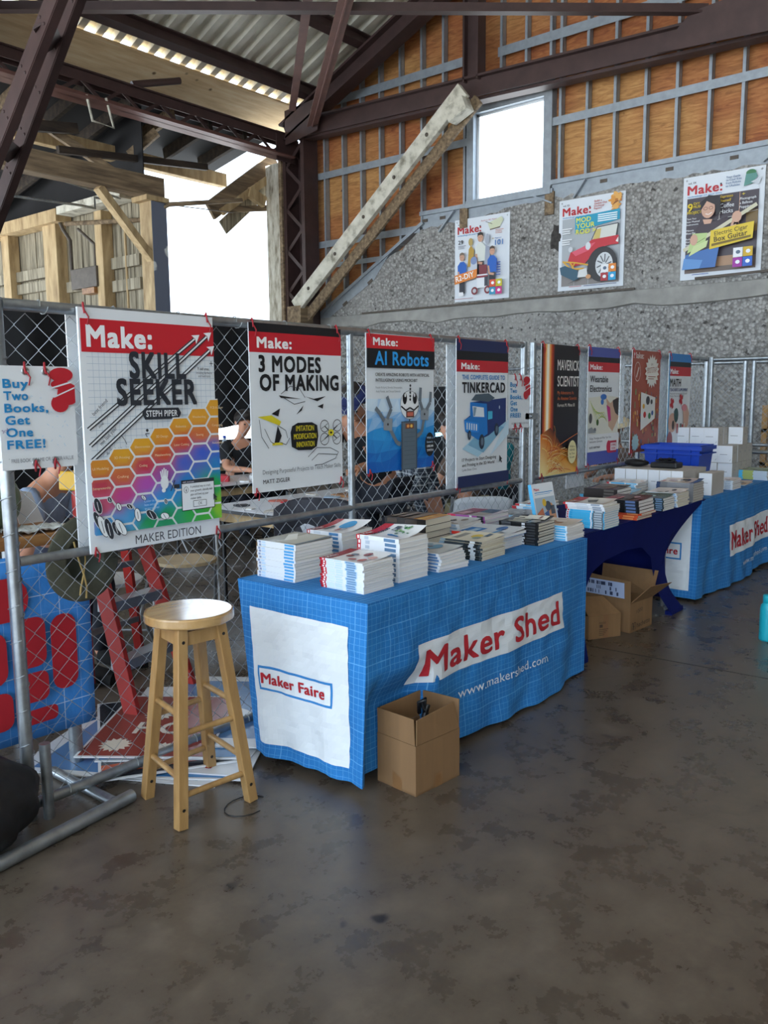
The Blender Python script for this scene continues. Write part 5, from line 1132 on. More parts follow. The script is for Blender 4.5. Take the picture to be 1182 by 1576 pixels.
def t_h(A): strip(A, 20, 70, 80, 86, '#8a8478'); A.circ(58, 44, 18, 12, '#d0b23a', 14); A.circ(40, 36, 12, 9, '#8a9a8a', 12); strip(A, 60, 20, 88, 30, '#5a6a78')
stack('H', 3.298, 2.13, .22, .235, .0098, 9, S_H, (t_h, .01), 'the cream paged front stack', 'thin cream book', seed=8, jit=.006, rot=.02)
S_G = dict(cover='#cfd0ce', spine=WHT, back=WHT, blocks=[(0, 6, '#50606a'), (50, 90, '=#9fb4cc')])
stack('G', 3.66, 2.5, .225, .22, .0158, 6, S_G, (img(['#5a5550', '#8a7f74', '#3f3a38', '#b0a89a'], 5, None, 8), .008), 'the stack behind the big manual', 'white paperback', seed=9, rot=.02)
S_I = dict(cover='#d5cfd8', spine='#9a4f94', back='#b98ab4', blocks=[(0, 22, '#c3254e'), (60, 66, '#e0dade'), (80, 96, '#26282e')])
def t_i(A): strip(A, 4, 50, 94, 94, '#8f4f6a'); strip(A, 10, 62, 50, 84, '#c59aa8'); strip(A, 50, 12, 94, 48, '#5a6f86'); strip(A, 4, 12, 46, 44, '#b9b4ae')
stack('I', 3.94, 2.52, .27, .25, .0205, 5, S_I, (t_i, .006), 'the purple back stack', 'large purple paperback', seed=10, rot=.03)
S_J = dict(cover='#dadde0', spine=WHT, back=WHT, blocks=[(60, 94, '=#7f94b4')])
S_J2 = dict(cover='#d2d6da', spine='#2f7fc4', back='#2f7fc4', blocks=[(0, 24, '#c8342a'), (24, 32, '#d9a92a'), (32, 36, '#c8342a'), (84, 98, '#1f2f5a')])
def t_j(A): strip(A, 4, 4, 96, 96, '#c3c8cc'); strip(A, 8, 58, 60, 90, '#2f6fae'); strip(A, 16, 64, 50, 76, '#a9cbe4'); A.circ(70, 34, 18, 9, '#2f5f9a', 14); strip(A, 10, 24, 52, 30, '#4f8fc4'); strip(A, 10, 12, 40, 18, '#8f9aa4')
zz = stack('J', 3.582, 2.2, .235, .235, .0135, 5, S_J, None, 'the stack with the big manual', 'white paperback', seed=11, total=6)
stack('J', 3.545, 2.165, .25, .3, .016, 1, S_J2, (t_j, .012), 'the stack with the big manual', 'large blue and red spined manual', seed=12, z=zz, first=5, total=6)
S_K = dict(cover='#1d1e20', spine='#141416', back='#1d1e20', page='cream_paper', blocks=[(6, 30, '=#4a4d52'), (58, 66, '=#d0d3d6'), (70, 92, '=#2f3236')])
def t_k(A):
    for i in range(4): strip(A, 14+18*i, 40, 26+18*i, 84-5*(i % 2), '#c9c5b4')
    strip(A, 56, 8, 92, 60, '#d8d3c4'); strip(A, 8, 10, 44, 32, '#8a8578'); strip(A, 62, 20, 84, 26, '#7a4a44')
stack('K', 3.812, 2.112, .185, .235, .0143, 8, S_K, (t_k, .018), 'the black front stack', 'black spined cream paperback', seed=13, rot=.03)
S_L = dict(cover='#d9d2cc', spine='#c9dfee', back=WHT, blocks=[(0, 20, '=#5fb4e0'), (70, 96, '=#5fb4e0')])
def t_l(A): strip(A, 4, 4, 96, 96, '#cfc3b6'); A.circ(46, 50, 26, 20, '#a88a78', 14); strip(A, 8, 78, 50, 92, '#b85a50'); A.circ(64, 40, 12, 14, '#e0d6cc', 12)
stack('L', 4.035, 2.065, .2, .235, .0133, 6, S_L, (t_l, .012), 'the first table right end stack', 'white curling paperback', seed=14, jit=.007, rj=.02)
S_M = dict(cover='#d5d0cc', spine='#cfe2ee', back=WHT, blocks=[(0, 16, '#b9303a'), (40, 90, '=#7fbce0')])
stack('M', 4.72, 2.6, .22, .2, .0125, 6, S_M, (img(['#c05a5a', '#8ab4d0', '#d9c9a8'], 8), .01), 'the loose stack by the fence posts', 'red tipped paperback', seed=15, jit=.012, rj=.05)
stack('M', 4.33, 2.52, .21, .2, .0125, 5, dict(cover='#8f9296', spine='#9fc6de', back=WHT, blocks=[(0, 20, '#50565c')]), (img(['#3a3a3c', '#6a6a6c', '#b0b0b0'], 9), .01), 'the stack behind the standing book', 'grey covered paperback', seed=16, jit=.01, rj=.05)
S_O = dict(cover='#cfd6da', spine='#45b2e2', back='#45b2e2', blocks=[(0, 8, '#dfe4e8'), (2, 6, '=#b9404a'), (8, 16, '=#2f9fd4'), (64, 68, '#dfe4e8'), (70, 98, '#5f6b74'), (74, 94, '=#aeb8c0')])
zz = stack('O', 4.503, 2.068, .206, .24, .0133, 8, S_O, None, 'the cyan spined stack', 'cyan spined paperback', seed=17, total=11)
S_O2 = dict(cover='#cdc4b4', spine=WHT, back=WHT, blocks=[(0, 6, '#b9303a'), (30, 60, '=#c9d0d8'), (70, 92, '=#8f9aa8')])
def t_o(A): strip(A, 0, 70, 100, 100, '#a8343a'); strip(A, 6, 8, 90, 66, '#d6d3cc'); A.poly([(20, 44), (60, 60), (72, 36), (36, 30)], '#3a3a3c'); A.text('Make:', 8, 80, 9, 30, '#eee', .03)
stack('O', 4.5, 2.072, .21, .25, .0133, 3, S_O2, (t_o, .012), 'the cyan spined stack', 'white paperback', seed=18, z=zz, first=8, total=11, jit=.012, rj=.04)
S_P = dict(cover='#b9502f', spine='#c8502f', back='#c8502f', page='cream_paper', blocks=[(6, 30, '=#e07a4a'), (60, 90, '=#e0905a')])
zz = stack('P', 4.965, 2.05, .225, .24, .0145, 3, S_P, None, 'the dark red stack', 'orange spined paperback', seed=19, total=7, jit=.012, rj=.04)
S_P2 = dict(cover='#5a2430', spine='#17181d', back='#17181d', blocks=[(4, 14, '=#8a2a34'), (60, 94, '#22262e'), (64, 90, '=#5a6f9a')])
def t_p(A): strip(A, 0, 0, 100, 100, '#4a2028'); strip(A, 0, 70, 60, 100, '#9a3038'); strip(A, 20, 34, 92, 56, '#2a1d24'); A.circ(66, 30, 14, 8, '#a88a90', 12); strip(A, 16, 62, 60, 68, '#b9707a'); strip(A, 12, 10, 50, 16, '#8f6a72')
stack('P', 4.955, 2.05, .235, .24, .0195, 4, S_P2, (t_p, .012), 'the dark red stack', 'black spined dark red book', seed=20, z=zz, first=3, total=7, jit=.006)
S_P3 = dict(cover='#3a2f2c', spine='#2a2422', back='#2a2422', blocks=[(60, 90, '=#5a5550')])
def t_p3(A):
    strip(A, 0, 0, 100, 100, '#3f312c')
    for i in range(4): strip(A, 16+16*i, 30, 24+16*i, 88, '#b0a498')
    strip(A, 80, 10, 96, 90, '#8f8a84')
stack('P', 5.26, 2.33, .23, .24, .0205, 7, S_P3, (t_p3, .012), 'the brown stack behind the dark red one', 'dark brown book', seed=21)
S_Q = dict(cover='#3f5a4a', spine='#26343c', back=WHT, blocks=[(10, 40, '=#d0d6da'), (60, 70, '=#c9d0d6'), (76, 96, '=#6f8aa8')])
def t_q(A): strip(A, 0, 0, 100, 100, '#3d5648'); A.circ(50, 50, 12, 12, '#a9c2b0', 12); strip(A, 10, 76, 80, 88, '#7f988a')
stack('Q', 5.445, 2.085, .2, .23, .0143, 6, S_Q, (t_q, .012), 'the green topped stack', 'green covered paperback', seed=22)
S_R = dict(cover='#d6ccc4', spine='#d3dce4', back=WHT, page='cream_paper', blocks=[(10, 50, '=#c9d6e6'), (70, 96, '=#8fb0d6')])
stack('R', 5.69, 2.085, .225, .225, .0135, 7, S_R, (img(['#6a5a50', '#a8988a', '#3f3a3a'], 12, None, 4), .014), 'the pale stack left of grey tower', 'pale dog-eared paperback', seed=23, jit=.008, rj=.03)
S_S = dict(cover='#c9b9a8', spine='#77787c', back='#8f8f90', page='grey_card', blocks=[(0, 10, '#3a4a6a'), (30, 90, '#85868a')])
def t_s(A): strip(A, 0, 0, 100, 100, '#c6b3a0'); strip(A, 0, 0, 100, 14, '#2f4f7a'); A.circ(50, 70, 20, 12, '#8a4a3a', 12); A.circ(66, 40, 22, 14, '#2f2a2a', 12); A.circ(36, 44, 16, 10, '#d9c9b4', 12); strip(A, 10, 84, 44, 94, '#b85a44')
stack('S', 6.0, 2.085, .225, .27, .0172, 8, S_S, (t_s, .014), 'the grey tower by the small cartons', 'grey edged thick book', seed=24, jit=.003)
S_T = dict(cover='#8fb0c6', spine='#5fb8e4', back=WHT, blocks=[(40, 70, '=#2f9fd4'), (74, 96, '#7f8f9a')])
stack('T', 5.53, 2.47, .225, .25, .0135, 5, S_T, (img(['#5f7f94', '#a9c2d0', '#3f5a70'], 13), .008), 'the light blue stack near the fence', 'light blue paperback', seed=25, jit=.01)
stack('V', 5.785, 2.46, .2, .24, .0135, 5, S_T, (img(['#d0d6da', '#7f94a4'], 14), .01), 'the light blue stack right of the other', 'light blue paperback', seed=26, jit=.01)
S_U = dict(cover='#d0c9c4', spine=WHT, back=WHT, blocks=[(0, 8, '#b9404a'), (14, 58, '=#4fb0e0'), (62, 96, '=#6fbce4')])
stack('U', 5.995, 2.5, .2, .245, .0143, 8, S_U, (img(['#c4a89a', '#9fb4c4', '#e0d6cc'], 15), .01), 'the stack left of the small cartons', 'blue barred paperback', seed=27, jit=.008)
S_W = dict(cover='#cfc4bc', spine='#cfd8e0', back=WHT, blocks=[(8, 60, '=#8fa4bc'), (70, 92, '=#a9b8c8')])
stack('W', 6.98, 2.11, .22, .2, .0148, 5, S_W, (img(['#a87a6a', '#6a5a58', '#d0b8a8'], 16), .008), 'the small stack before the tall cartons', 'pale striped paperback', seed=28)
stack('W', 6.7, 2.2, .24, .2, .0145, 6, dict(cover='#b9cfdc', spine='#7fc6ea', back=WHT, blocks=[(20, 80, '=#bfe0f2')]), (img(['#8fa4b4', '#d6dde2'], 17), .006), 'the cyan stack before the blue tote', 'cyan paperback', seed=29)
stack('X', 7.36, 2.13, .3, .2, .005, 1, dict(cover='#c9b4a8', spine='#d0d3d6', back=WHT), (img(['#a86a5a', '#7f8a94', '#d9c4b4'], 18), .012), 'the far blue cloth', 'single thin magazine lying flat', seed=30, rot=.05)
stack('Y', 7.9, 2.1, .3, .36, .0135, 6, dict(cover='#9fb09a', spine='#4fb8e6', back=WHT, blocks=[(0, 8, '#b9505a'), (40, 66, '#a8b46a'), (66, 100, '#b9c6d2')]), (img(['#6a7a4a', '#8f9a6a', '#4f6a5a'], 19), .006), 'the cyan and green right edge stack', 'cyan and green spined book', seed=31, rot=-.1)
# display copy leaning upright
t = thing('display_book', 'white Make book standing upright for display at the end of the first table', 'book', (4.3, 2.34, .7655))
mb = MB(); mb.box((-.11, 0, 0), (.115, .0015, .275), col=C('#e2e6ea')); mb.box((-.1115, 0, 0), (-.11, .022, .275), col=C('#4fb0e0')); mb.box((-.11, .0205, 0), (.115, .022, .275), col=C('#dfe3e6'))
A = Art(mb, (-.11, 0, 0), V((.00225, 0, 0)), V((0, 0, .00225)), lift=.0004, nrm=V((0, -1, 0))); A.text('Make:', 8, 104, 7, 25, '#c0283a', .03); A.rect(8, 98, 92, 100, '#3f8fc8'); A.rect(8, 93.5, 80, 95, '#7fb0d4'); A.rect(4, 4, 96, 86, '#a9b8c4'); A.poly([(6, 6), (6, 46), (34, 60), (44, 10)], '#b9602f'); A.poly([(44, 6), (50, 54), (76, 70), (92, 48), (92, 6)], '#c98a5a'); A.circ(60, 62, 14, 13, '#3a4452', 14); A.circ(44, 72, 9, 10, '#d9b23a', 12); A.poly([(36, 44), (60, 52), (58, 30)], '#2f4f8a'); A.rect(70, 40, 88, 62, '#2a2c34')
for o in (mb.build('cover', 'gloss_print', None), MB().box((-.109, .002, .003), (.112, .02, .272)).build('page_block', 'paper', None)): o.parent = t
t.rotation_euler = (-.22, 0, -.06); t.location = (4.3, 2.31, .768)

# ================================================================== CARTONS, TOTE AND BOXES ON THE FAR TABLE
def carton(x, y, z, dx, dy, dz, lab, grp, small=False):
    mb = MB(); mb.box((x, y, z), (x+dx, y+dy, z+dz), mi=1); mb.add([(x-.0008, y+.001, z+.001), (x-.0008, y+.001, z+dz-.001), (x-.0008, y+dy-.001, z+dz-.001), (x-.0008, y+dy-.001, z+.001)], [(0, 1, 2, 3)], mi=0)
    o = mb.build('white_carton', ['white_card', 'grey_card'], None, (x+dx/2, y+dy/2, z)); tag(o, lab, 'carton', grp)
    mb = MB()
    if not small: mb.box((x-.0016, y+dy*.35, z+dz*.47), (x-.0008, y+dy*.85, z+dz*.5)); mb.beam((x-.001, y+.022, z+.018), (x-.001, y+.012, z+.034), .001, .003); mb.box((x+dx*.4, y-.0012, z+dz*.55), (x+dx*.55, y, z+dz*.62)); mb.box((x+dx*.75, y-.0012, z+dz*.75), (x+dx*.82, y, z+dz*.82))
    else: mb.box((x-.0016, y+dy*.3, z+dz*.55), (x-.0008, y+dy*.7, z+dz*.57))
    mb.build('marking', 'frame_grey', o); return o
Zt = .7655; cw, cd_, ch = .1285, .139, .154
rown = ('bottom row', 'middle row', 'top row'); coln = ('leftmost', 'second from left', 'third from left', 'fourth from left')
for r in range(3):
    z = Zt+r*(ch+.002)
    for i in range(4 if r < 2 else 3): carton(7.72+(.012 if (i+r) % 2 else 0), 2.872-(i+1)*.1305, z, cd_, cw, ch, 'white carton in the %s of the tall pile, %s in front' % (rown[r], coln[i]), 'tall carton pile')
    for k in range(1, 4 if r < 2 else 2): carton(7.72+.012+k*(cd_+.004), 2.872-(4 if r < 2 else 3)*.1305, z, cd_, cw, ch, 'white carton in the %s of the tall pile, %s behind the right front one' % (rown[r], ('first', 'second', 'third')[k-1]), 'tall carton pile')
carton(7.98, 2.345, Zt+2*(ch+.002), .139, .1285, .154, 'white carton alone at the right end of the tall pile top row', 'tall carton pile')
for k in range(2):
    for i in range(6): carton(6.235+k*.252, 2.79-(i+1)*.0905, Zt, .25, .0885, .2, 'small white carton by the tote, %s from left in the %s rank' % (('first', 'second', 'third', 'fourth', 'fifth', 'sixth')[i], ('front', 'rear')[k]), 'flat row of small cartons', True)
carton(6.5, 2.12, Zt, .28, .1, .17, 'small white carton at the right end, half turned beside the flat row', 'flat row of small cartons', True)
mb = MB(); bx0, bx1, by0, by1, bz0, bz1 = 6.8, 7.12, 2.32, 2.79, Zt, 1.125; tp = .03
def ring(i, z): return [(bx0+i, by0+i, z), (bx1-i, by0+i, z), (bx1-i, by1-i, z), (bx0+i, by1-i, z)]
v = ring(tp, bz0)+ring(0, bz1)+ring(.012, bz1)+ring(tp+.01, bz0+.01)
mb.add(v, [(0, 3, 2, 1)]+[(i, (i+1) % 4, 4+(i+1) % 4, 4+i) for i in range(4)]+[(4+i, 4+(i+1) % 4, 8+(i+1) % 4, 8+i) for i in range(4)]+[(8+i, 8+(i+1) % 4, 12+(i+1) % 4, 12+i) for i in range(4)]+[(12, 13, 14, 15)])
o = mb.build('storage_tote', 'bin_blue', None, (7, 2.5, Zt)); tag(o, 'blue plastic storage tote between the small and tall white cartons', 'tote')
mb = MB(); e = .018
for z0_, z1_ in ((bz1-.04, bz1-.01), (bz1-.075, bz1-.065)): mb.box((bx0-e, by0-e, z0_), (bx1+e, by0, z1_)).box((bx0-e, by0, z0_), (bx0, by1, z1_)).box((bx1, by0, z0_), (bx1+e, by1+e, z1_)).box((bx0-e, by1, z0_), (bx1, by1+e, z1_))
for y in (2.4, 2.55, 2.68): mb.beam((bx0+tp-.006, y, bz0+.02), (bx0-.006, y, bz1-.04), .012, .02)
mb.build('rim', 'bin_blue', o)
zc = Zt+.2
o = MB().ellipsoid((6.45, 2.7, zc+.032), (.07, .1, .03), 18, 8).build('pouch', 'black_nylon', None, (6.45, 2.7, zc)); tag(o, 'flat black pouch lying on the small cartons, left one', 'pouch')
MB().tube([(6.4, 2.62, zc+.058), (6.42, 2.7, zc+.066), (6.44, 2.78, zc+.058)], .003, 6).build('zip', 'frame_grey', o)
o = MB().box((6.4, 2.36, zc), (6.54, 2.57, zc+.045)).build('cable_case', 'black_plastic', None, (6.47, 2.46, zc), .01); tag(o, 'open black case of tangled cables on the small cartons', 'case')
mb = MB(); rc = random.Random(3)
for i in range(9): mb.tube([(6.42+.1*rc.random(), 2.38+.17*rc.random(), zc+.045+.03*rc.random()) for _ in range(6)], .0035, 6)
mb.build('cable', 'black_plastic', o)

# ================================================================== CARDBOARD BOXES ON THE FLOOR
def slab(mb, a, b_, c, d, t, **k):   # thick quad
    a, b_, c, d = map(V, (a, b_, c, d)); n = (b_-a).cross(d-a).normalized()*t; mb.prism([a, b_, c, d], n, **k)
t = thing('cardboard_box', 'open cardboard box standing against the front of the nearest blue cloth', 'box', (2.57, 1.97, 0))
cA, cB, cC, cD = V((2.442, 1.868, 0)), V((2.705, 1.844, 0)), V((2.722, 2.05, 0)), V((2.462, 2.078, 0)); zf = .205
th = .004; mb = MB()
for a, b_ in ((cA, cB), (cB, cC), (cC, cD), (cD, cA)): slab(mb, a, b_, b_+V((0, 0, zf)), a+V((0, 0, zf)), -th)
mb.prism([cA+V((0, 0, .002)), cB+V((0, 0, .002)), cC+V((0, 0, .002)), cD+V((0, 0, .002))], (0, 0, .004)); mb.build('body', 'cardboard', t)
for a, b_, la, lb, o_ in ((cA, cB, .105, .115, V((.012, .0, 0))), (cB, cC, .12, .11, V((0, 0, 0))), (cC, cD, .11, .1, V((0, 0, 0))), (cD, cA, .105, .108, V((0, 0, 0)))):
    mb = MB(); i_ = (b_-a).normalized()*.004; ou = V((i_.y, -i_.x, 0)).normalized()*.0015; slab(mb, a+i_+ou+V((0, 0, zf+.0025)), b_-i_+ou+V((0, 0, zf+.0025)), b_-i_*7*(1 if o_.length else .3)+ou*(-5 if o_.length else 2)+V((0, 0, zf+lb)), a+i_+ou*2+V((0, 0, zf+la)), -th); mb.build('flap', 'cardboard', t)
mid = (cA+cB)/2; d = (cB-cA).normalized(); nn = V((d.y, -d.x, 0))*.0008
mb = MB(); mb.add([mid-d*.022+nn, mid+d*.022+nn, mid+d*.022+nn+V((0, 0, .055)), mid-d*.022+nn+V((0, 0, .055))], [(0, 1, 2, 3)]); mb.build('tape', 'kraft_tape', t); mb = MB(); m2 = (cA+cD)/2; d2 = (cA-cD).normalized(); n2 = V((d2.y, -d2.x, 0))*.0008
mb.add([m2-d2*.02+n2, m2+d2*.03+n2, m2+d2*.03+n2+V((0, 0, .05)), m2-d2*.02+n2+V((0, 0, .07))], [(0, 1, 2, 3)]); mb.build('tape', 'kraft_tape', t)
o = MB().tube([(2.62, 1.95, .01), (2.62, 1.95, .2), (2.615, 1.955, .3), (2.6, 1.94, .335), (2.585, 1.96, .32), (2.6, 1.97, .27)], .009, 8).tube([(2.63, 1.96, .08), (2.64, 1.955, .25), (2.61, 1.965, .31), (2.58, 1.93, .29)], .007, 8).tube([(2.6, 1.93, .02), (2.6, 1.945, .26), (2.63, 1.95, .3)], .012, 8).build('cable_bundle', 'black_plastic', None, (2.6, 1.95, .01)); tag(o, 'black strap bundle sticking up inside the open cardboard box', 'strap')
t = thing('cardboard_box', 'open cardboard box with raised flaps under the arch of the navy cover', 'box', (5.24, 2.32, 0))
A0, B0, C0, D0 = V((5.09, 2.14, 0)), V((5.38, 2.11, 0)), V((5.42, 2.5, 0)), V((5.13, 2.53, 0)); zf = .195; mb = MB()
for a, b_ in ((A0, B0), (B0, C0), (C0, D0), (D0, A0)): slab(mb, a, b_, b_+V((0, 0, zf)), a+V((0, 0, zf)), -th)
mb.prism([A0+V((0, 0, .002)), B0+V((0, 0, .002)), C0+V((0, 0, .002)), D0+V((0, 0, .002))], (0, 0, .004)); mb.build('body', 'cardboard', t)
mb = MB(); slab(mb, A0+V((0, 0, zf)), B0+V((0, 0, zf)), B0+V((.1, -.09, zf+.09)), A0+V((.1, -.09, zf+.11)), -th); mb.build('flap', 'cardboard', t)
mb = MB(); slab(mb, D0+V((0, 0, zf)), A0+V((0, 0, zf)), A0+V((-.01, 0, zf+.15)), D0+V((-.01, 0, zf+.17)), -th); fl = mb.build('flap', 'cardboard', t)
mb = MB(); A = Art(mb, D0+V((-.004, -.03, zf+.03)), (A0-D0).normalized()*.01, V((-.0008, 0, .01)), lift=.004, step=.0006); A.rect(0, 0, 32, 10.5, '#aab8d6'); rb = random.Random(9)
for i in range(40): u = rb.uniform(1, 29); vv_ = rb.choice((1, 4, 7)); A.rect(u, vv_, u+rb.uniform(.3, 1.2), vv_+2.4, '#2f3a5a', False)
mb.build('shipping_label', 'print', fl)
mb = MB(); slab(mb, C0+V((0, 0, zf)), D0+V((0, 0, zf)), D0+V((.02, .16, zf+.05)), C0+V((0, .16, zf+.05)), -th); mb.build('flap', 'cardboard_inside', t)
mb = MB(); slab(mb, B0+V((0, 0, zf)), C0+V((0, 0, zf)), C0+V((.03, 0, zf+.17)), B0+V((.09, .0, zf+.16)), -th); mb.build('flap', 'cardboard', t)
mb = MB(); A = Art(mb, A0, (B0-A0).normalized()*.01, V((0, 0, .01)), lift=.0012); A.text('1000', 8, 11.5, 2.6, 8, '#4a3a2c', 0, .15); A.text('hachette', 9, 2.2, 3.2, 17, '#33281e', 0, .05); A.line([(2.5, 1.5), (2.5, 6), (4, 6), (4, 1.5)], .5, '#33281e'); A.line([(5, 1.5), (5, 6), (7, 6), (7, 1.5)], .5, '#33281e'); A.line([(3.6, 3.6), (5.4, 3.6)], .6, '#33281e'); mb.build('marking', 'dull_paint', t)
t = thing('cardboard_box', 'small taped cardboard box with one tilted flap, left of the big one', 'box', (4.95, 2.3, 0))
A0, B0 = V((4.79, 2.285, 0)), V((5.005, 2.165, 0)); n_ = V((.12, .215, 0)).normalized()*.2; C0, D0 = B0+n_, A0+n_; zf = .15; C0 = V((5.06, 2.33, 0)); D0 = V((4.87, 2.46, 0)); mb = MB()
for a, b_ in ((A0, B0), (B0, C0), (C0, D0), (D0, A0)): slab(mb, a, b_, b_+V((0, 0, zf)), a+V((0, 0, zf)), -th)
mb.prism([A0+V((0, 0, .002)), B0+V((0, 0, .002)), C0+V((0, 0, .002)), D0+V((0, 0, .002))], (0, 0, .004)); mb.build('body', 'cardboard', t)
mb = MB(); slab(mb, A0+V((0, 0, zf)), B0+V((0, 0, zf)), B0+V((-.02, .12, zf+.1)), A0+V((.05, .1, zf+.11)), -th); mb.build('flap', 'cardboard', t)
mb = MB(); u_ = (B0-A0).normalized(); A = Art(mb, A0, u_*.01, V((0, 0, .01)), lift=.001); A.rect(11.2, .2, 15, 15, '#7f5a3a'); A.text('FRAGILE', 8, 9.5, 1.2, 5, '#3a2a1e'); A.rect(8.2, 7, 10.6, 9, '#4a3626')
for i in range(4): A.rect(8, 5.6-1.2*i, 15-i, 6-1.2*i, '#4a3626', False)
mb.build('marking', 'dull_paint', t)
# teal bottle
t = thing('water_bottle', 'teal water bottle standing on the floor at the right edge', 'bottle', (5.47, 1.403, 0))
MB().lathe([(.001, 0), (.04, 0), (.046, .008), (.0465, .02), (.0465, .2), (.043, .225), (.03, .243)], (5.47, 1.403, 0), 28).build('body', 'bottle_teal', t)
MB().lathe([(.03, .243), (.033, .245), (.034, .285), (.03, .293), (.001, .294)], (5.47, 1.403, 0), 24).build('cap', 'bottle_teal', t)
# ================================================================== STOOL
t = thing('bar_stool', 'round wooden bar stool standing before the fence', 'stool', (1.905, 2.525, 0)); sc_ = V((1.897, 2.52, 0))
MB().lathe([(.001, .722), (.16, .722), (.1655, .727), (.166, .732), (.166, .753), (.163, .7585), (.157, .76), (.001, .76)], tuple(sc_), 72, False).build('seat', 'seat_wood', t)
feet = [V((1.72, 2.385, 0)), V((2.026, 2.352, 0)), V((2.095, 2.684, 0)), V((1.79, 2.69, 0))]; tops = [sc_+(f-V((1.908, 2.528, 0)))*.52+V((0, 0, .722)) for f in feet]
for f, tp_ in zip(feet, tops):
    ax = (feet[1]-feet[0]).normalized(); l = MB().beam(f, tp_, .04, .04, ax).build('leg', 'stool_wood', t, None, .003)
    for k in (.1, .93):
        p = f.lerp(tp_, k)-ax.cross(V((0, 0, 1)))*0
        q = p+V((ax.y, -ax.x, 0))*.0205; MB().tube([q, q+V((ax.y, -ax.x, 0))*.001], .0065, 10).build('bolt', 'bolt_dark', l)
for i in range(4):
    a, b_ = (feet[i], tops[i]), (feet[(i+1) % 4], tops[(i+1) % 4]); j = i % 2
    for z_ in ((.245, .56) if j else (.16, .47)):
        MB().tube([a[0].lerp(a[1], z_), b_[0].lerp(b_[1], z_)], .0115, 10).build('rung', 'stool_wood', t)
    MB().beam(a[0].lerp(a[1], .94), b_[0].lerp(b_[1], .94), .02, .05).build('apron', 'stool_wood', t)
o = MB().tube([(1.98+.09*cos(.4*i), 2.33+.07*sin(.4*i), .003) for i in range(13)], .002, 5).build('wire', 'black_plastic', None, (1.98, 2.3, 0)); tag(o, 'thin loop of dark wire lying on the floor beside the stool', 'wire')
# ================================================================== BEHIND THE FENCE
# dark backdrops hung in front of the open side
t = thing('backdrop', 'long black cloth backdrop hung behind the fence at left', 'backdrop', (6, 9.0, 0))
mb = MB(); mb.grid(lambda a, c: (2.2+6.5*a, 9+.05*sin(60*a)+.03*sin(23*a+2*c), 1.13+.02*sin(31*a)+1.38*c), 120, 6, smooth=True); mb.build('drape', 'black_drape', t)
mb = MB(); mb.grid(lambda a, c: (2.2+6.5*a, 9.06+.04*sin(50*a)+.03*sin(19*a), .01+.95*c), 120, 4, smooth=True); mb.build('lower_drape', 'black_drape', t)
for x in (2.25, 5.45, 8.65): MB().tube([(x, 9.02, 0), (x, 9.02, 2.52)], .02, 10).build('pole', 'galvanised_pipe', t)
MB().tube([(2.2, 9.02, 2.51), (8.7, 9.02, 2.51)], .018, 10).build('crossbar', 'galvanised_pipe', t)
t = thing('backdrop', 'narrow black backdrop panel standing between the AI Robots and TINKERCAD posters', 'backdrop', (9.0, 6.25, 0))
mb = MB(); mb.grid(lambda a, c: (9+.03*sin(25*a), 5.75+.86*a, .02+1.63*c), 20, 4, smooth=True); mb.build('drape', 'black_drape', t)
for y in (5.75, 6.6): MB().tube([(9.03, y, 0), (9.03, y, 1.66)], .015, 8).build('pole', 'galvanised_pipe', t)
m_, nt, b = newmat('led_blue'); b.inputs['Base Color'].default_value = (.2, .7, 1, 1); b.inputs['Emission Color'].default_value = (.25, .75, 1, 1); b.inputs['Emission Strength'].default_value = 1.2
o = MB().beam((8.9, 6.46, 1.03), (8.9, 6.2, 1.06), .02, .05).build('lamp_tube', 'led_blue', None, (8.9, 6.33, 1)); MB().tube([(8.9, 6.33, 0), (8.9, 6.33, 1.03)], .012, 8).build('stand_pole', 'black_plastic', o); tag(o, 'short blue glowing lamp tube in front of the narrow black backdrop', 'lamp')
# ---- people
def skin(name, pts, edges, mats, parent, sub=2, root=0):
    names = list(pts); idx = {n_: i for i, n_ in enumerate(names)}; g = origin_of(parent)
    me = bpy.data.meshes.new(name); me.from_pydata([tuple(V(pts[n_][0])-g) for n_ in names], [(idx[a], idx[c]) for a, c in edges], [])
    o = bpy.data.objects.new(name, me); COL.objects.link(o)
    md = o.modifiers.new('s', 'SKIN'); md.use_smooth_shade = True; md.branch_smoothing = .4
    for i, n_ in enumerate(names):
        r = pts[n_][1]; me.skin_vertices[0].data[i].radius = r if isinstance(r, tuple) else (r, r)
    me.skin_vertices[0].data[root].use_root = True
    ms = o.modifiers.new('ss', 'SUBSURF'); ms.levels = ms.render_levels = sub
    ev = o.evaluated_get(bpy.context.evaluated_depsgraph_get()); m2 = bpy.data.meshes.new_from_object(ev); bpy.data.objects.remove(o)
    m2.materials.clear(); m2.materials.append(MATS[mats])
    for p in m2.polygons: p.use_smooth = True
    r = bpy.data.objects.new(name, m2); COL.objects.link(r); r.parent = parent; ORG[r.name] = g; return r
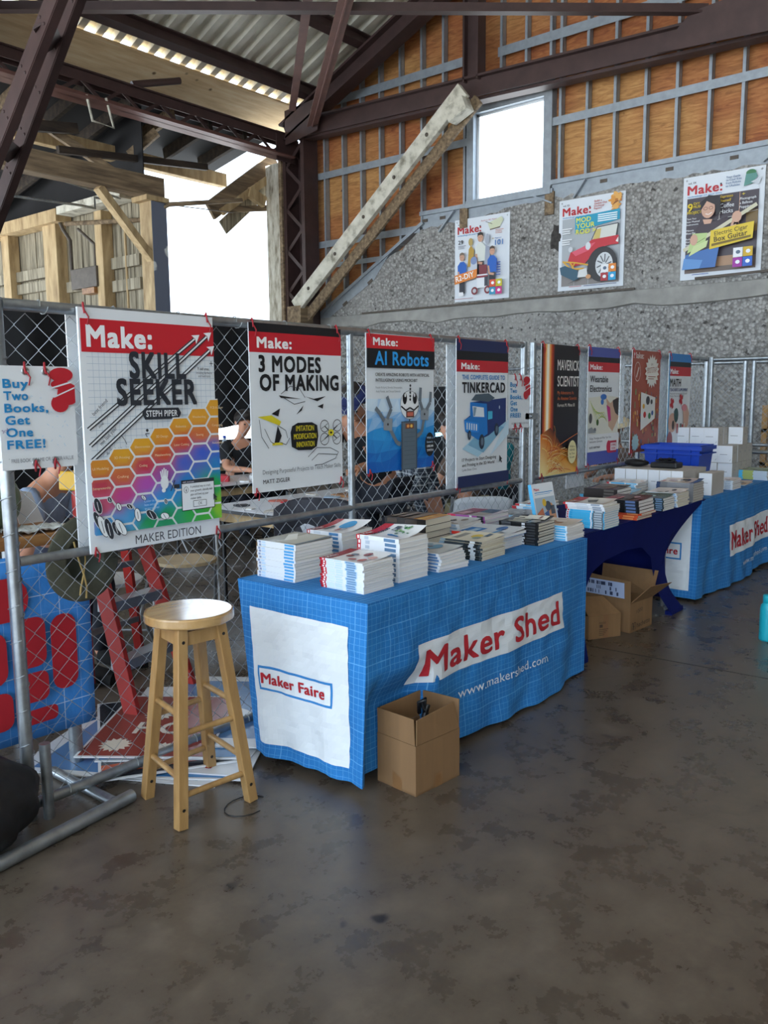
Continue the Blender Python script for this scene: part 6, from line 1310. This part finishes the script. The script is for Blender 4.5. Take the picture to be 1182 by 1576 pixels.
def person(label, pos, face, seat=.5, lean=.12, shirt='#333', legs='#333a48', skinm='skin_light', hair='hair_dark', hat=None, arms=((.12, .36), (.12, .36)), down=.25, stand=False, shirtmat=None, short=True, headz=0):
    t = thing('person', label, 'person', (pos[0], pos[1], 0)); fx, fy_ = V((face[0], face[1], 0)).normalized().xy; F = V((fx, fy_, 0)); R_ = V((fy_, -fx, 0)); Z = V((0, 0, 1)); B = V((pos[0], pos[1], 0))
    L = lambda r, f, z: B+R_*r+F*f+Z*z
    hz = .93 if stand else seat+.1; q = {}; ed = []
    q['pel'] = (L(0, 0, hz), .125); q['wai'] = (L(0, lean*.45, hz+.19), .115); q['che'] = (L(0, lean, hz+.38), (.135, .12)); q['nek'] = (L(0, lean*1.25, hz+.52), .055)
    hb = L(0, lean*1.45+.02, hz+.60+headz); d = (F*sin(down)*-0+F*cos(down)+Z*-sin(down)).normalized(); u = (Z*cos(down)+F*sin(down)).normalized()
    q['jaw'] = (hb+d*.03, .062); q['cra'] = (hb+u*.085+d*.005, .088); q['cro'] = (hb+u*.14-d*.005, .07)
    ed += [('pel', 'wai'), ('wai', 'che'), ('che', 'nek'), ('nek', 'jaw'), ('jaw', 'cra'), ('cra', 'cro')]
    q['nos'] = (hb+u*.06+d*.108, .012); ed.append(('cra', 'nos'))
    for s_, (el, wr) in zip((-1, 1), arms):
        k = 'l' if s_ < 0 else 'r'
        q['sh'+k] = (L(s_*.175, lean*1.05, hz+.44), .062); q['el'+k] = (L(s_*.24, lean+el, hz+.2), .045); q['wr'+k] = (L(s_*.13, lean+wr, hz+.2), .029); q['pa'+k] = (L(s_*.1, lean+wr+.07, hz+.19), (.036, .018))
        ed += [('che', 'sh'+k), ('sh'+k, 'el'+k), ('el'+k, 'wr'+k), ('wr'+k, 'pa'+k)]
        for i in range(4):
            a = (i-1.5)*.02; ln = (.03, .036, .034, .026)[i]; c = L(s_*(.1)+a, lean+wr+.1, hz+.188); q['f%s%da' % (k, i)] = (c, .0095); q['f%s%db' % (k, i)] = (c+F*ln-Z*.012, .0085); q['f%s%dc' % (k, i)] = (c+F*ln*1.5-Z*.034, .0075)
            ed += [('pa'+k, 'f%s%da' % (k, i)), ('f%s%da' % (k, i), 'f%s%db' % (k, i)), ('f%s%db' % (k, i), 'f%s%dc' % (k, i))]
        c = L(s_*.058, lean+wr+.06, hz+.18); q['th'+k] = (c, .01); q['tt'+k] = (c+F*.035-R_*s_*.01, .008); ed += [('pa'+k, 'th'+k), ('th'+k, 'tt'+k)]
        q['hi'+k] = (L(s_*.095, .02, hz-.04), .09)
        if stand: q['kn'+k] = (L(s_*.1, .03, .5), .058); q['an'+k] = (L(s_*.1, -.01, .09), .038); q['to'+k] = (L(s_*.11, .15, .035), .035)
        else: q['kn'+k] = (L(s_*.13, .42, hz-.06), .062); q['an'+k] = (L(s_*.13, .36, .09), .04); q['to'+k] = (L(s_*.14, .52, .035), .035)
        ed += [('pel', 'hi'+k), ('hi'+k, 'kn'+k), ('kn'+k, 'an'+k), ('an'+k, 'to'+k)]
    skin('body', q, ed, skinm, t)
    gp = lambda ks, gr: {k: (q[k][0], tuple(x+gr for x in q[k][1]) if isinstance(q[k][1], tuple) else q[k][1]+gr) for k in ks}
    tk = ['pel', 'wai', 'che', 'shl', 'shr', 'ell', 'elr']; te = [('pel', 'wai'), ('wai', 'che'), ('che', 'shl'), ('che', 'shr'), ('shl', 'ell'), ('shr', 'elr')]
    sp_ = gp(tk, .016)
    if short:
        for k in 'lr': a, c = q['sh'+k][0], q['el'+k][0]; sp_['el'+k] = (a.lerp(c, .75), .066)
    else:
        for k in 'lr': sp_['wr'+k] = (q['el'+k][0].lerp(q['wr'+k][0], .8), .045); te.append(('el'+k, 'wr'+k))
    skin('shirt', sp_, te, shirtmat, t)
    pk = ['pel', 'hil', 'hir', 'knl', 'knr', 'anl', 'anr']; skin('trousers', gp(pk, .018), [('pel', 'hil'), ('pel', 'hir'), ('hil', 'knl'), ('hir', 'knr'), ('knl', 'anl'), ('knr', 'anr')], legs, t)
    for k in 'lr':
        mb = MB(); mb.tube([q['an'+k][0]+Z*-.01, q['an'+k][0].lerp(q['to'+k][0], .5), q['to'+k][0]+F*.06], [.052, .052, .042], 10); mb.build('shoe', 'rubber', t)
    cr = q['cra'][0]
    for s_ in (-1, 1): MB().ellipsoid(cr+d*.083+R_*s_*.032-u*.005, (.011, .011, .008), 10, 6).build('eye', 'eye_dark', t); MB().ellipsoid(cr+R_*s_*.09-u*.012, (.014, .014, .028), 8, 6).build('ear', skinm, t)
    MB().beam(cr+d*.093-u*.062-R_*.022, cr+d*.093-u*.062+R_*.022, .008, .008).build('mouth', 'skin_tan', t)
    if hair:
        mb = MB(); c = cr+u*.03-d*.012
        def hf(a, e_): 
            th = 2*pi*a; ph = e_*pi*.62; rr = .102; v_ = R_*sin(ph)*cos(th)*.97+d*sin(ph)*sin(th)*(1.0)+u*cos(ph)
            low = max(0, sin(th))*.55*e_; return c+(v_*rr)+u*low*.1
        mb.grid(hf, 24, 10, smooth=True); mb.build('hair', hair, t)
    if hat == 'cap':
        mb = MB(); c = cr+u*.045; n = 20
        vs = []; mb.grid(lambda a, e_: c+(R_*cos(2*pi*a)*sin(e_*pi/2)+d*sin(2*pi*a)*sin(e_*pi/2))*.105+u*cos(e_*pi/2)*.085, 24, 8, smooth=True)
        mb.grid(lambda a, e_: c+R_*(a-.5)*.15*(1-.3*e_)+d*(.095+.08*e_-.12*(a-.5)**2*2)-u*.015*e_, 8, 4, smooth=True); mb.build('cap', 'navy_cap', t)
    if hat == 'sun':
        mb = MB(); c = cr+u*.05
        mb.grid(lambda a, e_: c+(R_*cos(2*pi*a)+d*sin(2*pi*a))*(.105*min(1, e_*2.2)+.1*max(0, e_-.45))*1.3+u*(.09*(1-min(1, e_*1.6))-.05*max(0, e_-.6)), 28, 12, smooth=True); mb.build('sun_hat', 'cream_hat', t)
    return t
for nm_, c_ in (('navy_cap', '#1c2450'), ('cream_hat', '#d3c3a0'), ('shirt_black', '#17181c'), ('shirt_blue_grey', '#7f8fa8'), ('trouser_dark', '#22252e'), ('trouser_khaki', '#8f8a70'), ('trouser_grey', '#4a4a50'), ('vest_teal', '#14808c'), ('shirt_brown', '#5a4a40')): plain(nm_, c_, .9, var=.2, scale=12, bmp=.4)
m_, nt, b = newmat('shirt_plaid'); vec = coords(nt, (1, 1, 1)); sp = N(nt, 'ShaderNodeSeparateXYZ'); nt.links.new(vec, sp.inputs[0]); acc = None
for ax, cell, w_ in ((0, .07, .18), (1, .07, .18), (2, .06, .2), (2, .03, .12)):
    d_ = N(nt, 'ShaderNodeMath', _operation='DIVIDE'); nt.links.new(sp.outputs[ax], d_.inputs[0]); d_.inputs[1].default_value = cell
    f_ = N(nt, 'ShaderNodeMath', _operation='FRACT'); nt.links.new(d_.outputs[0], f_.inputs[0]); l_ = N(nt, 'ShaderNodeMath', _operation='LESS_THAN'); nt.links.new(f_.outputs[0], l_.inputs[0]); l_.inputs[1].default_value = w_
    if acc is None: acc = l_.outputs[0]
    else: a_ = N(nt, 'ShaderNodeMath', _operation='ADD'); nt.links.new(acc, a_.inputs[0]); nt.links.new(l_.outputs[0], a_.inputs[1]); acc = a_.outputs[0]
dv = N(nt, 'ShaderNodeMath', _operation='DIVIDE'); nt.links.new(acc, dv.inputs[0]); dv.inputs[1].default_value = 3
nt.links.new(ramp(nt, dv.outputs[0], [(0, C('#2c3542')), (.4, C('#7d8790')), (.8, C('#c4c8c8'))]), b.inputs['Base Color']); b.inputs['Roughness'].default_value = .9
person('person in navy cap and black T-shirt bending over, between the two middle posters', (4.36, 3.62), (-.93, -.36), lean=.3, stand=True, shirtmat='shirt_black', legs='trouser_dark', skinm='skin_tan', hat='cap', down=.55, arms=((.14, .4), (.1, .34)), headz=-.1)
person('person in grey plaid shirt with dark hair, seated with back to the fence', (5.12, 3.72), (-.75, .45), lean=.16, shirtmat='shirt_plaid', legs='trouser_dark', down=.35, short=False)
person('person in teal vest seated with back to the fence, under the small sign', (6.9, 4.25), (.2, 1), lean=.05, shirtmat='vest_teal', legs='trouser_dark', skinm='skin_tan')
person('person in khaki trousers seated behind the TINKERCAD poster', (5.95, 3.95), (-.3, 1), lean=.1, shirtmat='shirt_brown', legs='trouser_khaki')
person('person in blue grey shirt working at the left table, mostly behind posters', (2.27, 4.5), (.5, -.86), lean=.16, shirtmat='shirt_blue_grey', legs='trouser_dark', skinm='skin_light', arms=((.08, .34), (.1, .36)))
person('person in cream sun hat seated beyond the rust red poster', (8.3, 3.62), (-.9, .2), lean=.08, shirtmat='shirt_brown', legs='trouser_dark', hat='sun', hair=None, seat=.42)
person('person in black seated far back beside the water bottle', (5.95, 6.98), (-.2, -1), lean=.1, shirtmat='shirt_black', legs='trouser_dark')
# ---- furniture
def fchair(label, x, y, a, seatm='plastic_tan', backm='plastic_white'):
    t = thing('folding_chair', label, 'chair', (x, y, 0), 'folding chairs'); Mx = Matrix.Translation((x, y, 0)) @ Matrix.Rotation(a, 4, 'Z')
    def mk(): m_ = MB(); m_.M = Mx; return m_
    mk().prism([(.21*cos(q_)*(1 if abs(cos(q_)) < .8 else .98), -.02+.2*sin(q_), .44) for q_ in [2*pi*i/20 for i in range(20)]], (0, 0, .022)).build('seat', seatm, t)
    mb = mk(); mb.grid(lambda u, v: (-.21+.42*u, -.2-.05*v-.03*sin(pi*u), .64+.22*v-.03*(2*u-1)**4*v), 10, 5, smooth=True); mb.build('backrest', backm, t, None, 0, False, .012)
    for s_ in (-1, 1):
        mk().tube([(s_*.215, -.27, .86), (s_*.215, -.12, .44), (s_*.215, .22, 0)], .011, 8).build('front_leg', 'frame_grey', t)
        mk().tube([(s_*.19, .1, .44), (s_*.19, -.24, 0)], .011, 8).build('rear_leg', 'frame_grey', t)
    mk().tube([(-.215, .14, .1), (.215, .14, .1)], .009, 8).build('crossbar', 'frame_grey', t); mk().tube([(-.19, -.17, .1), (.19, -.17, .1)], .009, 8).build('crossbar', 'frame_grey', t); return t
fchair('folding chair with tan seat behind the ladder', 3.43, 4.57, 2.5)
fchair('grey folding chair behind the red ladder rail, left of the tan seated one', 2.75, 4.45, 2.2, 'plastic_white')
fchair('white backed folding chair at the far clutter table', 5.35, 7.02, pi, 'plastic_white')
fchair('folding chair with dark grey jacket hung over it, behind the 3 MODES poster', 3.62, 3.42, -.9, 'plastic_tan')
fchair('white folding chair close behind the fence, below the TINKERCAD poster', 4.98, 3.28, -.75, 'plastic_white')
mb = MB(); cj = V((3.55, 3.42, 0)); e1 = V((cos(-.9), sin(-.9), 0)); e2_ = V((-e1.y, e1.x, 0))
mb.grid(lambda u, v: cj+e1*(u-.5)*.52*(1-.12*v)+e2_*(-.3+.13*sin(pi*min(1, v*1.2))*1+.02*sin(13*u+5*v))+V((0, 0, .5+.48*v-.05*abs(2*u-1)**3)), 20, 14, smooth=True)
mb.grid(lambda u, v: cj+e1*(u-.5)*.52*(1-.12*v)+e2_*(-.16-.06*v+.02*sin(11*u+4*v))+V((0, 0, .55+.43*v-.05*abs(2*u-1)**3)), 20, 14, smooth=True)
o = mb.build('jacket', 'dark_grey_fabric', None, (3.55, 3.42, .5)); tag(o, 'dark grey jacket hung over a folding chair, below the 3 MODES poster', 'jacket')
def table(label, x0, x1, y0, y1, z=.74, topm='laminate_white', apron='tan_timber', legm='black_plastic'):
    t = thing('work_table', label, 'table', ((x0+x1)/2, (y0+y1)/2, 0), 'work tables')
    MB().box((x0, y0, z-.004), (x1, y1, z)).build('tabletop', topm, t); MB().box((x0-.004, y0-.004, z-.028), (x1+.004, y1+.004, z-.004)).build('edge_band', 'black_plastic', t)
    MB().box((x0+.04, y0+.04, z-.1), (x1-.04, y0+.07, z-.028)).box((x0+.04, y0+.07, z-.1), (x0+.07, y1-.04, z-.028)).box((x0+.07, y1-.07, z-.1), (x1-.04, y1-.04, z-.028)).box((x1-.07, y0+.07, z-.1), (x1-.04, y1-.07, z-.028)).build('apron', apron, t)
    for x in (x0+.12, x1-.12):
        for y in (y0+.1, y1-.1): MB().tube([(x, y, 0), (x, y, z-.1)], .016, 8).build('leg', legm, t)
    for x in (x0+.12, x1-.12): MB().tube([(x, y0+.1, .3), (x+(.5 if x < (x0+x1)/2 else -.5), (y0+y1)/2, z-.1)], .01, 8).build('brace', legm, t)
    return t
table('white topped work table with dark edge behind the 3 MODES poster', 3.9, 5.7, 4.21, 4.98)
table('cluttered work table farther back, seen left of the 3 MODES poster', 4.75, 6.55, 5.95, 6.7)
table('farthest work table holding the water bottle', 6.3, 8.1, 8.05, 8.75)
rk = random.Random(12); pal = ['#c9c4bc', '#d9d4cc', '#b08a5a', '#8a6a44', '#e2e2e2', '#b9303a', '#9fb4c8', '#d0b490', '#3a3a40', '#c06a5a']
def scrap(x, y, z, n_lab, sx, sy, c, h=.008, grp='scraps on the white work table'):
    a = rk.uniform(0, 3); mb = MB(); mb.M = Matrix.Translation((x, y, z)) @ Matrix.Rotation(a, 4, 'Z'); k = rk.randint(4, 7)
    mb.prism([(sx*cos(2*pi*i/k)*rk.uniform(.7, 1), sy*sin(2*pi*i/k)*rk.uniform(.7, 1), 0) for i in range(k)], (0, 0, h), col=C(c)); o = mb.build('scrap_sheet', 'dull_paint', None, (x, y, z)); tag(o, n_lab, 'scrap', grp)
sk = ('nearest the table corner', 'second along the front edge', 'third along the front edge', 'fourth along the front edge', 'left of the middle', 'in the middle', 'right of the middle', 'at the back left', 'at the back middle', 'at the back right', 'by the left edge', 'by the far right end')
for i in range(12):
    x = 4.05+.42*(i % 4)+rk.uniform(-.05, .05); y = 4.34+.22*(i//4)+rk.uniform(-.04, .04); c = pal[i % 10]; cn = ('grey', 'pale', 'tan', 'brown', 'white', 'red', 'blue grey', 'sandy', 'black', 'coral')[i % 10]
    scrap(x, y, .741, '%s cut-out sheet on the white work table, %s' % (cn, sk[i]), rk.uniform(.07, .14), rk.uniform(.05, .1), c)
for i in range(12):
    x = 4.9+.34*(i % 5)+rk.uniform(-.05, .05); y = 6.05+.2*(i//5)+rk.uniform(-.04, .04); c = ('#b9303a', '#e2e2e2', '#c06a5a', '#9fb4c8', '#d9d4cc', '#8a3a44')[i % 6]; cn = ('red', 'white', 'coral', 'blue grey', 'pale', 'maroon')[i % 6]
    scrap(x, y, .741, '%s craft scrap on the cluttered far table, %s' % (cn, sk[i]), rk.uniform(.06, .12), rk.uniform(.05, .09), c, rk.uniform(.015, .07), 'scraps on the cluttered far table')
t = thing('plastic_bottle', 'clear blue capped water bottle standing on the farthest table', 'bottle', (7.0, 8.42, .741))
m_, nt, b = newmat('bottle_plastic'); b.inputs['Base Color'].default_value = (.55, .7, .85, 1); b.inputs['Roughness'].default_value = .15; b.inputs['Transmission Weight'].default_value = .5
MB().lathe([(.001, 0), (.045, 0), (.05, .01), (.05, .17), (.045, .2), (.02, .26), (.018, .28)], (7.0, 8.42, .741), 20).build('body', 'bottle_plastic', t); MB().lathe([(.021, .28), (.021, .31), (.001, .311)], (7.0, 8.42, .741), 16).build('cap', 'bin_blue', t); MB().lathe([(.0512, .08), (.0512, .15)], (7.0, 8.42, .741), 20).build('wrapper', 'vinyl_white', t)
o = MB().box((4.92, 4.32, .742), (5.55, 4.62, .758)).build('cutting_board', 'brown_tabletop', None, (5.2, 4.45, .742)); tag(o, 'flat tan board on the white work table, right of the pole', 'board')
o = MB().box((5.05, 4.4, .759), (5.12, 4.47, .9)).build('paper_carton', 'cardboard', None, (5.08, 4.43, .759), .003); tag(o, 'upright tan paper carton on the flat board', 'carton')
for i, (x, y) in enumerate(((5.22, 4.4), (5.42, 4.42))):
    mb = MB(); mb.grid(lambda a, c: (x+.09*sin(pi*c)*cos(2*pi*a)*(1+.2*sin(5*a*6)), y+.07*sin(pi*c)*sin(2*pi*a)*(1+.2*cos(19*a)), .759+.075-.075*cos(pi*c)), 16, 10, smooth=True); o = mb.build('plastic_bag', 'sheet_plastic', None, (x, y, .759)); tag(o, 'crumpled white plastic bag on the flat board, %s of two' % ('left', 'right')[i], 'bag')
for i, (x, y, s_) in enumerate(((4.35, 4.75, .42), (4.9, 4.7, .36))):
    mb = MB(); mb.box((x, y-.2, .001), (x+.5, y+.15, s_)); o = mb.build('cardboard_box', 'cardboard', None, (x+.25, y, 0), .006); tag(o, 'closed cardboard box under the white work table, %s one' % ('left', 'right')[i], 'box')
    MB().box((x+.22, y-.2015, .001), (x+.28, y-.2, s_-.01)).build('tape', 'kraft_tape', o)
# ---- left counter with the hanging blue gridded banner
t = thing('counter', 'brown topped counter behind the fence at the left edge', 'counter', (1.2, 3.4, 0))
MB().box((.3, 3.12, .97), (1.84, 3.75, 1.015)).build('countertop', 'brown_tabletop', t, None, .004)
for x, y in ((1.79, 3.2), (1.79, 3.68), (.4, 3.2), (.4, 3.68)): MB().tube([(x, y, 0), (x, y, .97)], .028, 12).build('leg', 'galvanised_pipe', t)
o = MB().grid(lambda a, c: (.3+1.54*a, 3.11+.012*sin(9*a)*(1-c), .215+.02*sin(5*a)+.745*c), 30, 10, smooth=True).build('hanging_banner', 'banner_blue', None, (1, 3.11, .2), solid=.002); tag(o, 'blue gridded banner with plain red shapes hanging from the counter', 'banner')
mb = MB(); A = Art(mb, (.3, 3.095, 0), V((1, 0, 0)), V((0, 0, 1)), lift=.002, step=.001)
def rr_(u0, v0, u1, v1, r, c):
    pts = []
    for cx, cy, a0 in ((u1-r, v1-r, 0), (u0+r, v1-r, pi/2), (u0+r, v0+r, pi), (u1-r, v0+r, 3*pi/2)):
        for i in range(5): a = a0+pi/2*i/4; pts.append((cx+r*cos(a), cy+r*sin(a)))
    A.poly(pts, c)
RD = '#a81624'
rr_(.9, .7, 1.27, .87, .08, RD); rr_(1.2, .5, 1.33, .7, .04, RD); rr_(1.35, .38, 1.46, .69, .05, RD); rr_(.9, .46, 1.17, .67, .05, RD); rr_(1.2, .36, 1.33, .48, .03, RD); rr_(.9, .28, 1.18, .43, .04, RD); rr_(1.2, .27, 1.36, .33, .02, RD)
mb.build('printed_shapes', 'cloth_print', o)
o = MB().box((1.44, 3.2, 1.016), (1.47, 3.5, 1.29)).build('board', 'grey_card', None, (1.45, 3.35, 1.016)); tag(o, 'pale upright board standing on the counter at left edge', 'board')
mb = MB(); mb.grid(lambda a, c: (1.6+.09*sin(pi*c)*cos(2*pi*a)*(1+.15*sin(20*a)), 3.36+.1*sin(pi*c)*sin(2*pi*a)*(1+.15*cos(14*a)), 1.016+.12-.12*cos(pi*c)), 20, 12, smooth=True); o = mb.build('green_bag', 'green_bag', None, (1.6, 3.36, 1.016)); tag(o, 'grey green bundle in clear plastic on the counter', 'bag')
mb = MB(); mb.grid(lambda a, c: (1.56+.24*a, 3.15+.12*c+.01*sin(20*a), 1.018+.02*abs(sin(9*a+7*c))), 16, 8, smooth=True); o = mb.build('plastic_sheet', 'sheet_plastic', None, (1.68, 3.2, 1.016), solid=.002); tag(o, 'crinkled clear plastic sheet lying along the counter edge', 'sheet')
o = MB().prism([(1.72, 3.42, 1.02), (1.83, 3.42, 1.02), (1.79, 3.44, 1.15), (1.7, 3.44, 1.17)], (0, .004, 0)).build('paper_sheet', 'kit_paper', None, (1.77, 3.42, 1.016)); tag(o, 'white paper leaning up behind the green bundle', 'paper')
# ---- hat hung on the fence
t = thing('sun_hat', 'olive brimmed hat hung on the back of the fence', 'hat', (1.745, 2.96, .92)); ctr = V((1.742, 2.955, .925)); tl = .12
mb = MB(); ux = V((1, 0, -.1)).normalized(); uz = V((.12, 0, 1)).normalized(); yy = V((0, 1, 0))
mb.grid(lambda a, c: ctr+ux*cos(2*pi*a)*(.08+.075*c)+uz*sin(2*pi*a)*(.09+.082*c)+yy*(.02*c*c+.012*sin(4*pi*a)*c), 40, 8, smooth=True); mb.build('brim', 'felt_olive', t, None, 0, False, .004)
mb = MB(); mb.grid(lambda a, c: ctr+ux*cos(2*pi*a)*.08*cos(c*pi/2)**.45+uz*sin(2*pi*a)*.09*cos(c*pi/2)**.45+yy*(.11*sin(c*pi/2)), 36, 10, smooth=True); mb.build('crown', 'hat_band', t)
MB().tube([ctr+ux*cos(2*pi*i/30)*.084+uz*sin(2*pi*i/30)*.094+yy*.012 for i in range(30)], .006, 6, closed=True).build('hat_band', 'dull_band' if 'dull_band' in MATS else 'hat_band', t)
MB().tube([(1.69, 2.945, 1.0), (1.7, 2.935, .93), (1.715, 2.93, .87), (1.7, 2.93, .82), (1.695, 2.93, .79)], .004, 6).tube([(1.715, 2.93, .87), (1.725, 2.93, .82), (1.72, 2.93, .775)], .004, 6).tube([(1.735, 2.945, 1.0), (1.728, 2.935, .92), (1.715, 2.93, .87)], .003, 6).build('cord', 'cord_tan', t)
# ---- red step ladder
t = thing('step_ladder', 'red fibreglass step ladder with grey treads standing behind the fence', 'ladder', (2.35, 3.6, 0))
fl, fr, bl, br_ = V((2.185, 3.36, 0)), V((2.64, 3.52, 0)), V((2.33, 3.98, 0)), V((2.72, 4.08, 0)); tl_, tr_ = V((2.115, 3.6, 1.12)), V((2.43, 3.7, 1.08)); dx_ = (fr-fl).normalized()
for a, b_ in ((fl, tl_), (fr, tr_)): MB().beam(a+V((0, 0, .01)), b_, .03, .08, dx_.cross(V((0, 0, 1)))).build('front_rail', 'ladder_red', t, None, .003)
for a, b_ in ((bl, tl_+V((.03, .08, -.03))), (br_, tr_+V((.0, .08, -.03)))): MB().beam(a+V((0, 0, .01)), b_, .025, .05, dx_.cross(V((0, 0, 1)))).build('rear_rail', 'ladder_red', t)
for i, k in enumerate((.25, .5, .75)):
    a, b_ = fl.lerp(tl_, k), fr.lerp(tr_, k); MB().beam(a+V((0, .02, 0)), b_+V((0, .02, 0)), .09, .05).build('tread', 'aluminium', t)
for k in (.3, .62): a, b_ = bl.lerp(tl_, k), br_.lerp(tr_, k); MB().beam(a, b_, .02, .03).build('rear_brace', 'aluminium', t)
MB().beam(tl_+V((-.025, .03, .04)), tr_+V((.04, .05, .06)), .16, .09).build('top_cap', 'ladder_yellow', t, None, .008)
for a, b_, k0, k1 in ((fl, tl_, .02, .24), (fr, tr_, .02, .24)):
    p, q_ = a.lerp(b_, k0)+V((.0, .06, 0))+dx_*.02, a.lerp(b_, k1)+V((0, .05, 0))+dx_*.02; MB().prism([p, q_, q_+dx_*.07, p+dx_*.015], (0, .01, 0)).build('corner_brace', 'ladder_yellow', t)
for p in (fl, fr, bl, br_): MB().box((p.x-.025, p.y-.03, 0), (p.x+.025, p.y+.03, .03)).build('rubber_foot', 'rubber', t)
p = fl.lerp(tl_, .93); MB().prism([p+V((-.022, -.046, -.12)), p+V((.022, -.046, -.12)), p+V((.02, -.036, .02)), p+V((-.02, -.036, .02))], (0, -.001, 0)).build('sticker', 'vinyl_white', t)
# ---- flat pile of old signs on the floor behind the stool
def flatsign(label, cx, cy, a, w_, h_, z, fn, tilt=0):
    Mx = Matrix.Translation((cx, cy, z)) @ Matrix.Rotation(a, 4, 'Z'); mb = MB(); mb.M = Mx; mb.box((-w_/2, -h_/2, 0), (w_/2, h_/2, .006), col=C('#dfe2e6'))
    A = Art(mb, (-w_/2, -h_/2, .006), V((w_/100, 0, 0)), V((0, w_/100, 0)), lift=.0006); fn(A, 100*h_/w_); o = mb.build('sign_board', 'gloss_print', None, (cx, cy, z)); tag(o, label, 'sign', 'pile of sign boards on the floor')
def burst(A, u, v, r): A.poly([(u+(r if i % 2 else r*.72)*cos(2*pi*i/28), v+(r if i % 2 else r*.72)*sin(2*pi*i/28)) for i in range(28)], '#e0d6c8')
def f_red(A, H): A.rect(2, 2, 98, H-2, '#8f4038'); burst(A, 24, 22, 13); burst(A, 62, 16, 11); burst(A, 40, 84, 13); A.text('HO', 30, 44, 22, 40, '#e0d6cc', .03)
def f_blue(A, H): A.rect(2, 2, 98, H-2, '#dfe3e8'); A.rect(2, 2, 98, 26, '#3f7fb8'); A.rect(12, 40, 84, 60, '#a82a38'); A.text('TOYS', 14, 68, 18, 60, '#23262c', .03)
def f_pale(A, H): A.rect(6, H*.1, 94, H*.92, '#5f86b4'); A.circ(60, 60, 20, 16, '#e6ebee', 16)
def f_dark(A, H): A.rect(2, 2, 98, H-2, '#2c2f38'); A.rect(2, 10, 98, 24, '#c05a3a'); A.rect(2, 30, 98, 36, '#dfe2e6')
def f_text(A, H): A.rect(2, H-26, 98, H-2, '#a8242f'); A.text('MAKE', 20, 30, 24, 60, '#1d1f26', .03); A.text('ST', 52, 8, 18, 34, '#a82a38', .03)
flatsign('pale blue edged sign at the bottom of the floor pile, sticking out to the left', 2.05, 3.08, .5, .6, .9, .001, f_pale)
flatsign('blue and white lettered sign low in the floor pile, toward the stool legs', 2.3, 2.98, -.95, .6, .9, .009, f_blue)
flatsign('white sign with bold lettering under the stool', 2.33, 3.0, -1.05, .6, .88, .017, f_text)
flatsign('dark sign with orange band in the middle of the floor pile', 2.2, 3.13, -.55, .6, .9, .025, f_dark)
flatsign('blue striped sign just under the pale one in the floor pile', 2.33, 3.14, -.85, .6, .9, .033, f_blue)
flatsign('pale glossy sign at the right of the floor pile near the table', 2.5, 3.12, -.95, .6, .9, .041, f_pale)
flatsign('rust red sign with white starbursts topmost on the floor pile', 2.2, 3.14, -.92, .56, .72, .049, f_red)
o = MB().tube([(1.92, 3.25, .012), (2.15, 3.55, .014)], .008, 6).build('stick', 'tan_timber', None, (2, 3.4, 0)); tag(o, 'thin pale stick lying on the floor beside the sign pile', 'stick')
# ---- rack at the right edge behind the fences
t = thing('wooden_rack', 'tan wooden shelf rack behind the far fence at right edge', 'rack', (10.2, 2.2, 0))
for x in (10.05, 10.4):
    for y in (2.72, 1.6): MB().box((x-.03, y-.03, 0), (x+.03, y+.03, 1.4)).build('upright', 'rack_wood', t)
for z in (.3, .72, 1.1): MB().box((10.02, 1.57, z), (10.43, 2.75, z+.04)).build('shelf', 'rack_wood', t)
for i, (y, z, h, c, lab) in enumerate(((2.5, 1.141, .16, 'bin_blue', 'blue box on the upper shelf of the wooden rack'), (2.5, .761, .22, 'black_plastic', 'black box on the middle shelf of the wooden rack'), (2.45, .341, .25, 'cardboard', 'cardboard box on the lowest shelf of the wooden rack'))):
    o = MB().box((10.08, y-.22, z), (10.38, y+.12, z+h)).build('storage_box', c, None, (10.2, y, z), .006); tag(o, lab, 'box')
    MB().box((10.07, y-.23, z+h-.03), (10.39, y+.13, z+h)).build('lid', c, o)
